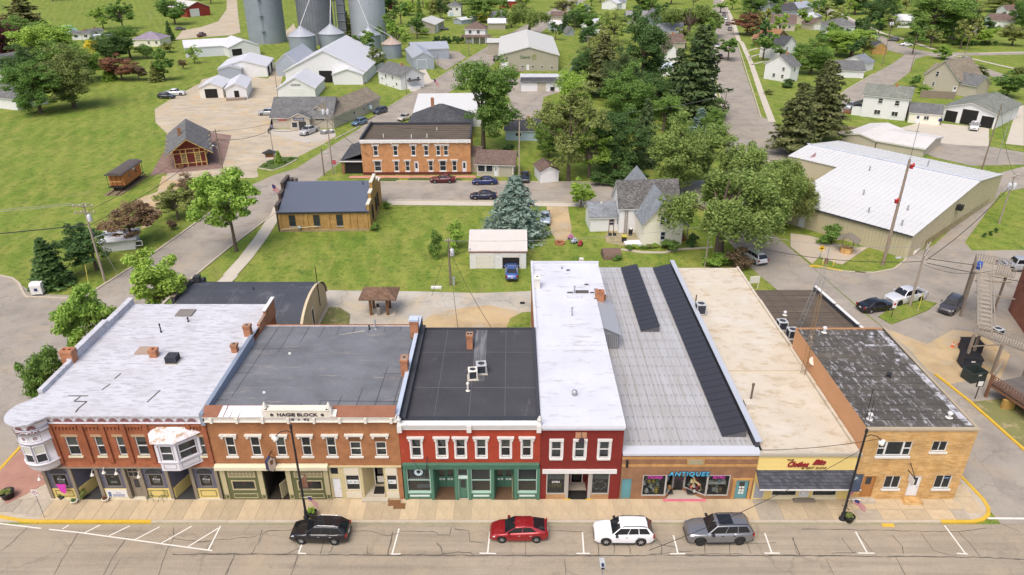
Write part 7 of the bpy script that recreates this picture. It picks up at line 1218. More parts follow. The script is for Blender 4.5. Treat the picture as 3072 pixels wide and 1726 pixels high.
MB().add([(6.0,1.2,2.9),(7.5,1.2,2.5),(7.5,5,2.5),(6.0,5,2.9)],[(0,1,2,3)]).build('porch_roof',DGSH,t);MB().box(6.0,7.2,1.4,4.8,0,.6).build('porch_step',BROWNW,t);MB().box(7.2,7.34,1.4,1.54,0,2.5).build('porch_post',WOOD,t);MB().box(7.2,7.34,4.7,4.84,0,2.5).build('porch_post',WOOD,t)
for p in ((.5,7.2,6.3),(-5.0,8.2,3.9)): MB().box(p[0]-.15,p[0]+.15,p[1]-.1,p[1]+.1,p[2],p[2]+.35).build('roof_vent',OFFW,t)
MB().box(-2.6,-.1,-.1,1.6,0,.35).build('ramp',WSID,t)
hu=thing('wood_hut','low rounded brown thatched hut on the lawn behind the shops','hut',(*WH.g(95,790,GZ),GZ),.1);b=MB();b.add([(x_,1.15*math.cos(math.pi*i/8)*-1,1.3*math.sin(math.pi*i/8)) for x_ in (-1.3,1.3) for i in range(9)],[(i,i+9,i+10,i+1) for i in range(8)]+[tuple(range(8,-1,-1)),tuple(range(9,18))]);b.build('shell',plain('brown_thatch',(.17,.115,.09),.95,.3,4.),hu)
A,B=(46.2,107.3),(57.7,94.5);ang=math.atan2(B[1]-A[1],B[0]-A[0]);L,D=17.0,37.5;t=thing('metal_roof_hall','large tan hall with white ribbed metal roof','building',(A[0],A[1],GZ),ang);YR=25.;hf,hr,hb=3.7,6.3,4.7;XL,XW,YW=-3.,-12.6,17.8;zw=hf+(hr-hf)*YW/YR
RIBW=plain('tan_rib_wall',(.50,.45,.305),.6,.06,.6);b=MB()
b.poly([(XL,0,0),(L,0,0),(L,0,hf),(XL,0,hf)]);b.poly([(L,0,0),(L,D,0),(L,D,hb),(L,YR,hr),(L,0,hf)]);b.poly([(L,D,0),(XW,D,0),(XW,D,hb),(L,D,hb)]);b.poly([(XW,D,0),(XW,YW,0),(XW,YW,zw),(XW,YR,hr),(XW,D,hb)]);b.poly([(XW,YW,0),(XL,YW,0),(XL,YW,zw),(XW,YW,zw)]);b.poly([(XL,YW,0),(XL,0,0),(XL,0,hf),(XL,YW,zw)]);b.build('wall',RIBW,t)
sl_=lambda y_: hf+(hr-hf)*y_/YR
n=26;pw=(L-XL+.3)/n
def pmesh(ya_,yb_,za_,zb_): return MB().add([(0,ya_,za_),(pw-.1,ya_,za_),(pw-.1,yb_,zb_),(0,yb_,zb_),(pw-.08,ya_,za_+.08),(pw-.02,ya_,za_+.08),(pw-.02,yb_,zb_+.08),(pw-.08,yb_,zb_+.08),(pw,ya_,za_),(pw,yb_,zb_),(0,ya_,za_-.1),(pw,ya_,za_-.1)],[(0,1,2,3),(1,4,7,2),(4,5,6,7),(5,8,9,6),(10,11,8,0)]).mesh('roof_panel',plain('white_rib_roof',(.61,.61,.60),.45,.05,.3,stain=(.48,.46,.44),stain_amt=.02,stain_scale=(.15,2,1)))
pA,pB,pC=pmesh(-.3,YR,hf-.02,hr+.05),pmesh(YR,D+.2,hr+.05,hb+.05),pmesh(YW-.2,YR,zw,hr+.05)
for i in range(n): inst(pA,'roof_panel',t,(XL-.15+i*pw,0,0));inst(pB,'roof_panel',t,(XL-.15+i*pw,0,0))
for i in range(12): inst(pB,'roof_panel',t,(XL-.15-(i+1)*pw,0,0));inst(pC,'roof_panel',t,(XL-.15-(i+1)*pw,0,0))
MB().box(XW-.2,L+.15,YR-.15,YR+.15,hr+.1,hr+.2).build('ridge_cap',plain('blue_white_cap',(.55,.60,.70),.5),t);MB().box(XL-.1,L+.1,-.42,-.28,hf-.2,hf).build('gutter',DFLASH,t)
for i in range(41): MB().box(XL+.1+i*.48,XL+.16+i*.48,-.05,0,0,hf-.1).build('wall_rib',plain('tan_rib',(.43,.38,.25),.6,.05),t)
for y_ in [1+1.0*i for i in range(36)]: MB().box(L,L+.05,y_,y_+.08,0,(sl_(y_) if y_ < YR else hr+(hb-hr)*(y_-YR)/(D-YR))-.1).build('wall_rib',MATS['tan_rib'],t)
MB().box(L-.3,L,6,34,0,1.2).build('yellow_band',plain('mustard_paint',(.50,.38,.12),.7,.1),t)
for p in ((5.5,9),(9,3.3),(13,7.5),(1.8,19),(8,27.5),(14.5,2.0)): MB().cyl((p[0],p[1],sl_(min(p[1],YR))),(p[0],p[1],sl_(min(p[1],YR))+.9),.13,.13,8).build('roof_vent',STEEL,t)
door(t,fr((0,0),(L,0)),.0,1.0,.05,2.2,WDOOR,WHITE,None,rec=-.05,world=False);MB().box(L+.05,L+.9,16,17,3.6,4.4).build('wall_heater',BLACK,t)
MB().box(-5.4,-2.6,-1.9,-.3,0,1.5).build('storage_box',plain('yellow_box',(.52,.42,.2),.7,.1),t);MB().box(-5.5,-2.5,-2.0,-.25,1.5,1.62).build('storage_lid',BROWNW,t)
structure(MB().prism([M5.g(*p,0) for p in ((0,1100),(160,1120),(330,1170),(520,1220),(650,1210),(430,1355),(380,1345),(240,1290),(180,1350),(0,1210))],-.2,-.06).build('forecourt',plain('forecourt_tan',(.46,.39,.30),.9,.1,.3)),'concrete forecourt of the metal roofed hall')
A,B=gz(M5,(700,400),(1090,470));bldg('low_white_building','low building with shallow off white roof behind the metal hall',A,B,13,1.7,.9,BSID,plain('dirty_white_roof',(.60,.575,.55),.8,.08,.4,stain=(.45,.41,.38),stain_amt=.02),'x',over=.3);A,B=gz(M5,(420,345),(690,400));bldg('low_white_building','left part of the low white building behind the metal hall',A,B,14,1.7,.8,BSID,MATS['dirty_white_roof'],'y',over=.3)
A,B=gz(DP,(600,1205),(1262,1135));t=thing('railway_depot','red and yellow trimmed railway depot with wide grey hip gable roof','building',(A[0],A[1],GZ),math.atan2(B[1]-A[1],B[0]-A[0]));L=math.dist(A,B);D=15.;DRED=plain('depot_red',(.15,.028,.022),.7,.12);DYEL=plain('depot_yellow',(.66,.48,.17),.7,.08)
vol(t,L,D,3.8,2.1,DRED,GREYSH,'y',over=1.5,fm=DYEL)
for x_ in (0,1.35,2.35,3.9,4.9,L-.14): MB().box(x_,x_+.14,-.06,0,0,3.7).build('trim_post',DYEL,t)
for z_ in (.7,2.75,3.55): MB().box(0,L,-.05,0,z_,z_+.13).build('trim_rail',DYEL,t)
for x_ in (1.5,4.05): window(t,fr((0,0),(L,0)),x_,x_+.85,.85,2.7,DYEL,DGLASS,3,5,.06,-.04,None,0,split=False,world=False)
for y_ in (.0,3.5,7,10.5,D-.14):
 MB().box(L,L+.06,y_,y_+.14,0,3.7).build('trim_post',DYEL,t);MB().tube([(L,y_+.07,2.2),(L+1.3,y_+.07,3.5)],.07).build('eave_bracket',DYEL,t);MB().tube([(0,y_+.07,2.2),(-1.3,y_+.07,3.5)],.07).build('eave_bracket',DYEL,t)
MB().box(L/2-1.6,L/2-.9,5.4,6.1,4.4,6.6).build('chimney',BR5,t);MB().box(.5,1.6,-.8,-.3,0,.7).build('bench',BROWNW,t)
A=Vector(M1.g(968,352,GZ));B=Vector(M1.g(1125,240,GZ));d=(B-A).normalized();an_=math.atan2(d.y,d.x);cb=thing('caboose','weathered orange railway caboose with dark curved roof','railway car',(A.x,A.y,GZ+.2),an_);LC=8.8;ORG=plain('weathered_orange',(.46,.17,.055),.8,.2,1.2,stain=(.30,.14,.07),stain_amt=.06,stain_scale=(1,1,1))
MB().box(.9,LC-.9,-1.35,1.35,.8,3.0).build('body',ORG,cb);b=MB();b.add([(x_,-1.55*math.cos(math.pi*i/8),2.95+.5*math.sin(math.pi*i/8)) for x_ in (-.1,LC+.1) for i in range(9)],[(i,i+9,i+10,i+1) for i in range(8)]+[tuple(range(8,-1,-1)),tuple(range(9,18))]);b.build('roof',plain('caboose_roof',(.10,.085,.08),.9,.25,1.5),cb)
MB().box(0,LC,-1.3,1.3,.65,.8).build('platform',BLACK,cb)
for x_ in (.05,LC-.1):
 for y_ in (-1.25,-.4,.4,1.2): MB().box(x_,x_+.06,y_,y_+.06,.8,2.95).build('railing_post',BLACK,cb)
 MB().box(x_,x_+.06,-1.25,1.25,1.75,1.82).build('railing',DYEL,cb)
for x_ in (3.0,5.6): MB().box(x_,x_+.5,-1.37,-1.35,1.7,2.4).build('window',DGLASS,cb)
MB().box(4.6,5.6,-1.37,-1.35,2.5,2.9).build('roof_patch',OFFW,cb)
for x_ in (1.0,2.3,LC-2.3,LC-1.0):
 for s_ in (-1,1): MB(Matrix.Translation((x_,s_*.72,.42)) @ Matrix.Rotation(rad(90),4,'X')).cyl((0,0,-.07),(0,0,.07),.4,.4,14).build('wheel',BLACK,cb)
rt=thing('rail_track','short length of rail on old sleepers under the caboose','track',(A.x,A.y,GZ),an_)
for s_ in (-.72,.72): MB().box(-2.0,LC+1.5,s_-.05,s_+.05,.12,.24).build('rail',plain('rusty_rail',(.10,.06,.04),.8),rt)
for i in range(18): MB().box(-1.9+i*.65,-1.65+i*.65,-1.6,1.6,0,.12).build('sleeper',plain('old_sleeper',(.24,.18,.125),.95,.2),rt)
A,B=gz(HS,(300,1080),(1605,1072));st=bldg('farm_store','beige farm supply store with grey roof and gabled entrance',A,B,11,3.0,3.3,BSID,GREYSH,'x',cat='store',over=.5);L=math.dist(A,B);STN=plain('sign_navy',(.02,.03,.12),.5,.1)
en=vol(st,4.8,3.0,3.0,1.1,BSID,GREYSH,'y',x0=4.4,y0=-1.6,over=.35,wn_='entrance_wall',rn='entrance_roof');Te=fr((4.4,-1.6),(9.2,-1.6));window(st,Te,.5,1.9,.6,2.0,WHITE,DGLASS,1,1,.08,-.02,None,0,split=False,world=False);window(st,Te,2.2,3.9,.05,2.1,DFLASH,DGLASS,2,1,.08,-.02,None,0,name='entrance_door',split=False,world=False)
MB(Te).box(1.1,3.6,-.08,-.02,2.35,2.95).build('store_sign',STN,st);Ts=fr((0,0),(L,0));MB(Ts).box(1.5,3.3,-.06,-.01,1.9,2.6).build('red_sign',plain('red_sign',(.6,.06,.02),.5),st);MB(Ts).box(10.4,12.2,-.06,-.01,2.0,2.7).build('black_sign',BLACK,st)
def sign_on(root,body_,size,T,mat_,width,depth=.02): M=T @ Matrix.Rotation(rad(90),4,'X');me=text_mesh(body_,size,depth);xs=[v.co.x for v in me.vertices];me.transform(M @ Matrix.Diagonal((width/(max(xs)-min(xs)),1,1,1)));me.materials.clear();me.materials.append(mat_);o=inst(me,'sign_lettering',root);return o
sign_on(st,'HOSKINS',.5,Te @ Matrix.Translation((2.35,-.1,2.45)),WHITE,2.1);sign_on(st,'Drest',.55,Ts @ Matrix.Translation((2.4,-.08,2.05)),WHITE,1.5);sign_on(st,'WALCO',.45,Ts @ Matrix.Translation((11.3,-.08,2.15)),WHITE,1.5)
A,B=gz(HS,(1640,1070),(2175,830));w2=bldg('store_wing','beige store wing with tan grey roof running back from the street',A,B,7.5,2.9,2.2,BSID,TANSH,'x',cat='store',over=.4,L=23,wins=(('f',9,1.0,1.2,1.0),('f',14,1.0,1.0,1.0)));MB().box(17,17.1,-1,0,1,2).build('sign_plate',LSID,w2)
A,B=gz(N1,(1215,1075),(1620,1070));hb_=bldg('sign_barn','white gabled barn front with dark lettering in the grain yard',A,B,15,2.9,2.9,WSID,WMET,'y',cat='barn',over=.3,gar=(('f',3.4,.05,3.6,2.6,WSID),));L=math.dist(A,B);sign_on(hb_,'HOSKINS',.8,fr((0,0),(L,0)) @ Matrix.Translation((L/2,-.04,3.5)),INK,2.6)
A,B=gz(N1,(1300,900),(2170,900));bb_=bldg('grain_barn','wide white roofed grain barn with dark open doorway',A,B,34,3.6,6.0,WSID,WMET,'y',cat='barn',over=.4,gar=(('f',10.5,.05,4.0,3.6,DARK),));L=math.dist(A,B);vol(bb_,9.0,5.0,3.2,1.5,WSID,WMET,'y',x0=L-9.5,y0=-3.0,wn_='porch_wall',rn='porch_roof')
A,B=gz(N1,(1385,640),(1500,620));vol(bb_,7.,22.,4.0,3.0,GSID,GMET,'y',x0=-6.2,y0=11.,wn_='lean_to_wall',rn='lean_to_roof',over=.2)
A,B=gz(N1,(370,1070),(622,1062));bldg('white_shed','small white shed with open front on the gravel yard',A,B,11,3.0,1.3,OFFW,WMET,'y',cat='shed',over=.3,gar=(('f',1.4,.05,3.4,2.5,DARK),));A,B=gz(N1,(655,1085),(880,1075));t=bldg('white_shed','small white shed with loading dock beside the open fronted shed',A,B,14,3.1,1.3,WSID,WMET,'y',cat='shed',over=.3,gar=(('f',2.2,.5,1.3,1.9,DARK),));MB().box(0,5.2,-1.6,0,0,.6).build('loading_dock',WOOD,t)
A,B=gz(N1,(590,850),(1100,835));t=bldg('machine_barn','white machine barn with pale roof behind the small sheds',A,B,16,3.3,2.0,WSID,WMET,'y',cat='barn',over=.3,gar=(('r',1.5,.05,3.2,2.8,DARK),('r',8.5,.05,3.4,3.0,DARK)));vol(t,7,5,3.2,.9,GSID,GMET,'y',x0=0,y0=-2.5,wn_='bay_wall',rn='bay_roof',over=.2)
A,B=gz(N1,(690,630),(1020,600));bldg('machine_barn','rear white machine barn with dark side opening beside the tall silo',A,B,15,3.6,2.2,WSID,WMET,'y',cat='barn',over=.3,gar=(('f',1.0,.6,3.6,2.4,DARK),))
A,B=gz(N1,(215,630),(690,600));bldg('long_shed','long white ribbed shed at the end of the lawn',A,B,9,3.6,2.0,plain('white_ribbed_metal',(.62,.645,.69),.5,.06,.6),WMET,'x',cat='shed',over=.25)
A,B=gz(N1,(225,190),(480,165));bldg('red_barn','red barn with pale roof at the top left',A,B,17,4.6,2.8,RSID,OMET,'y',cat='barn',over=.4,gar=(('f',2.2,.05,5.2,3.8,WSID),))
SILO=plain('silo_steel',(.30,.34,.385),.5,.14,.25,metal=.25);SILOD=plain('dark_silo_steel',(.20,.215,.24),.55,.2,.4,metal=.25);SILOL=plain('pale_silo_steel',(.44,.48,.53),.5,.12,.2,metal=.3,stain=(.22,.25,.28),stain_amt=.02,stain_scale=(.2,.2,.05))
def silo(label,x,y,r,h,cone,m_,rings=14,ribs=0,roofm=None,ladder=None):
 t=thing('grain_silo',label,'silo',(x,y,GZ));MB().lathe([(r,0),(r,h)],0,0,48).build('shell',m_,t);MB().lathe([(r+.25,h-.1),(r+.25,h+.02),(.7,h+cone),(.6,h+cone+.4),(0,h+cone+.5)],0,0,36,smooth=False).build('roof',roofm or GMET,t)
 for i in range(1,rings): MB().lathe([(r+.01,h*i/rings-.05),(r+.05,h*i/rings),(r+.01,h*i/rings+.05)],0,0,48).build('hoop',m_,t)
 for i in range(ribs): a=2*math.pi*i/ribs;MB(Matrix.Rotation(a,4,'Z')).box(r,r+.14,-.06,.06,0,h).build('stiffener',SILOD,t)
 for i in range(14): a=2*math.pi*i/14;MB(Matrix.Rotation(a,4,'Z')).add([(r+.2,-.05,h+.06),(r+.2,.05,h+.06),(.8,.03,h+cone+.02),(.8,-.03,h+cone+.02)],[(0,1,2,3)]).build('roof_rib',STEEL,t)
 if ladder is not None:
  T_=Matrix.Rotation(rad(ladder),4,'Z');b=MB(T_)
  for s_ in (-.25,.25): b.box(r+.15,r+.22,s_-.03,s_+.03,.5,h)
  b.build('ladder',SILOD,t)
  for k_ in range(4): MB(T_).box(r+.05,r+1.1,-.7,.7,5+k_*6,5.12+k_*6).build('platform',SILOD,t)
 return t
silo('smooth blue grey silo standing left of the other tall silos',-103,316,7.6,32,4,SILO,16,0,None,-82);silo('dark ribbed silo in the middle of the tall silos',-81,312,7.0,32,4,SILOD,12,34);silo('pale smooth silo on the right of the tall silos',-60.5,318,7.4,32,4,SILOL,18)
silo('low corrugated bin with cone roof before the dark ribbed silo',-80.8,288,5.0,6.2,3.0,SILO,8);silo('low corrugated bin half hidden behind the white barn roof',-70.5,293,4.8,6.4,3.0,SILO,8);silo('low corrugated bin before the pale smooth silo',-55.5,292,4.2,6.0,2.6,SILO,8);silo('small bin with rusty cone roof at the end of the barns',-44.4,275,3.5,5.0,2.0,SILO,6,0,plain('rusty_cone',(.42,.33,.27),.8,.25,.8,stain=(.30,.15,.08),stain_amt=.06))
lg=thing('elevator_leg','dark grain elevator leg between the ribbed and pale silos','elevator',(-71,316,GZ));MB().box(-1.6,1.6,-1.2,1.2,0,36).build('tower',SILOD,lg);MB().box(-2.6,-2.2,-1.4,-1.0,0,36).build('down_pipe',STEEL,lg)
for i in range(10): MB().box(-1.9,1.9,-1.5,1.5,3.2*i+2,3.2*i+2.15).build('tower_band',SILO,lg)
for nm,a,b in (('steel spout reaching down to the left low bin',(-80.8,288,9.6),(-73,314,36)),('steel spout reaching down to the middle low bin',(-70.5,293,9.8),(-72,315,36)),('steel spout reaching down to the right low bin',(-55.5,292,9.0),(-70,315,36)),('steel auger reaching down to the rusty topped bin',(-44.4,275,7.4),(-55,291.5,9.4))): tag(MB().tube([a,b],.22,8).build('grain_spout',STEEL,None),nm,'spout')
A,B=gz(N2,(1440,772),(2078,772));sw_=bldg('seed_warehouse','big tan seed warehouse with shallow white roof and green sign',A,B,44,5.2,2.6,TSID,OMET,'y',cat='warehouse',over=.4,wins=(('f',7.3,1.0,1.0,.9,2,1),('f',10.7,1.0,1.0,.9,2,1),('f',13.8,1.0,.9,.8,2,1),('f',17.2,.9,.9,.8,2,1)),doors=(('f',9.1,.3,.9,1.8,WDOOR),),gar=(('f',.9,.4,2.1,2.6,WSID),));L=math.dist(A,B)
GRN=plain('sign_green',(.03,.14,.05),.5,.1);T_=fr((0,0),(L,0));sign_on(sw_,'Channel',1.3,T_ @ Matrix.Translation((8.6,-.05,4.1)),GRN,3.3,.05);MB(T_).lathe([(.55,0),(.78,0)],0,0,3)
def swirl(q):
 n_=26
 for r0,r1,a0,a1 in ((.55,.85,20,330),(.2,.42,-40,200)): q.add([((r0+(r1-r0)*k_)*math.cos(rad(a0+(a1-a0)*i/n_))+11.7,-.05,(r0+(r1-r0)*k_)*math.sin(rad(a0+(a1-a0)*i/n_))+4.5) for k_ in (0,1) for i in range(n_+1)],[(i,i+1,i+n_+2,i+n_+1) for i in range(n_)])
q=MB(T_);swirl(q);q.build('sign_emblem',plain('emblem_gold_green',(.22,.26,.05),.5,.2),sw_);MB().box(1,8,-1.6,0,0,.35).build('loading_ramp',WOOD,sw_);vol(sw_,5,8,4.4,.4,TSID,OMET,'x','shed',x0=-5,y0=34,wn_='side_wall',rn='side_roof')
A,B=gz(N2,(1675,993),(2130,993));t=bldg('repair_garage','white repair garage with dark shingle edge and flat roof',A,B,9,2.8,.5,WSID,ROOF1,'x','shed',.2,cat='garage',gar=(('f',4.8,.05,2.5,2.5,BSID),));MB().add([(-.3,-.6,2.75),(12.9,-.6,2.75),(12.7,1.8,3.75),(-.1,1.8,3.75)],[(0,1,2,3)]).build('mansard',DGSH,t);MB().box(8.6,9.8,-.3,0,.3,1.3).build('ice_box',BLACK,t)
A,B=gz(N2,(510,762),(735,752));bldg('blue_shed','grey blue metal shed with gable roof by the left street',A,B,21,3.9,1.8,GSID,GMET,'y',cat='shed',over=.2,gar=(('f',1.3,.05,3.2,3.2,GSID),));A,B=gz(N2,(560,640),(730,610));bldg('blue_shed','second grey metal shed behind the grey blue shed',(-36,268),(-23,271),13,3.8,1.6,GSID,GMET,'x',cat='shed',over=.2)
A,B=gz(N2,(135,905),(450,1003));t=bldg('white_house','white house with grey roof beside the grain barns',A,B,8,3.9,2.2,WSID,GREYSH,'x',cat='house',over=.4,L=13.5,wins=(('f',4.2,2.3,1.0,1.2),('f',8.2,2.4,1.0,1.2),('f',1.8,1.6,1.0,.6,1,1),('f',4.5,.2,.8,.5,1,1),('f',8.6,.2,.8,.5,1,1),('r',2.5,2.0,.9,1.3),('r',5.5,2.0,.9,1.3)));MB().box(13.5,15.2,2,6,2.6,2.75).build('porch_roof',DGSH,t);MB().box(13.5,15,2.2,5.8,0,.8).build('porch',WSID,t);MB().box(10.6,11.2,-.06,0,1.0,1.7).build('star_ornament',BLACK,t)
for z_,a,b,D_,h,ri,wm_,rm_,rdg,nm,lb,kd,ex in (
(N2,(475,360),(745,365),18,3.8,1.8,TSID,OMET,'y','cream_shed','tan shed with cream metal roof beyond the blue sheds','gable',{'gar': (('r',2,.05,4,3,WSID),)}),
(N2,(880,180),(1025,180),13,5.2,2.0,WSID,GREYSH,'x','split_level_house','white split level house with grey hip roof among trees','hip',{'wins': (('f',1.2,3.2,1.4,1.1,2,1),('f',4.4,3.2,1.4,1.1,2,1)),'gar': (('f',1.0,.05,2.2,1.9,LSID),)}),
(N2,(1320,322),(1505,322),7,3.0,1.6,TSID,WMET,'x','tan_shed','tan shed with white roof beyond the street','gable',{}),
(N2,(1400,260),(1560,250),9,3.2,2.2,GSID,GREYSH,'x','grey_garage','grey roofed building behind the tan shed','gable',{}),
(N2,(1440,85),(1620,90),12,4.0,2.4,RSID,WMET,'x','brown_barn','brown barn with white roof at the top','gable',{}),
(N2,(1970,330),(2100,340),7,3.0,1.2,GSID,plain('rusted_white_roof',(.58,.57,.56),.7,.15,1.),'x','weathered_barn','weathered barn with patchy pale roof','gable',{}),
(N2,(2010,240),(2230,240),8,2.8,1.8,BSID,BRSH,'x','brown_roof_house','long brown roofed house behind the weathered barn','gable',{}),
(N2,(2215,150),(2420,150),10,3.4,2.2,WSID,BLSH,'x','blue_roof_house','white house with pale blue grey roof at the top','hip',{'wins': (('f',2,1,1.2,1.2),('f',8,1,1.2,1.2))}),
(N2,(2180,390),(2250,385),3.5,1.8,1.8,GSID,GREYSH,'y','tool_shed','small pointed grey tool shed','gable',{}),
(N2,(2330,350),(2530,370),9,3.2,2.6,WSID,WMET,'y','white_outbuilding','white roofed outbuilding behind the dark bush','gable',{}),
(N2,(1030,270),(1200,250),6,2.2,.8,GSID,WMET,'x','low_shed','low pale roofed shed behind the brown hip roof','gable',{})):
 A,B=gz(z_,a,b);bldg(nm,lb,A,B,D_,h,ri,wm_,rm_,rdg,kd,cat='house' if 'house' in nm else 'shed',**ex)
A,B=gz(N2,(1070,468),(1290,470));t=bldg('brown_hip_house','white house with brown hip roof and wide porch',A,B,8.5,5.6,2.6,WSID,BRSH,'x','hip',.5,cat='house',wins=(('f',1.5,3.7,1.3,1.4,2,1),('f',4.9,3.7,1.3,1.4,2,1),('f',.8,1.3,1.6,.8,3,1),('r',2,3.7,1.2,1.4)));MB().add([(-1.6,-2.6,2.6),(11,-2.6,2.6),(11,3,3.0),(-1.6,3,3.0),(8.6,0,3.3),(0,0,3.3)],[(0,1,4,5),(1,2,4),(0,5,3)]).build('porch_roof',BRSH,t)
for x_ in (3.4,6.2,8.6,10.6): MB().box(x_,x_+.2,-2.4,-2.2,0,2.6).build('porch_post',WHITE,t)
MB().box(3.6,8.4,-.4,-.02,.2,2.4).build('porch_screen',TSID,t)
A,B=gz(N2,(462,1300),(1000,1300));t=bldg('block_workshop','white block workshop with long pale flat roof behind the hotel',(-23.5,171),(-6.5,172),22,3.4,0,WSID,plain('pale_flat_roof',(.60,.60,.585),.8,.08,.3),'x','flat',.25,cat='workshop');[MB().box(.8+.55*i,1.15+.55*i,-.03,0,2.0,2.45).build('wall_letter',INK,t) for i in range(8)]
A=(-23.2,161);t=bldg('hip_roof_house','dark grey hip roofed house with red chimney behind the hotel',A,(-9.5,161),9.5,3.5,3.4,GSID,DGSH,'x','hip',.5,cat='house',hipin=6.4);MB().box(4.4,5.1,5.6,6.3,5,8).build('chimney',CHB,t)
A,B=gz(M3,(872,335),(1065,362));bldg('blue_cottage','pale blue cottage with dark grey roof',A,(A[0]+7.6,A[1]-.4),6.5,2.5,1.7,LSID,DGSH,'x',cat='house',over=.35,wins=(('f',2.2,1.0,1.5,.8,2,1),))
A,B=gz(N4,(1630,1310),(2170,1400));L=math.dist(A,B);bldg('three_bay_garage','white three bay garage with open doors and grey green roof',A,B,17,3.6,1.8,WSID,GNSH,'y',cat='garage',over=.5,L=11.8,gar=(('f',.6,.05,2.7,2.7,DARK),('f',4.2,.05,3.5,3.6,DARK),('f',8.6,.05,2.7,2.7,DARK)))
A,B=gz(N4,(1268,1332),(1545,1330));bldg('office_link','low white link building with dark grey roof beside the garage',A,(A[0]+6.4,A[1]-2.6),6.5,2.7,1.6,CSID,GREYSH,'x',cat='building',over=.3,doors=(('f',1.5,.05,1.0,2.0,WDOOR),),wins=(('f',3.2,1,1.2,1.0,2,1),('r',2,1.1,1.2,1.1)))
A,B=gz(N4,(750,1262),(1235,1315));t=bldg('two_storey_house','tall white two storey house with grey green roof on the hillside',A,B,7.5,5.6,2.0,WSID,GNSH,'x',cat='house',over=.4,wins=(('f',3.4,3.7,1.1,1.3),('f',7.2,3.5,1.1,1.3),('f',3.0,.9,1.5,1.2,2,1),('f',7.0,.9,1.5,1.2,2,1),('r',2,3.4,1,1.2)));MB().box(-2.2,0,.5,5,0,2.2).build('side_porch',WSID,t);MB().add([(-2.6,.2,2.3),(0,.2,3.4),(0,5.4,3.4),(-2.6,5.4,2.3)],[(0,1,2,3)]).build('side_porch_roof',DGSH,t);MB().box(-4.2,-2.2,1,4.5,0,.5).build('deck',BROWNW,t)
A,B=gz(N4,(1420,965),(1790,1035));t=bldg('beige_gable_house','beige house with steep tan shingle gables behind the white house',A,B,11,4.4,4.6,BSID,TANSH,'y',cat='house',over=.5,L=10.5,wins=(('f',3.2,4.2,1.0,1.5),('f',2.8,1.4,.9,1.2)),doors=(('f',9.3,.4,1.0,2.0,WDOOR),));vol(t,7,6,3.6,2.2,BSID,GREYSH,'x',x0=8.5,y0=.5,wn_='wing_wall',rn='wing_roof');vol(t,5,9,3.6,2.6,WSID,TANSH,'x',x0=-3,y0=5,wn_='bay_wall',rn='bay_roof')
A,B=gz(N4,(490,842),(785,852));bldg('white_garage','white garage with grey roof below the maples',A,B,8.5,2.5,2.2,WSID,GREYSH,'x',cat='garage',over=.4,gar=(('f',2.2,.05,5,2.0,WSID),));A,B=gz(N4,(800,780),(890,755));bldg('white_garage','pale grey roofed shed right of the white garage',A,B,8,2.7,2.0,WSID,BLSH,'x',cat='garage',over=.3)
A,B=gz(N4,(880,590),(955,590));bldg('brick_garage','tan brick garage with dark blue roof',A,(A[0]+5,A[1]-1),8,2.8,1.6,TBR,DGSH,'y',cat='garage',over=.3);A,B=gz(N4,(360,435),(650,400));bldg('grey_hip_house','tall pale grey house with grey hip roof',A,(A[0]+12.5,A[1]-2),10,5.8,2.6,plain('pale_grey_siding',(.60,.62,.66),.6,.05),GREYSH,'x','hip',.5,cat='house',wins=(('f',2.5,3.6,1.2,1.4),('f',8,3.6,1.2,1.4),('f',3,1,1.2,1),('l',3,3,1,1.3)))
bldg('low_dark_house','low dark roofed wing beside the grey hip house',(A[0]+12.4,A[1]-8),(A[0]+19,A[1]-9),7,2.6,2.0,GSID,DGSH,'x','hip',.4,cat='house')
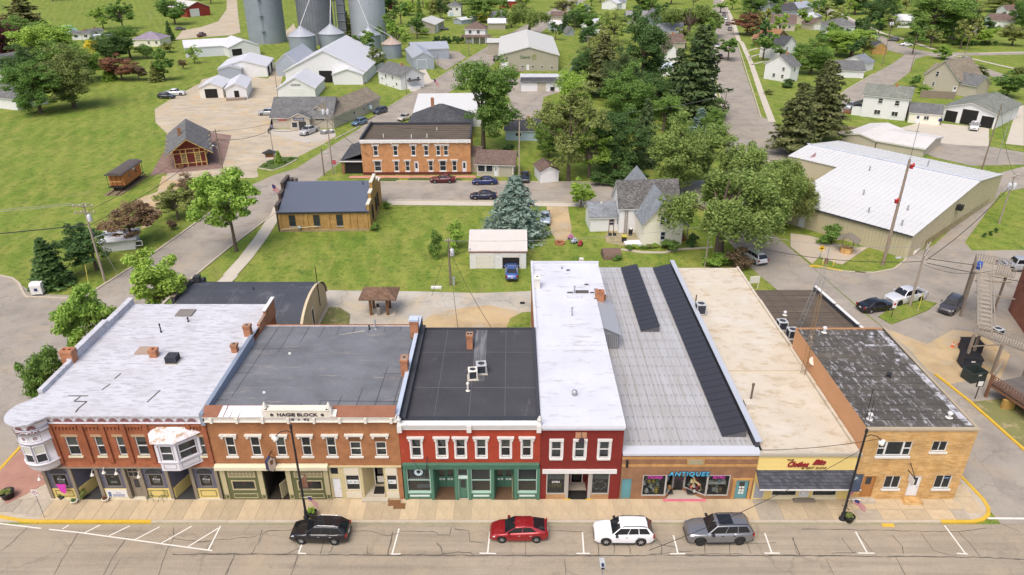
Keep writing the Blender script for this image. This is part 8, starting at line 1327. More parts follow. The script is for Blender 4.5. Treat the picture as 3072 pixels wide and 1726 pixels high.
for z_,a,b,D_,h,ri,wm_,rm_,rdg,nm,lb,kd,ex in (
(N3,(2200,330),(2470,340),11,3.4,3.2,BSID,BRSH,'x','grey_gable_house','grey house with front gable behind the copper tree','gable',{'wins': (('f',1.2,1.2,1.2,1.3),('f',4,1.2,1.2,1.3),('f',8,1.2,1.2,1.3))}),
(N3,(2240,210),(2500,200),10,4.0,3.2,GSID,DGSH,'x','dark_roof_house','dark blue roofed house beyond the grey gabled house','gable',{}),
(N3,(2110,120),(2380,110),10,4.2,2.6,GSID,BLSH,'x','grey_house','long grey house at the top behind the dark roof','gable',{}),
(N3,(2230,520),(2400,480),9,3.2,3.0,plain('brown_siding',(.20,.12,.06),.8,.15),plain('rust_brown_roof',(.30,.15,.075),.8,.15,.5),'y','rust_roof_house','low house with rust brown roofs and cream porch roof','gable',{}),
(N3,(2330,660),(2470,640),10,5.2,2.8,WSID,DGSH,'y','white_gable_house','white house with charcoal gable roof behind the maples','gable',{'wins': (('f',1.5,3.5,1,1.2),('f',1.5,1,1,1.2))}),
(N3,(2410,900),(2500,880),9,5.0,2.8,WSID,GREYSH,'x','white_corner_house','white corner house half hidden by the dense maple','gable',{'wins': (('f',1.5,3.2,1,1.2),('l',2,1,1,1.2),('l',5,1,1,1.2),('l',2,3.2,1,1.2))}),
(N3,(990,440),(1260,440),8,3.8,2.8,WSID,BLSH,'x','blue_grey_roof_house','white house with slate roof and small front gable','gable',{}),
(N3,(990,560),(1280,550),8,3.4,2.4,BSID,BRSH,'x','brown_cottage','brown roofed cottage behind the huge spruce','gable',{}),
(N3,(1065,690),(1215,690),10,3.6,3.0,WSID,BRSH,'y','white_gable_cottage','white gabled cottage facing the camera among dark evergreens','gable',{'wins': (('f',3.4,3.6,.8,1.0),('f',1.5,.8,1.2,1.0,2,1))}),
(N3,(1030,830),(1160,830),6,2.4,1.0,WSID,plain('pale_blue_roof',(.52,.56,.62),.6,.08),'x','low_pale_house','low pale blue roofed addition among the evergreens','shed',{}),
(N3,(870,1120),(990,1110),7,2.8,2.2,BSID,BRSH,'x','brown_roof_cottage','brown roof peeping between the dark trees','gable',{}),
(N3,(650,250),(880,250),9,3.2,2.0,GSID,plain('weathered_grey_roof',(.25,.24,.23),.9,.12),'x','solar_roof_house','grey house carrying blue solar panels','gable',{}),
(N3,(900,280),(1030,280),12,4.2,2.8,GSID,GREYSH,'y','grey_blue_house','grey blue gabled house beside the solar panelled roof','gable',{'wins': (('f',1.5,2.2,2.2,1.4,2,1),)}),
(N3,(380,100),(540,110),9,3.6,2.2,WSID,WMET,'y','white_house','white roofed house at the top left of the straight street','gable',{'gar': (('f',1.5,.05,3,2.4,WSID),)}),
(N3,(560,100),(640,100),9,4.0,2.0,WSID,BLSH,'x','pale_house','pale blue grey house beside the far white house','gable',{}),
(N4,(60,170),(240,140),10,3.6,2.4,WSID,GMET,'x','white_house','white house with pale metal roof at the far street bend','gable',{}),
(N4,(150,270),(330,240),9,2.8,1.6,BSID,WMET,'x','white_roof_garage','white roofed garage left of the tan garage','gable',{}),
(N4,(220,330),(370,325),8,2.8,2.0,BSID,BRSH,'y','tan_garage','tan garage with pale door before the grey hip house','gable',{'gar': (('f',1.5,.05,5,2.1,WSID),)}),
(N4,(1110,300),(1330,305),9,3.4,2.2,WSID,plain('white_roof_b',(.62,.62,.62),.7,.06),'x','white_bungalow','white house under the great spreading tree','gable',{'wins': (('f',6,1.2,2.4,1.2,3,1),('f',1,1,1.2,1.4))}),
(N4,(1640,420),(1800,400),11,5.6,3.2,BSID,DGSH,'x','dark_gable_house','tall beige house with dark gabled roofs at the right','gable',{'wins': (('f',1.5,3.6,.9,1.3),('f',5,1.2,1.2,1.6),('f',6,3.6,1,1.3))}),
(N4,(1860,440),(2040,420),10,3.6,3.4,BSID,DGSH,'y','dark_gable_wing','lower beige house with dark gable right of the tall one','gable',{'wins': (('f',3.5,1.2,1.2,1.4),)}),
(N4,(2150,300),(2420,310),12,3.4,2.4,WSID,BRSH,'x','brown_roof_villa','white house with long brown roof at the far right','gable',{}),
(N4,(2330,190),(2480,190),9,3.6,2.2,WSID,BRSH,'x','hill_house','white house with brown roof high on the right hillside','gable',{}),
(L0,(1290,450),(1552,450),10,2.8,2.4,CSID,PURSH,'x','lilac_roof_house','cream house with lilac hip roof at the top left','hip',{'wins': (('f',6,1,1,1.1),('f',9,1,1,1.1)),}),
(L0,(700,388),(880,385),5,2.6,.8,WSID,GREYSH,'x','trailer_home','white trailer home with dark windows behind the yellow tree','gable',{'wins': (('f',1,1,1.6,1.1,2,1),('f',5,1,1.4,1.1,2,1))}),
(L0,(890,370),(1010,350),5,2.6,.8,WSID,GREYSH,'x','trailer_home','second trailer home right of the dark windowed trailer','gable',{'wins': (('f',2,1,1.4,1.1,2,1),)}),
(L0,(920,400),(1120,390),4,2.2,.3,WSID,WMET,'x','carport','low white carport roof behind the yellow tree','flat',{}),
(L0,(540,370),(650,375),6,2.8,2.0,CSID,plain('teal_roof',(.25,.42,.38),.7,.08),'y','teal_roof_cottage','cream cottage with teal roof behind the light green tree','gable',{}),
(L0,(-60,1040),(175,1066),9,3.2,2.6,WSID,GREYSH,'x','white_house','white house with grey roof cut by the left edge','gable',{}),
(L0,(-40,800),(140,820),9,5.6,3.0,WSID,GREYSH,'y','white_house','tall white gabled house at the left edge','gable',{'wins': (('f',4,3.4,1,1.4),)}),
(M1,(855,850),(1125,820),4,1.6,.4,WSID,WMET,'x','park_building','small low white building under the bronze park tree','flat',{'wins': (('f',4.5,.5,1,.8,1,1),)})):
 A,B=gz(z_,a,b);bldg(nm,lb,A,B,D_,h,ri,wm_,rm_,rdg,kd,cat='house' if 'house' in nm or 'cottage' in nm or 'home' in nm else 'building',**ex)
A,B=gz(N3,(665,245),(760,240));t=thing('solar_array','pair of blue solar panels on the grey house roof','solar panels',(A[0],A[1]+1,GZ+3.6),0)
for k_ in range(2): MB().add([(.5+6*k_,0,.15),(5.0+6*k_,0,.15),(5.0+6*k_,3.6,1.75),(.5+6*k_,3.6,1.75)],[(0,1,2,3)]).build('panel',plain('blue_solar',(.05,.06,.12),.3),t)
t=thing('brick_apartment','red brick building at the right edge behind wooden stairs','building',(55,58,GZ));RBR=brick('red_brown_brick',(.24,.075,.045),(.30,.10,.06),(.28,.17,.12))
P(t,'wall',RBR,lambda q: q.prism([(56.6,58.5),(80,58.5),(80,79),(62.6,79)],GZ,6.8));P(t,'roof',ROOF1,lambda q: q.prism([(56.5,58.4),(80,58.4),(80,79.1),(62.5,79.1)],6.8,6.9));P(t,'front_wall',plain('orange_brick_wall',(.40,.17,.08),.9,.15),lambda q: q.prism([(54.2,54.6),(80,54.6),(80,58.5),(56.0,58.5)],GZ,5.6))
w_=window(t,fr((61.8,76.5,0),(57.7,62.5,0)),5.2,6.3,4.2,5.8,OFFW,DGLASS,1,2,.08,-.03,None,0,split=False)
AGED=plain('aged_deck_wood',(.34,.295,.235),.9,.18,1.5);RDW=plain('red_deck_wood',(.22,.11,.065),.85,.2,1.5)
s_=thing('wooden_stairs','long grey wooden outside stairs with railings on the brick building','stairs',(50.2,66.5,GZ));a0,a1=Vector((50.4,66.6,3.9)),Vector((56.0,77.4,6.2))
dd=(a1-a0);sd=Vector((dd.y,-dd.x,0)).normalized()*1.3;n=15
for i in range(n):
 p=a0+dd*(i/n);q_=a0+dd*((i+.8)/n);b=MB();b.add([tuple(p),tuple(p+sd),tuple(Vector((q_.x,q_.y,p.z))+sd),(q_.x,q_.y,p.z),tuple(p-Vector((0,0,.08))),tuple(p+sd-Vector((0,0,.08)))],[(0,1,2,3),(4,5,1,0)]);b.build('step',AGED,s_,True)
for off in (Vector(),sd):
 b=MB();b.tube([tuple(a0+off+Vector((0,0,1))),tuple(a1+off+Vector((0,0,1)))],.06,4);b.build('handrail',AGED,s_,True);b=MB();b.tube([tuple(a0+off-Vector((0,0,.1))),tuple(a1+off-Vector((0,0,.1)))],.11,4);b.build('stringer',AGED,s_,True)
def balus(root,p,q,z0,z1,m_,n):
 p,q=Vector(p),Vector(q)
 for i in range(n+1): c_=p.lerp(q,i/n);MB().box(c_.x-.03,c_.x+.03,c_.y-.03,c_.y+.03,z0,z1).build('baluster',m_,root,True)
 for z_ in (z0+.08,z1): MB().tube([(p.x,p.y,z_),(q.x,q.y,z_)],.055,4).build('rail',m_,root,True)
dk=thing('upper_deck','grey wooden landing with slatted railing below the outside stairs','deck',(51,65,GZ));P(dk,'deck_floor',AGED,lambda q: q.prism([(50.0,66.7),(53.6,62.3),(54.9,63.5),(51.4,67.8)],3.7,3.85));balus(dk,(50.0,66.7),(53.6,62.3),3.85,4.85,AGED,24)
for p in ((50.05,66.6),(51.8,64.5),(53.5,62.4),(51.4,67.6)): MB().box(p[0]-.12,p[0]+.12,p[1]-.12,p[1]+.12,GZ,3.7).build('post',WOOD,dk,True)
MB().tube([(50.1,66.5,2.2),(51.7,64.6,3.6)],.09,4).build('brace',WOOD,dk,True)
tl=thing('top_landing','top landing of the outside stairs with slatted railing','deck',(56.5,78,GZ));P(tl,'deck_floor',AGED,lambda q: q.prism([(55.6,77.4),(57.2,80.2),(60.5,78.4),(59.2,75.6)],6.0,6.15));balus(tl,(57.2,80.2),(60.5,78.4),6.15,7.15,AGED,14);balus(tl,(55.6,77.4),(57.2,80.2),6.15,7.15,AGED,10);balus(tl,(57.6,76.6),(59.2,75.6),6.15,7.15,AGED,8)
for p in ((55.7,77.5),(57.2,80.1),(60.4,78.4)): MB().box(p[0]-.1,p[0]+.1,p[1]-.1,p[1]+.1,GZ,6.0).build('post',WOOD,tl,True)
MB().tube([(56,77.4,4.8),(59,75.4,5.6)],.09,4).build('brace',WOOD,tl,True);MB().tube([(55.2,75.6,4.2),(58.2,73,4.6)],.09,4).build('brace',WOOD,tl,True)
ld=thing('lower_deck','dark red wooden deck with lattice skirt at the right edge','deck',(50,58,GZ));PD=[(48.7,60.4),(50.0,55.6),(53.4,50.8),(58,52),(54,62)];P(ld,'deck_floor',plain('wet_deck',(.13,.115,.105),.8,.3,1.),lambda q: q.prism(PD,1.45,1.6))
for a,b in ((PD[0],PD[1]),(PD[1],PD[2])):
 d_=Vector(b)-Vector(a)
 for i in range(16): c_=Vector(a)+d_*(i/15);MB().box(c_.x-.03,c_.x+.03,c_.y-.03,c_.y+.03,1.6,2.55).build('baluster',RDW,ld,True)
 for z_ in (1.7,1.9,2.1,2.3,2.55): MB().tube([(a[0],a[1],z_),(b[0],b[1],z_)],.04,4).build('rail',RDW,ld,True)
 MB().add([(a[0],a[1],1.2),(b[0],b[1],1.2),(b[0],b[1],1.6),(a[0],a[1],1.6)],[(0,1,2,3)]).build('rim_board',RDW,ld,True)
for p in PD[:3]: MB().box(p[0]-.12,p[0]+.12,p[1]-.12,p[1]+.12,GZ,2.6).build('post',RDW,ld,True)
balus(ld,(48.7,60.4),(51.5,63.2),1.6,2.6,AGED,12);MB().box(49.0,50.2,58.2,58.5,GZ,1.0).build('skirt_panel',plain('yellow_board',(.45,.28,.08),.8,.15),ld,True)
condenser('grey air conditioner on the ground by the outside stairs',53.2,67.6,2.9,.3,.9,.9)
def up(z_,base,top,z0=GZ): x,y=z_.g(*base,z0);return x,y,z_.w(*top,y)[1]-z0
FLAGM=plain('flag_stripes',(.5,.46,.47),.8,.1);FRED=plain('flag_red',(.42,.03,.045),.8,.1);FBLU=plain('flag_blue',(.03,.04,.14),.8,.1)
def flag(root,o,w,h,az,droop=.35,n=7):
 """striped flag hanging from point o, flying towards azimuth az"""
 dx,dy=math.cos(az),math.sin(az)
 pt=lambda f,k: (o[0]+dx*w*f+.06*math.sin(f*7)*-dy,o[1]+dy*w*f+.06*math.sin(f*7)*dx,o[2]-h*k-droop*w*f*f)
 for k in range(n):
  b=MB();vs=[pt(i/8,k/n) for i in range(9)]+[pt(i/8,(k+1)/n) for i in range(9)];b.add(vs,[(i,i+1,i+10,i+9) for i in range(8)]);b.build('flag_stripe',FRED if k % 2 == 0 else FLAGM,root)
 b=MB();b.add([(p[0]-dy*.012,p[1]+dx*.012,p[2]) for p in [pt(0,0),pt(.4,0),pt(.4,.5),pt(0,.5)]]+[(p[0]+dy*.012,p[1]-dx*.012,p[2]) for p in [pt(0,0),pt(.4,0),pt(.4,.5),pt(0,.5)]],[(0,1,2,3),(7,6,5,4)]);b.build('flag_canton',FBLU,root)
def lamp(label,z_,base,top,side,banner,flagaz):
 x,y,h=up(z_,base,top,0);t=thing('street_lamp',label,'street lamp',(x,y,0),0);s=side
 MB().lathe([(.26,0),(.26,.12),(.17,.2),(.15,.7),(.1,.8),(.075,h)],0,0,12).build('pole',BLACK,t);MB().cyl((0,0,h-.1),(0,0,h+.18),.12,.1,10).build('pole_cap',BLACK,t)
 MB().tube([(0,0,h-.55),(s*.35,-.05,h-.3),(s*.85,-.1,h-.4),(s*1.2,-.15,h-.75)],.035).build('arm',BLACK,t)
 b=MB(Matrix.Translation((s*1.3,-.16,h-.95)) @ Matrix.Rotation(s*rad(38),4,'Y'));b.lathe([(0,.32),(.1,.28),(.2,.05),(.26,-.12),(.2,-.2),(0,-.22)],0,0,14);b.v=[(v[0],v[1],v[2]) for v in b.v];b.build('lamp_head',OFFW,t)
 b=MB();b.box(-.02+.1,.75,-.015,.015,3.0,4.7) if s > 0 else b.box(.1,.55,-.015,.015,3.2,4.6);b.build('banner',banner,t);MB().tube([(0,0,4.72),(.8,0,4.72)],.02).build('banner_arm',BLACK,t);MB().tube([(0,0,2.98),(.8,0,2.98)],.02).build('banner_arm',BLACK,t)
 MB().tube([(0,-.05,2.2),(.9*math.cos(flagaz),.9*math.sin(flagaz),2.6)],.018).build('flag_staff',OFFW,t);flag(t,(.5*math.cos(flagaz),.5*math.sin(flagaz),2.45),.9,.5,flagaz,.5)
 return t
bnr=plain('dark_banner',(.06,.08,.12),.8,.3,1.5,stain=(.45,.5,.55),stain_amt=.06,stain_scale=(2,2,2));bnr2=plain('brown_banner',(.20,.10,.06),.8,.3,2.,stain=(.3,.4,.3),stain_amt=.05,stain_scale=(2,2,2))
lamp('black street lamp with banner and flag behind the black SUV',F2,(803,1012),(690,330),-1,bnr2,-.4);lamp('black street lamp with banner before the tan stone building',F5,(557,1026),(738,362),1,bnr,-.6)
def planter(label,x,y,z,r=.4,h=.45,m_=None,plant=None,tall=.5):
 t=thing('planter',label,'planter',(x,y,z));MB().lathe([(0,0),(r*.75,0),(r,h),(r+.04,h),(r+.04,h+.04),(r-.04,h+.04),(r-.05,h-.04),(0,h-.04)],0,0,16).build('pot',m_ or BLACK,t);cm=PROTO['bush0'][0];o=inst(cm,'foliage',t,(0,0,h-.1),0,(r*2.2,r*2.2,tall));o.material_slots[0].link='OBJECT';o.material_slots[0].material=plant or OL;return t
x,y=F2.g(850,1005,0);planter('round flower pot beside the left street lamp',x,y,0,.38,.5,None,LG,.7);x,y=F5.g(605,1035,0);planter('black flower pot at the foot of the right street lamp',x,y,0,.42,.5,None,OL,.45);x,y=F1.g(65,860,0);planter('large black flower pot on the red paver plaza',x,y,0,.55,.6,None,OL,.4)
for u,v,lb,pm_ in ((470,868,'yellow flower box under the pink pennant',DFLASH),(565,905,'white and blue flower tub by the corner shop',OFFW),(800,890,'small white pot of purple flowers by the corner shop',OFFW)): x,y=F1.g(u,v,0);planter(lb,x,y,0,.26,.3,pm_,(OL,MG,CP)[(u > 500)+(u > 700)],.4)
x,y=F1.g(640,860,0);tree('bush',OL,'trailing shrub in the corner shop doorway',x,y-.1,1.1,.9,z=0)
pn=thing('pennant','pink shop pennant hanging before the left shop window','pennant',(-37.3,YF-.35,1.2));b=MB();b.add([(-.42,0,.75),(.42,-.02,.75),(.3,0,0.1),(.1,.02,-.35),(-.2,0,-.1)],[(0,1,2,3,4)]);b.build('cloth',PNK,pn);MB().tube([(-.45,0,.77),(.45,0,.77),(.3,.35,.9)],.015).build('rod',BLACK,pn)
for k,u in enumerate((1140,1230)):
 x,y=F1.g(u,885,0);t=thing('cafe_chair',('left','right')[k]+' wire cafe chair before the corner building','chair',(x,y,0),(.2,-.3)[k]);WG=plain('green_wire',(.06,.09,.06),.6)
 for sx,sy in ((-1,-1),(1,-1),(1,1),(-1,1)): MB().tube([(sx*.28,sy*.26,0),(sx*.2,sy*.18,.45)],.014,5).build('leg',WG,t)
 b=MB()
 for i in range(7): b.tube([(-.22,-.2+.067*i,.45),(.22,-.2+.067*i,.45)],.008,4)
 b.tube([(.22*math.cos(a),.22*math.sin(a),.45) for a in [2*math.pi*i/14 for i in range(15)]],.012,4);b.build('seat',WG,t);b=MB();b.tube([(.25*math.cos(a),.22,.5+.5*math.sin(a)) for a in [math.pi*i/10 for i in range(11)]],.014,5)
 for i in (-.12,0,.12): b.tube([(i,.22,.46),(i,.22,.9)],.008,4)
 b.build('backrest',WG,t)
x,y,h=up(F1,(335,1012),(270,800),0);t=thing('parking_sign','no parking sign on a thin grey post at the left corner','sign',(x,y,0));MB().cyl((0,0,0),(0,0,h),.03,.03,6).build('post',STEEL,t);MB().box(-.24,.24,-.03,-.01,h-.62,h-.02).build('sign_plate',WHITE,t)
b=MB();n_=20;b.add([(r_*math.cos(2*math.pi*i/n_),-.033,h-.32+r_*math.sin(2*math.pi*i/n_)) for r_ in (.15,.2) for i in range(n_)],[(i,(i+1) % n_,(i+1) % n_+n_,i+n_) for i in range(n_)]);b.build('red_ring',FRED,t);sign_on(t,'P',.3,Matrix.Translation((0,-.034,h-.42)),BLACK,.14,.002)
P_=Z(1150,1150,.39813).g(1645,1322,8.0);t=thing('street_lamp','grey street lamp rising from the near side of the street','street lamp',(P_[0],P_[1]-.6,-.14));MB().cyl((0,0,0),(0,.0,8.0),.07,.05,8).build('pole',STEEL,t);MB().box(-.16,.16,-.1,.62,8.0,8.2).build('lamp_head',ACG,t);MB().box(-.08,.08,-.09,.12,8.2,8.28).build('photo_cell',NAVY,t);MB().box(-.1,.1,-.13,-.1,8.02,8.14).build('lens',DGLASS,t)
t=thing('a_frame_sign','small A frame flag stand before the clothes shop','sign',(27.7,44.6,0));[MB().tube([(0,0,.06),(.35*math.cos(a),.35*math.sin(a),.02)],.025,4).build('foot',BLACK,t) for a in (.6,2.2,3.7,5.3)];MB().tube([(0,0,0),(.15,.3,2.2)],.02,5).build('staff',BLACK,t);b=MB();b.add([(.05,.1,1.0),(.15,.3,2.1),(.75,.4,1.9),(.45,.3,1.2)],[(0,1,2,3)]);b.build('flag',plain('pink_flag',(.5,.2,.25),.8,.3,3.),t)
t=thing('brown_mats','pair of brown mats on the pavement beside the cream shop','mat',(*F2.g(1480,915,0),0));MB().box(-.7,.3,-.15,.5,0.001,.04).build('mat',BROWNW,t);MB().box(-.2,.75,-.5,.1,.041,.07).build('mat',BROWNW,t)
def upole(label,z_,base,top,arm=1.2,armaz=0.,xf=None,light=None,mat_=None,r=.15,arms=1,name='utility_pole'):
 x,y,h=up(z_,base,top);t=thing(name,label,'utility pole',(x,y,GZ));MB().cyl((0,0,0),(0,0,h),r,r*.62,10).build('pole',mat_ or POLEW,t);ca,sa=math.cos(armaz),math.sin(armaz)
 for k in range(arms):
  if arm:
   za=h-.35-.9*k;b=MB(Matrix.Translation((0,0,za)) @ Matrix.Rotation(armaz,4,'Z'));b.box(-arm,arm,-.06-r,.06-r,-.07,.07);c_=b.build('crossarm',WOOD,t)
   for i in range(4): s_=-arm+.12+i*(2*arm-.24)/3;b=MB(Matrix.Translation((0,0,za)) @ Matrix.Rotation(armaz,4,'Z'));b.lathe([(.05,.07),(.06,.14),(.03,.2),(.05,.24),(0,.28)],s_,-r,8);b.build('insulator',OFFW,c_)
 for k in range(xf or 0):
  b=MB(Matrix.Translation(((.42 if k % 2 == 0 else -.42),-.1-.1*k,h-2.5)));b.lathe([(0,0),(.26,0),(.28,.05),(.28,.85),(.22,.95),(.06,1.0),(.06,1.15),(0,1.18)],0,0,14);b.build('transformer',plain('transformer_grey',(.56,.58,.6),.5,.05),t)
 if light:
  az,L_,zl=light;b=MB();b.tube([(0,0,zl),(L_*.5*math.cos(az),L_*.5*math.sin(az),zl+.5),(L_*math.cos(az),L_*math.sin(az),zl+.45)],.035,6);b.build('lamp_arm',STEEL,t);b=MB(Matrix.Translation((L_*math.cos(az),L_*math.sin(az),zl+.4)) @ Matrix.Rotation(az,4,'Z'));b.box(-.1,.55,-.14,.14,-.05,.1);b.build('lamp_head',ACG,t)
 TOPS[label]=Vector((x,y,GZ+h));return t
TOPS={}
U1='leaning looking utility pole with transformer in the park';upole(U1,M1,(868,1085),(655,440),1.3,.05,1,(.3,3.2,6.3),plain('grey_pole',(.34,.29,.23),.9,.2),.17,2)
U2='utility pole with white transformer in the alley behind the shops';upole(U2,F7,(1635,268),(1500,-90),.5,.1,1,None,None,.14)
U3='wooden pole with double crossarms before the willow';upole(U3,M4,(1005,1378),(1008,1010),.9,.05,0,None,MATS['grey_pole'],.14,2)
U5='utility pole with long lamp arm beside the white pickup';upole(U5,R2,(825,548),(985,-60),1.2,.9,0,(3.2,3.0,6.5),MATS['grey_pole'],.17,2)
U4='tall siren pole';t=upole('very tall pole with red sirens before the metal roofed hall',M5,(760,1366),(985,492),0,0,0,None,plain('grey_brown_pole',(.30,.235,.175),.9,.2),.24,0,'siren_pole');h4=M5.w(985,492,M5.g(760,1366)[1])[1];RSI=plain('siren_red',(.42,.03,.03),.5,.1)
for k,(zz,s_) in enumerate(((h4-.7,1),(h4-5.6,-1))):
 b=MB(Matrix.Translation((s_*.45,-.1,zz)) @ Matrix.Rotation(rad(90),4,'Y'));b.lathe([(.1,-.25),(.1,0),(.28,.2),(.28,.22),(.08,.05)],0,0,12);b.build('siren_horn',RSI,t);MB().box(s_*.42-.16,s_*.42+.16,-.25,.1,zz-.5,zz-.1).build('siren_motor',RSI,t)
MB().tube([(0,0,h4),(0,0,h4+5)],.03,5).build('aerial',BLACK,t)
U6='utility pole at the foot of the garage apron';upole(U6,M5,(1540,705),(1755,30),.0,0,0,None,None,.15)
U7='utility pole with two transformers on the corner lawn';upole(U7,M5,(1722,1022),(1890,610),1.0,.6,2,None,MATS['grey_pole'],.15);TOPS[U7]=TOPS[U7]
U8='dark utility pole beside the depot paving';upole(U8,DP,(1592,1345),(1395,400),1.0,.4,0,(2.4,2.0,5.0),None,.15)
U9='thin pole on the sign island';upole(U9,M2,(620,530),(570,240),0,0,0,None,MATS['grey_pole'],.11)
U10='tall pole with cluster of transformers by the farm store corner';upole(U10,M2,(1100,612),(1062,10),0,0,3,(3.0,4.2,5.6),MATS['grey_pole'],.15)
U11='short dark pole near the stop sign';upole(U11,M2,(1027,622),(993,402),0,0,0,(-.2,.8,4.2),None,.16)
U12='tall pale pole between the annex and the white shed';upole(U12,M3,(985,642),(1004,145),1.2,.0,0,None,plain('pale_pole',(.42,.36,.27),.9,.12),.16)
U13='utility pole at the far right street corner';upole(U13,N4,(990,722),(1095,190),1.0,.3,2,(.0,2.0,6.0),None,.15)
U14='plain pole behind the beige gabled house';upole(U14,N4,(1300,778),(1358,545),0,0,0,None,None,.14);U15='plain pole on the far right lawn';upole(U15,N4,(1890,592),(1958,395),0,0,0,None,None,.14)
U16='pole with lamp beside the long straight street';upole(U16,N3,(1690,1342),(1725,985),0,0,0,(.1,3.4,7.5),None,.13);U17='dark pole beside the brown hip roofed house';upole(U17,N2,(1110,605),(1132,390),0,0,0,None,None,.15);U18='thin pole beside the house drive';upole(U18,N2,(780,808),(790,580),0,0,0,(0,1.,4.5),None,.11);U19='pole at the corner of the white corner house';upole(U19,N2,(435,1035),(418,790),0,0,0,None,None,.11);U20='thin pole left of the lettered barn';upole(U20,N1,(1210,1060),(1172,815),0,0,0,None,None,.12)
U21='pole at the right of the seed warehouse lawn';upole(U21,N3,(225,620),(238,390),1.4,.2,0,None,MATS['grey_pole'],.13);U22='thin grey pole at the far right edge';upole(U22,M5,(1700,520),(1830,60),0,0,0,None,STEEL,.08)
U23='pole beside the trailer homes';upole(U23,L0,(820,480),(750,300),.8,.3,0,None,MATS['grey_pole'],.12);U24='pole with crossarm by the gravel lane at the top left';upole(U24,L0,(1460,200),(1435,115),1.6,0,0,None,MATS['pale_pole'],.13);U25='plain pole beside the copper tree';upole(U25,N3,(2030,385),(2065,150),0,0,0,None,MATS['grey_pole'],.13)
WIRE=plain('wire_black',(.03,.03,.032),.6);WIREG=plain('wire_grey',(.30,.30,.30),.6)
def wire(label,a,b,sag=.8,r=.018,m_=None,n=14):
 a,b=Vector(a),Vector(b);pts=[]
 for i in range(n+1): f=i/n;p=a.lerp(b,f);p.z -= sag*4*f*(1-f);pts.append(tuple(p))
 tag(MB().tube(pts,r*1.35,5,0).build('overhead_wire',m_ or WIRE),label,'wire')
tv=lambda n_,dx=0,dz=0: TOPS[n_]+Vector((dx,0,dz))
wire('thick black cable from the park pole to the left edge',tv(U1,0,-3.0),(-140,78,6.5),1.2,.05);wire('upper wire from the park pole to the left edge',tv(U1,-1),(-150,84,9),1.5,.018,WIREG);wire('second upper wire from the park pole to the left edge',tv(U1,1),(-150,80,9),1.5,.018,WIREG);wire('wire from the park pole to the depot pole',tv(U1,.6,-1.0),tv(U8,0,-.3),.9,.02);wire('lower cable from the park pole to the depot pole',tv(U1,.2,-3.0),tv(U8,0,-2.0),1.0,.03)
wire('black cable from the depot pole to the island pole',tv(U8,0,-2.0),tv(U9,0,-.3),.7,.035);wire('cable from the island pole to the transformer pole',tv(U9,0,-.3),tv(U10,0,-3.4),1.0,.03);wire('wire from the depot pole to the transformer pole',tv(U8,0,-.3),tv(U10,0,-.5),1.2,.018);wire('wire from the transformer pole to the tall pale pole',tv(U10,0,-3),tv(U12,0,-2.2),1.2,.02);wire('service cable from the transformer pole to the hotel',tv(U10,0,-3.5),(-27.5,134.1,3.6),.4,.025)
wire('wire from the alley pole to the farmhouse pole',tv(U2,0,-.4),tv(U3,0,-.5),.8,.018,WIREG);wire('cable from the alley pole to the garage',tv(U2,0,-2.2),(-5.8,91.5,2.9),.3,.025);wire('guy wire of the alley pole',tv(U2,0,-.8),(TOPS[U2].x-2.2,TOPS[U2].y-3.2,GZ),0,.018);wire('service wire from the alley pole to the black roof',tv(U2,0,-1.5),(-5.3,60.5,8.0),.5,.018);wire('second service wire from the alley pole to the red building',tv(U2,0,-1.5),(-2.0,60.5,8.0),.5,.018)
wire('upper wire from the farmhouse pole to the pickup pole',tv(U3,.7,-.3),tv(U5,-.7,-.4),1.2,.02,WIREG);wire('lower cable from the farmhouse pole to the pickup pole',tv(U3,0,-1.8),tv(U5,0,-2.4),1.4,.03);wire('wire from the pickup pole to the corner lawn pole',tv(U5,.4,-2.2),tv(U7,0,-1.8),1.0,.035);wire('upper wire from the pickup pole to the right edge',tv(U5,.6,-2.0),(95,74,6.5),1.2,.03);wire('lower wire from the pickup pole to the right edge',tv(U5,.6,-2.6),(95,68,5.2),1.4,.03);wire('service wire from the pickup pole to the outside stairs',tv(U5,.3,-2.8),(57,76,6.9),.8,.02)
wire('cable from the corner lamp to the yellow shop roof',(29.0,44.6,7.2),(20.0,46.0,4.9),.3,.018);wire('long thin cable over the street from the yellow shop',(28.2,45.6,5.2),(9,34,6.5),.6,.016);wire('guy wire of the park pole',tv(U1,0,-3),(TOPS[U1].x+1.6,TOPS[U1].y+.9,GZ),0,.02,WIREG)
wire('wire from the tall pale pole to the right',tv(U12,.9),tv(U16,0,-1),1.5,.018,WIREG);wire('wire from the warehouse lawn pole to the tall pale pole',tv(U21),tv(U12,-.9),2.0,.018,WIREG);wire('wire from the garage apron pole to the corner lawn pole',tv(U6,0,-.4),tv(U7,0,-.3),1.2,.02)
def flagpole(label,z_,base,top,az,fh=1.1): x,y,h=up(z_,base,top);t=thing('flagpole',label,'flag',(x,y,GZ));MB().cyl((0,0,0),(0,0,h),.06,.035,8).build('pole',plain('white_pole',(.6,.6,.58),.5),t);flag(t,(0,0,h-.15),1.7,fh,az,.9)
flagpole('flag on a pole at the left end of the brick hall',M2,(625,905),(585,690),-.3);flagpole('flag on a pole beside the tan metal wall',M5,(155,720),(207,430),3.6);flagpole('flag on a pole beside the left street',N2,(735,1020),(728,850),-.5)
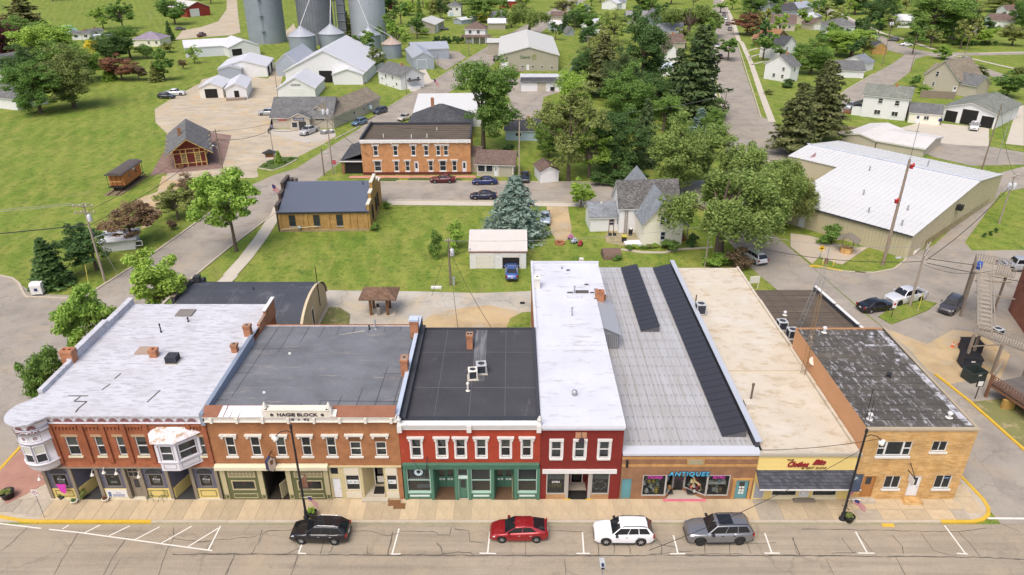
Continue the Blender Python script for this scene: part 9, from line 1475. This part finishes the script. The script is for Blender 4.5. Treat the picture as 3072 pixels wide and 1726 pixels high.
t=thing('parcel_box','white parcel drop box on the park lawn','box',(*M1.g(325,1195,GZ),GZ),.15);MB().add([(-.7,-.5,.25),(.7,-.5,.25),(.7,.5,.25),(-.7,.5,.25),(-.7,-.5,1.5),(.7,-.5,1.5),(.7,.5,1.75),(-.7,.5,1.75),(-.7,-.3,1.75),(.7,-.3,1.75)],[(0,1,5,4),(1,2,6,9,5),(2,3,7,6),(3,0,4,8,7),(4,5,9,8),(8,9,6,7)]).build('box_body',WHITE,t);[MB().box(a,a+.1,b_,b_+.1,0,.25).build('leg',STEEL,t) for a in (-.65,.55) for b_ in (-.45,.35)];MB().box(-.2,.2,-.52,-.5,.7,1.1).build('emblem',FBLU,t)
for k,(u,v,w_) in enumerate(((620,1020,4),(690,1015,3),(730,1100,5))): x,y=M1.g(u,v,GZ);t=thing('marker_post',('first','second','third')[k]+' yellow guy wire marker in the park','marker',(x,y,GZ));MB().cyl((0,0,0),(.1+.3*(k == 0),.3,(2.2,1.4,2.6)[k]),.05,.05,6).build('tube',plain('marker_yellow',(.62,.52,.12),.6),t);MB().cyl((0,0,-.02),(0,0,.05),.12,.1,8).build('anchor',STEEL,t)
w_=thing('wishing_well','stone wishing well with shingled roof before the metal hall','well',(*M5.g(455,1265,GZ),GZ),-.6);MB().lathe([(.9,0),(.9,.9),(.7,.9),(.7,.2)],0,0,8,smooth=False).build('well_wall',STONE7,w_);[MB().box(a-.07,a+.07,-.07,.07,.9,2.3).build('post',WOOD,w_) for a in (-.75,.75)];MB().ext([(-1.5,2.1),(0,2.9),(1.5,2.1),(1.5,1.98),(0,2.78),(-1.5,1.98)],-1.1,1.1).build('roof',plain('wood_shake',(.22,.19,.15),.9,.3,4.),w_)
x,y,h=up(M5,(240,1310),(258,1205));t=thing('warning_sign','yellow diamond warning sign beside the metal hall','sign',(x,y,GZ));MB().cyl((0,0,0),(0,0,h),.04,.04,6).build('post',STEEL,t);MB().ext([(0,h-.9),(.5,h-.4),(0,h+.1),(-.5,h-.4)],-.06,-.03).build('sign_plate',plain('warning_yellow',(.7,.45,.03),.6),t);MB().ext([(-.25,h-.45),(0,h-.25),(.25,h-.45),(.25,h-.5),(-.25,h-.5)],-.07,-.061).build('sign_mark',BLACK,t)
hy=thing('fire_hydrant','red fire hydrant on the lawn by the metal hall','hydrant',(*M5.g(292,1350,GZ),GZ));MB().lathe([(.22,0),(.22,.08),(.15,.1),(.15,.6),(.2,.62),(.2,.68),(.14,.8),(0,.88)],0,0,12).build('barrel',plain('hydrant_red',(.25,.03,.02),.5),hy);MB().cyl((-.28,0,.5),(.28,0,.5),.08).build('outlet',MATS['hydrant_red'],hy)
for k,(u,v) in enumerate(((262,1365),(350,1372))): t=thing('bollard',('left','right')[k]+' yellow bollard guarding the red hydrant','bollard',(*M5.g(u,v,GZ),GZ));MB().lathe([(.1,0),(.1,1.0),(.06,1.08),(0,1.1)],0,0,10).build('tube',plain('bollard_yellow',(.62,.5,.1),.6),t);MB().lathe([(.105,.7),(.105,.85)],0,0,10).build('band',OFFW,t)
structure(MB().prism(R2.gs((525,640),(600,590),(700,540),(850,500),(950,480),(1090,510),(1000,580),(850,640),(650,712)),-.16,-.02).build('grass_island',GRASS),'small grass island in the lot');x,y,h=up(R2,(648,655),(668,500));t=thing('parking_sign','white parking sign on the grass island','sign',(x,y,-.02));MB().cyl((0,0,0),(0,0,h),.035,.035,6).build('post',BLACK,t);MB().box(-.25,.25,-.05,-.03,h-1.0,h).build('sign_plate',WHITE,t);MB().ext([(.16*math.cos(a),h-.45+.16*math.sin(a)) for a in [2*math.pi*i/14 for i in range(14)]],-.055,-.051).build('sign_mark',FRED,t)
x,y,h=up(R2,(905,590),(920,430));t=thing('marker_post','tall yellow marker post on the grass island','marker',(x,y,-.02));MB().cyl((0,0,0),(0,0,h),.06,.05,6).build('tube',MATS['marker_yellow'],t);MB().cyl((0,0,0),(0,0,.1),.12,.1,8).build('base',STEEL,t)
x,y,h=up(RB,(315,1138),(370,970));t=thing('small_sign','small framed sign on a dark post beside the deck','sign',(x,y,GZ));MB().cyl((0,0,0),(0,0,h-.4),.05,.05,6).build('post',BLACK,t);MB().box(-.35,.35,-.05,.05,h-.75,h).build('frame',BLACK,t);MB().box(-.26,.26,-.06,-.051,h-.66,h-.08).build('sign_plate',WHITE,t)
DMP=plain('dumpster_green',(.035,.05,.045),.6,.15);DMN=plain('dumpster_navy',(.03,.035,.05),.6,.15)
def skip_(label,u,v,rz,m_,lid): x,y=R2.g(u,v,GZ);t=thing('dumpster',label,'dumpster',(x,y,GZ),rz);[MB().box(*a).build('side',m_,t) for a in ((-.95,.95,-.7,-.64,.1,1.25),(-.95,.95,.64,.7,.1,1.4),(-.95,-.89,-.64,.64,.1,1.3),(.89,.95,-.64,.64,.1,1.3))];MB().box(-.9,.9,-.65,.65,.1,.16).build('floor',DARK,t);lid and MB().add([(-1,-.75,1.27),(1,-.75,1.27),(1,.75,1.42),(-1,.75,1.42),(-1,-.75,1.34),(1,-.75,1.34),(1,.75,1.49),(-1,.75,1.49)],[(3,2,1,0),(4,5,6,7),(0,1,5,4),(1,2,6,5),(3,0,4,7)]).build('lid',BLACK,t);MB().box(-.2,.2,-.72,-.7,.9,1.05).build('label',OFFW,t);MB().box(-1.0,1.0,-.76,-.7,1.15,1.26).build('rim',m_,t)
skip_('open green dumpster nearest the corner building',1430,1250,.25,DMP,False);skip_('dark dumpster with closed black lid',1390,1120,-.15,DMN,True);skip_('navy dumpster under the wooden landing',1400,980,.0,DMN,True)
for k,(u,v) in enumerate(((1238,938),(1300,918))): t=thing('traffic_cone',('left','right')[k]+' orange traffic cone on the dirt yard','cone',(*R2.g(u,v,GZ),GZ));CO=plain('cone_orange',(.6,.15,.05),.6);MB().box(-.22,.22,-.22,.22,0,.05).build('base',CO,t);MB().lathe([(.17,.05),(.04,.75),(0,.76)],0,0,12).build('cone_body',CO,t);MB().lathe([(.125,.35),(.095,.5)],0,0,12).build('band',OFFW,t)
t=thing('barrel','blue plastic barrel on the top landing','barrel',(56.4,78.0,6.15));MB().lathe([(0,0),(.3,0),(.33,.3),(.33,.6),(.3,.9),(0,.92)],0,0,14).build('drum',plain('barrel_blue',(.03,.1,.4),.5),t);MB().lathe([(.33,.44),(.345,.47),(.33,.5)],0,0,14).build('hoop',STEEL,t)
t=thing('waste_bin','black bin with yellow lid beside the farmhouse','bin',(*M4.g(335,1178,GZ),GZ));MB().add([(-.3,-.3,0),(.3,-.3,0),(.3,.3,0),(-.3,.3,0),(-.36,-.36,1),(.36,-.36,1),(.36,.36,1),(-.36,.36,1)],[(0,1,5,4),(1,2,6,5),(2,3,7,6),(3,0,4,7)]).build('bin_body',BLACK,t);MB().box(-.38,.38,-.38,.4,1.0,1.12).build('lid',plain('lid_yellow',(.62,.5,.04),.5),t)
t=thing('waste_bin','black bin against the farmhouse wall','bin',(*M4.g(388,1120,GZ),GZ));MB().lathe([(.3,0),(.36,.95),(.36,1.0),(0,1.06)],0,0,12).build('bin_body',BLACK,t);MB().cyl((0,0,1.05),(0,0,1.2),.2,.2,10).build('lid',OFFW,t)
structure(MB().prism(WH.gs((40,600),(130,520),(270,520),(330,560),(360,660),(200,690),(60,660)),-.2,-.08).build('garden_patio',plain('garden_mulch',(.34,.28,.17),.95,.4,2.,stain=(.12,.16,.05),stain_amt=.1,stain_scale=(1.5,1.5,1.5))),'cluttered garden patio beside the farmhouse')
for k,(u,v) in enumerate(((75,600),(115,600))): x,y=WH.g(u,v,GZ);t=thing('garden_post',('left','right')[k]+' dark garden post beside the farmhouse','post',(x,y,GZ));MB().cyl((0,0,0),(0,0,2.6),.07,.06,6).build('post',BROWNW,t);MB().lathe([(.3,0),(.25,.4),(0,.6)],.2,-.3,9).build('pot',BLACK,t)
for k in range(7): x,y=WH.g(250+62*k,712+6*math.sin(k),GZ);tree('bush',(OL,LG,MG)[k % 3],'low flowering plant in the farmhouse garden bed',x,y,.7,1.5,group='farmhouse garden bed')
structure(MB().prism(WH.gs((190,715),(370,740),(560,742),(700,712),(990,700),(990,708),(700,728),(560,756),(370,754),(185,727)),-.2,-.04).build('garden_edging',CONC),'curved stone edging of the farmhouse garden')
fp=thing('fire_pit','round brick fire pit at the end of the sandy drive','fire pit',(*M3.g(1320,1190,GZ),GZ));[MB(Matrix.Rotation(2*math.pi*i/14,4,'Z')).box(.5,.75,-.14,.14,0,.35).build('brick',CHB,fp) for i in range(14)];MB().cyl((0,0,0),(0,0,.08),.5,.5,12).build('ash',DARK,fp)
for k,(u,v,c_) in enumerate(((1410,1150,(.5,.2,.35)),(1440,1185,(.45,.5,.6)),(1490,1205,(.35,.05,.06)))): x,y=M3.g(u,v,GZ);t=thing('garden_toy',('pink','pale blue','dark red')[k]+' toy vehicle beside the fire pit','toy',(x,y,GZ),.6*k);m_=plain('toy%d' % k,c_,.5);MB().box(-.45,.45,-.25,.25,.2,.5).build('body',m_,t);MB().box(-.2,.3,-.2,.2,.5,.8).build('seat',m_,t);[MB(Matrix.Translation((a,b_,.16)) @ Matrix.Rotation(rad(90),4,'X')).cyl((0,0,-.04),(0,0,.04),.16,.16,10).build('wheel',TYRE,t) for a in (-.3,.3) for b_ in (-.27,.27)]
bk=thing('lawn_ornament','white bicycle shaped lawn ornament near the spruce','ornament',(*M3.g(1240,1118,GZ),GZ),.5)
for a in (-.5,.5): b=MB();b.tube([(a+.33*math.cos(2*math.pi*i/14),0,.33+.33*math.sin(2*math.pi*i/14)) for i in range(15)],.03,5);b.build('wheel',WHITE,bk)
MB().tube([(-.5,0,.33),(-.1,0,.8),(.4,0,.8),(.5,0,.33),(0,0,.35),(-.1,0,.8)],.03,5).build('frame',WHITE,bk)
x,y,h=up(M2,(1100,612),(1102,550));t=thing('stop_sign','red stop sign at the hotel corner','sign',(x+.6,y-.4,GZ));MB().cyl((0,0,0),(0,0,2.7),.04,.04,6).build('post',STEEL,t);MB().ext([(.45*math.cos(math.pi/8+math.pi/4*i),2.5+.45*math.sin(math.pi/8+math.pi/4*i)) for i in range(8)],-.07,-.05).build('sign_plate',FRED,t);sign_on(t,'STOP',.3,Matrix.Translation((0,-.075,2.4)),WHITE,.6,.002)
t=thing('town_sign','small roofed town sign on the island bed','sign',(*M2.g(590,530,GZ),GZ),.2);[MB().box(a-.1,a+.1,-.1,.1,0,2.4).build('post',OFFW,t) for a in (-1.0,1.0)];MB().ext([(-1.5,2.4),(0,3.0),(1.5,2.4),(1.4,2.3),(-1.4,2.3)],-.4,.4).build('roof',DGSH,t);MB().box(-.9,.9,-.05,.05,1.4,2.2).build('sign_board',BROWNW,t)
structure(MB().prism(M2.gs((480,555),(560,500),(680,470),(800,470),(810,488),(700,545),(600,578)),-.16,-.04).build('sign_island',MATS['bed_greenery']),'planted sign island at the yard entrance')
for k,(u,v) in enumerate(((540,545),(600,520),(690,515),(740,490))): tp('bush',MG,'low plant on the sign island',M2,u,v,v-30,60,group='plants of the sign island')
rw=thing('retaining_wall','low stone retaining wall below the hillside lawn','wall',(*M5.g(340,250,GZ),GZ));A_,B_=Vector(M5.g(340,262,GZ)),Vector(M5.g(985,315,GZ));d_=(B_-A_);n_=44;SM=plain('rubble_stone',(.27,.215,.135),.95,.3,1.5);ang=math.atan2(d_.y,d_.x)
for r_ in range(2):
 for i in range(n_): p=d_*((i+.5*r_)/n_);MB(Matrix.Translation((p.x,p.y,0)) @ Matrix.Rotation(ang,4,'Z')).box(.02,d_.length/n_-.03,-.2-.03*rng.random(),.3,.6*r_,.6*r_+.5+.08*rng.random()).build('stone',SM,rw)
gr_=thing('barbecue_grill','dark blue barbecue grill on legs outside the three bay garage','grill',(*N4.g(1608,1358,GZ),GZ));MB().lathe([(0,.9),(.45,1.0),(.5,1.3),(.35,1.6),(0,1.7)],0,0,12).build('drum',FBLU,gr_);[MB().tube([(.2*math.cos(a),.2*math.sin(a),1.0),(.55*math.cos(a),.55*math.sin(a),0)],.04,5).build('leg',BLACK,gr_) for a in (.5,2.6,4.7)]
tb=thing('white_table','white folding table inside the left garage bay','table',(*N4.g(1720,1300,GZ),GZ),-.8);MB().box(-1,1,-.4,.4,.72,.78).build('tabletop',WHITE,tb);[MB().box(a,a+.08,b_,b_+.08,0,.72).build('leg',WHITE,tb) for a in (-.9,.8) for b_ in (-.35,.27)]
hp=thing('drain_pipe','long white pipe lying along the tan metal wall','pipe',(*M5.g(1010,1285,GZ),GZ));a_,b_=Vector(M5.g(1010,1285,GZ)),Vector(M5.g(1405,875,GZ));MB().cyl((0,0,.3),((b_-a_).x,(b_-a_).y,.3),.25,.25,12).build('pipe',OFFW,hp);[MB().box((b_-a_).x*f-.25,(b_-a_).x*f+.25,(b_-a_).y*f-.2,(b_-a_).y*f+.2,0,.1).build('block',CONC,hp) for f in (.1,.5,.9)]
fn=thing('low_fence','low grey wooden garden fence on the bank','fence',(*N3.g(2180,740,GZ),GZ));a_,b_,c_=[Vector(N3.g(*p,GZ)) for p in ((2195,840),(2180,745),(2400,735))]
for p,q_ in ((a_,b_),(b_,c_)):
 L_=(q_-p).length;k_=max(6,int(L_/.6))
 for i in range(k_): m_=p.lerp(q_,i/k_)-b_*0;MB().box(m_.x-.2,m_.x+.2,m_.y-.04,m_.y+.04,GZ,1.2).build('picket',AGED,fn,True)
 MB().tube([(p.x,p.y,.4),(q_.x,q_.y,.4)],.05,4).build('rail',AGED,fn,True);MB().tube([(p.x,p.y,.95),(q_.x,q_.y,.95)],.05,4).build('rail',AGED,fn,True)
fn=thing('board_fence','brown board fence between the garage and beige house','fence',(*N4.g(1400,1050,GZ),GZ));a_,b_=Vector(N4.g(1405,1060,GZ)),Vector(N4.g(1780,1080,GZ))
for i in range(40): p=a_.lerp(b_,i/40);MB().box(p.x-.16,p.x+.16,p.y-.03,p.y+.03,GZ,1.9).build('board',WOOD,fn,True)
MB().tube([(a_.x,a_.y+.08,1.4),(b_.x,b_.y+.08,1.4)],.05,4).build('rail',WOOD,fn,True)
t=thing('yard_sign','white notice board on legs behind the brown felt roof','sign',(*R1.g(835,378,GZ),GZ),.2);MB().box(-.7,.7,-.04,.04,.9,1.9).build('board',OFFW,t);[MB().box(a,a+.08,-.03,.05,0,.9).build('leg',OFFW,t) for a in (-.65,.57)]
for k,(u,v) in enumerate(((350,1060),(480,1050),(1350,1060))): x,y=HS.g(u,v,GZ);t=thing('store_display',('left stack','middle stack','right stack')[k]+' of garden goods before the farm store','goods',(x,y,GZ));m_=plain('goods_mix%d' % k,((.2,.19,.24),(.13,.2,.14),(.5,.47,.3))[k],.8,.5,3.);[MB().box(-1.2+.8*i,-.5+.8*i,-.5,.4,0,.7+.35*((i+k) % 2)).build('pallet_stack',m_,t) for i in range(3)]
for k,(u,v) in enumerate(((1410,1190),(1560,1170))): x,y=HS.g(u,v,GZ);t=thing('water_trough',('left','right')[k]+' round galvanised trough under the transformer pole','trough',(x,y,GZ));MB().lathe([(0,.08),(.85,.08),(.85,.65),(.9,.68),(.8,.68),(.8,.15)],0,0,18).build('tank',STEEL,t);MB().lathe([(.86,.35),(.89,.38),(.86,.41)],0,0,18).build('hoop',STEEL,t)
t=thing('telephone_pedestal','pale green utility cabinets at the foot of the alley pole','cabinet',(*F7.g(1660,262,GZ),GZ));MB().box(-.2,.2,-.2,.2,0,1.0).build('cabinet',plain('cabinet_green',(.35,.4,.32),.6),t);MB().box(-.24,.24,-.24,.24,1.0,1.06).build('cap',STEEL,t)
t=thing('concrete_slab','small white concrete slab at the alley edge','slab',(*F7.g(1530,290,GZ),GZ));MB().box(-.7,.7,-.25,.25,0,.25).build('slab',WHITE,t)
mh=structure(MB().prism([(a[0]+.0,a[1]) for a in F8.gs((402,385),(438,385),(438,402),(402,402))],-.13,-.118).build('drain_grate',DARK),'iron drain grate in the alley')
structure(MB().prism(F7.gs((650,560),(720,430),(800,430),(880,480),(870,575),(640,578)),-.16,-.05).build('weed_patch',plain('weeds',(.14,.15,.05),.95,.4,1.5,stain=(.33,.26,.16),stain_amt=.1,stain_scale=(.9,.9,.9))),'weedy rubble patch beside the arched building')
structure(MB().prism(F8.gs((300,580),(330,510),(420,465),(482,460),(482,580)),-.16,-.1).build('weed_patch',GRASS),'green weed patch beside the white roofed building')
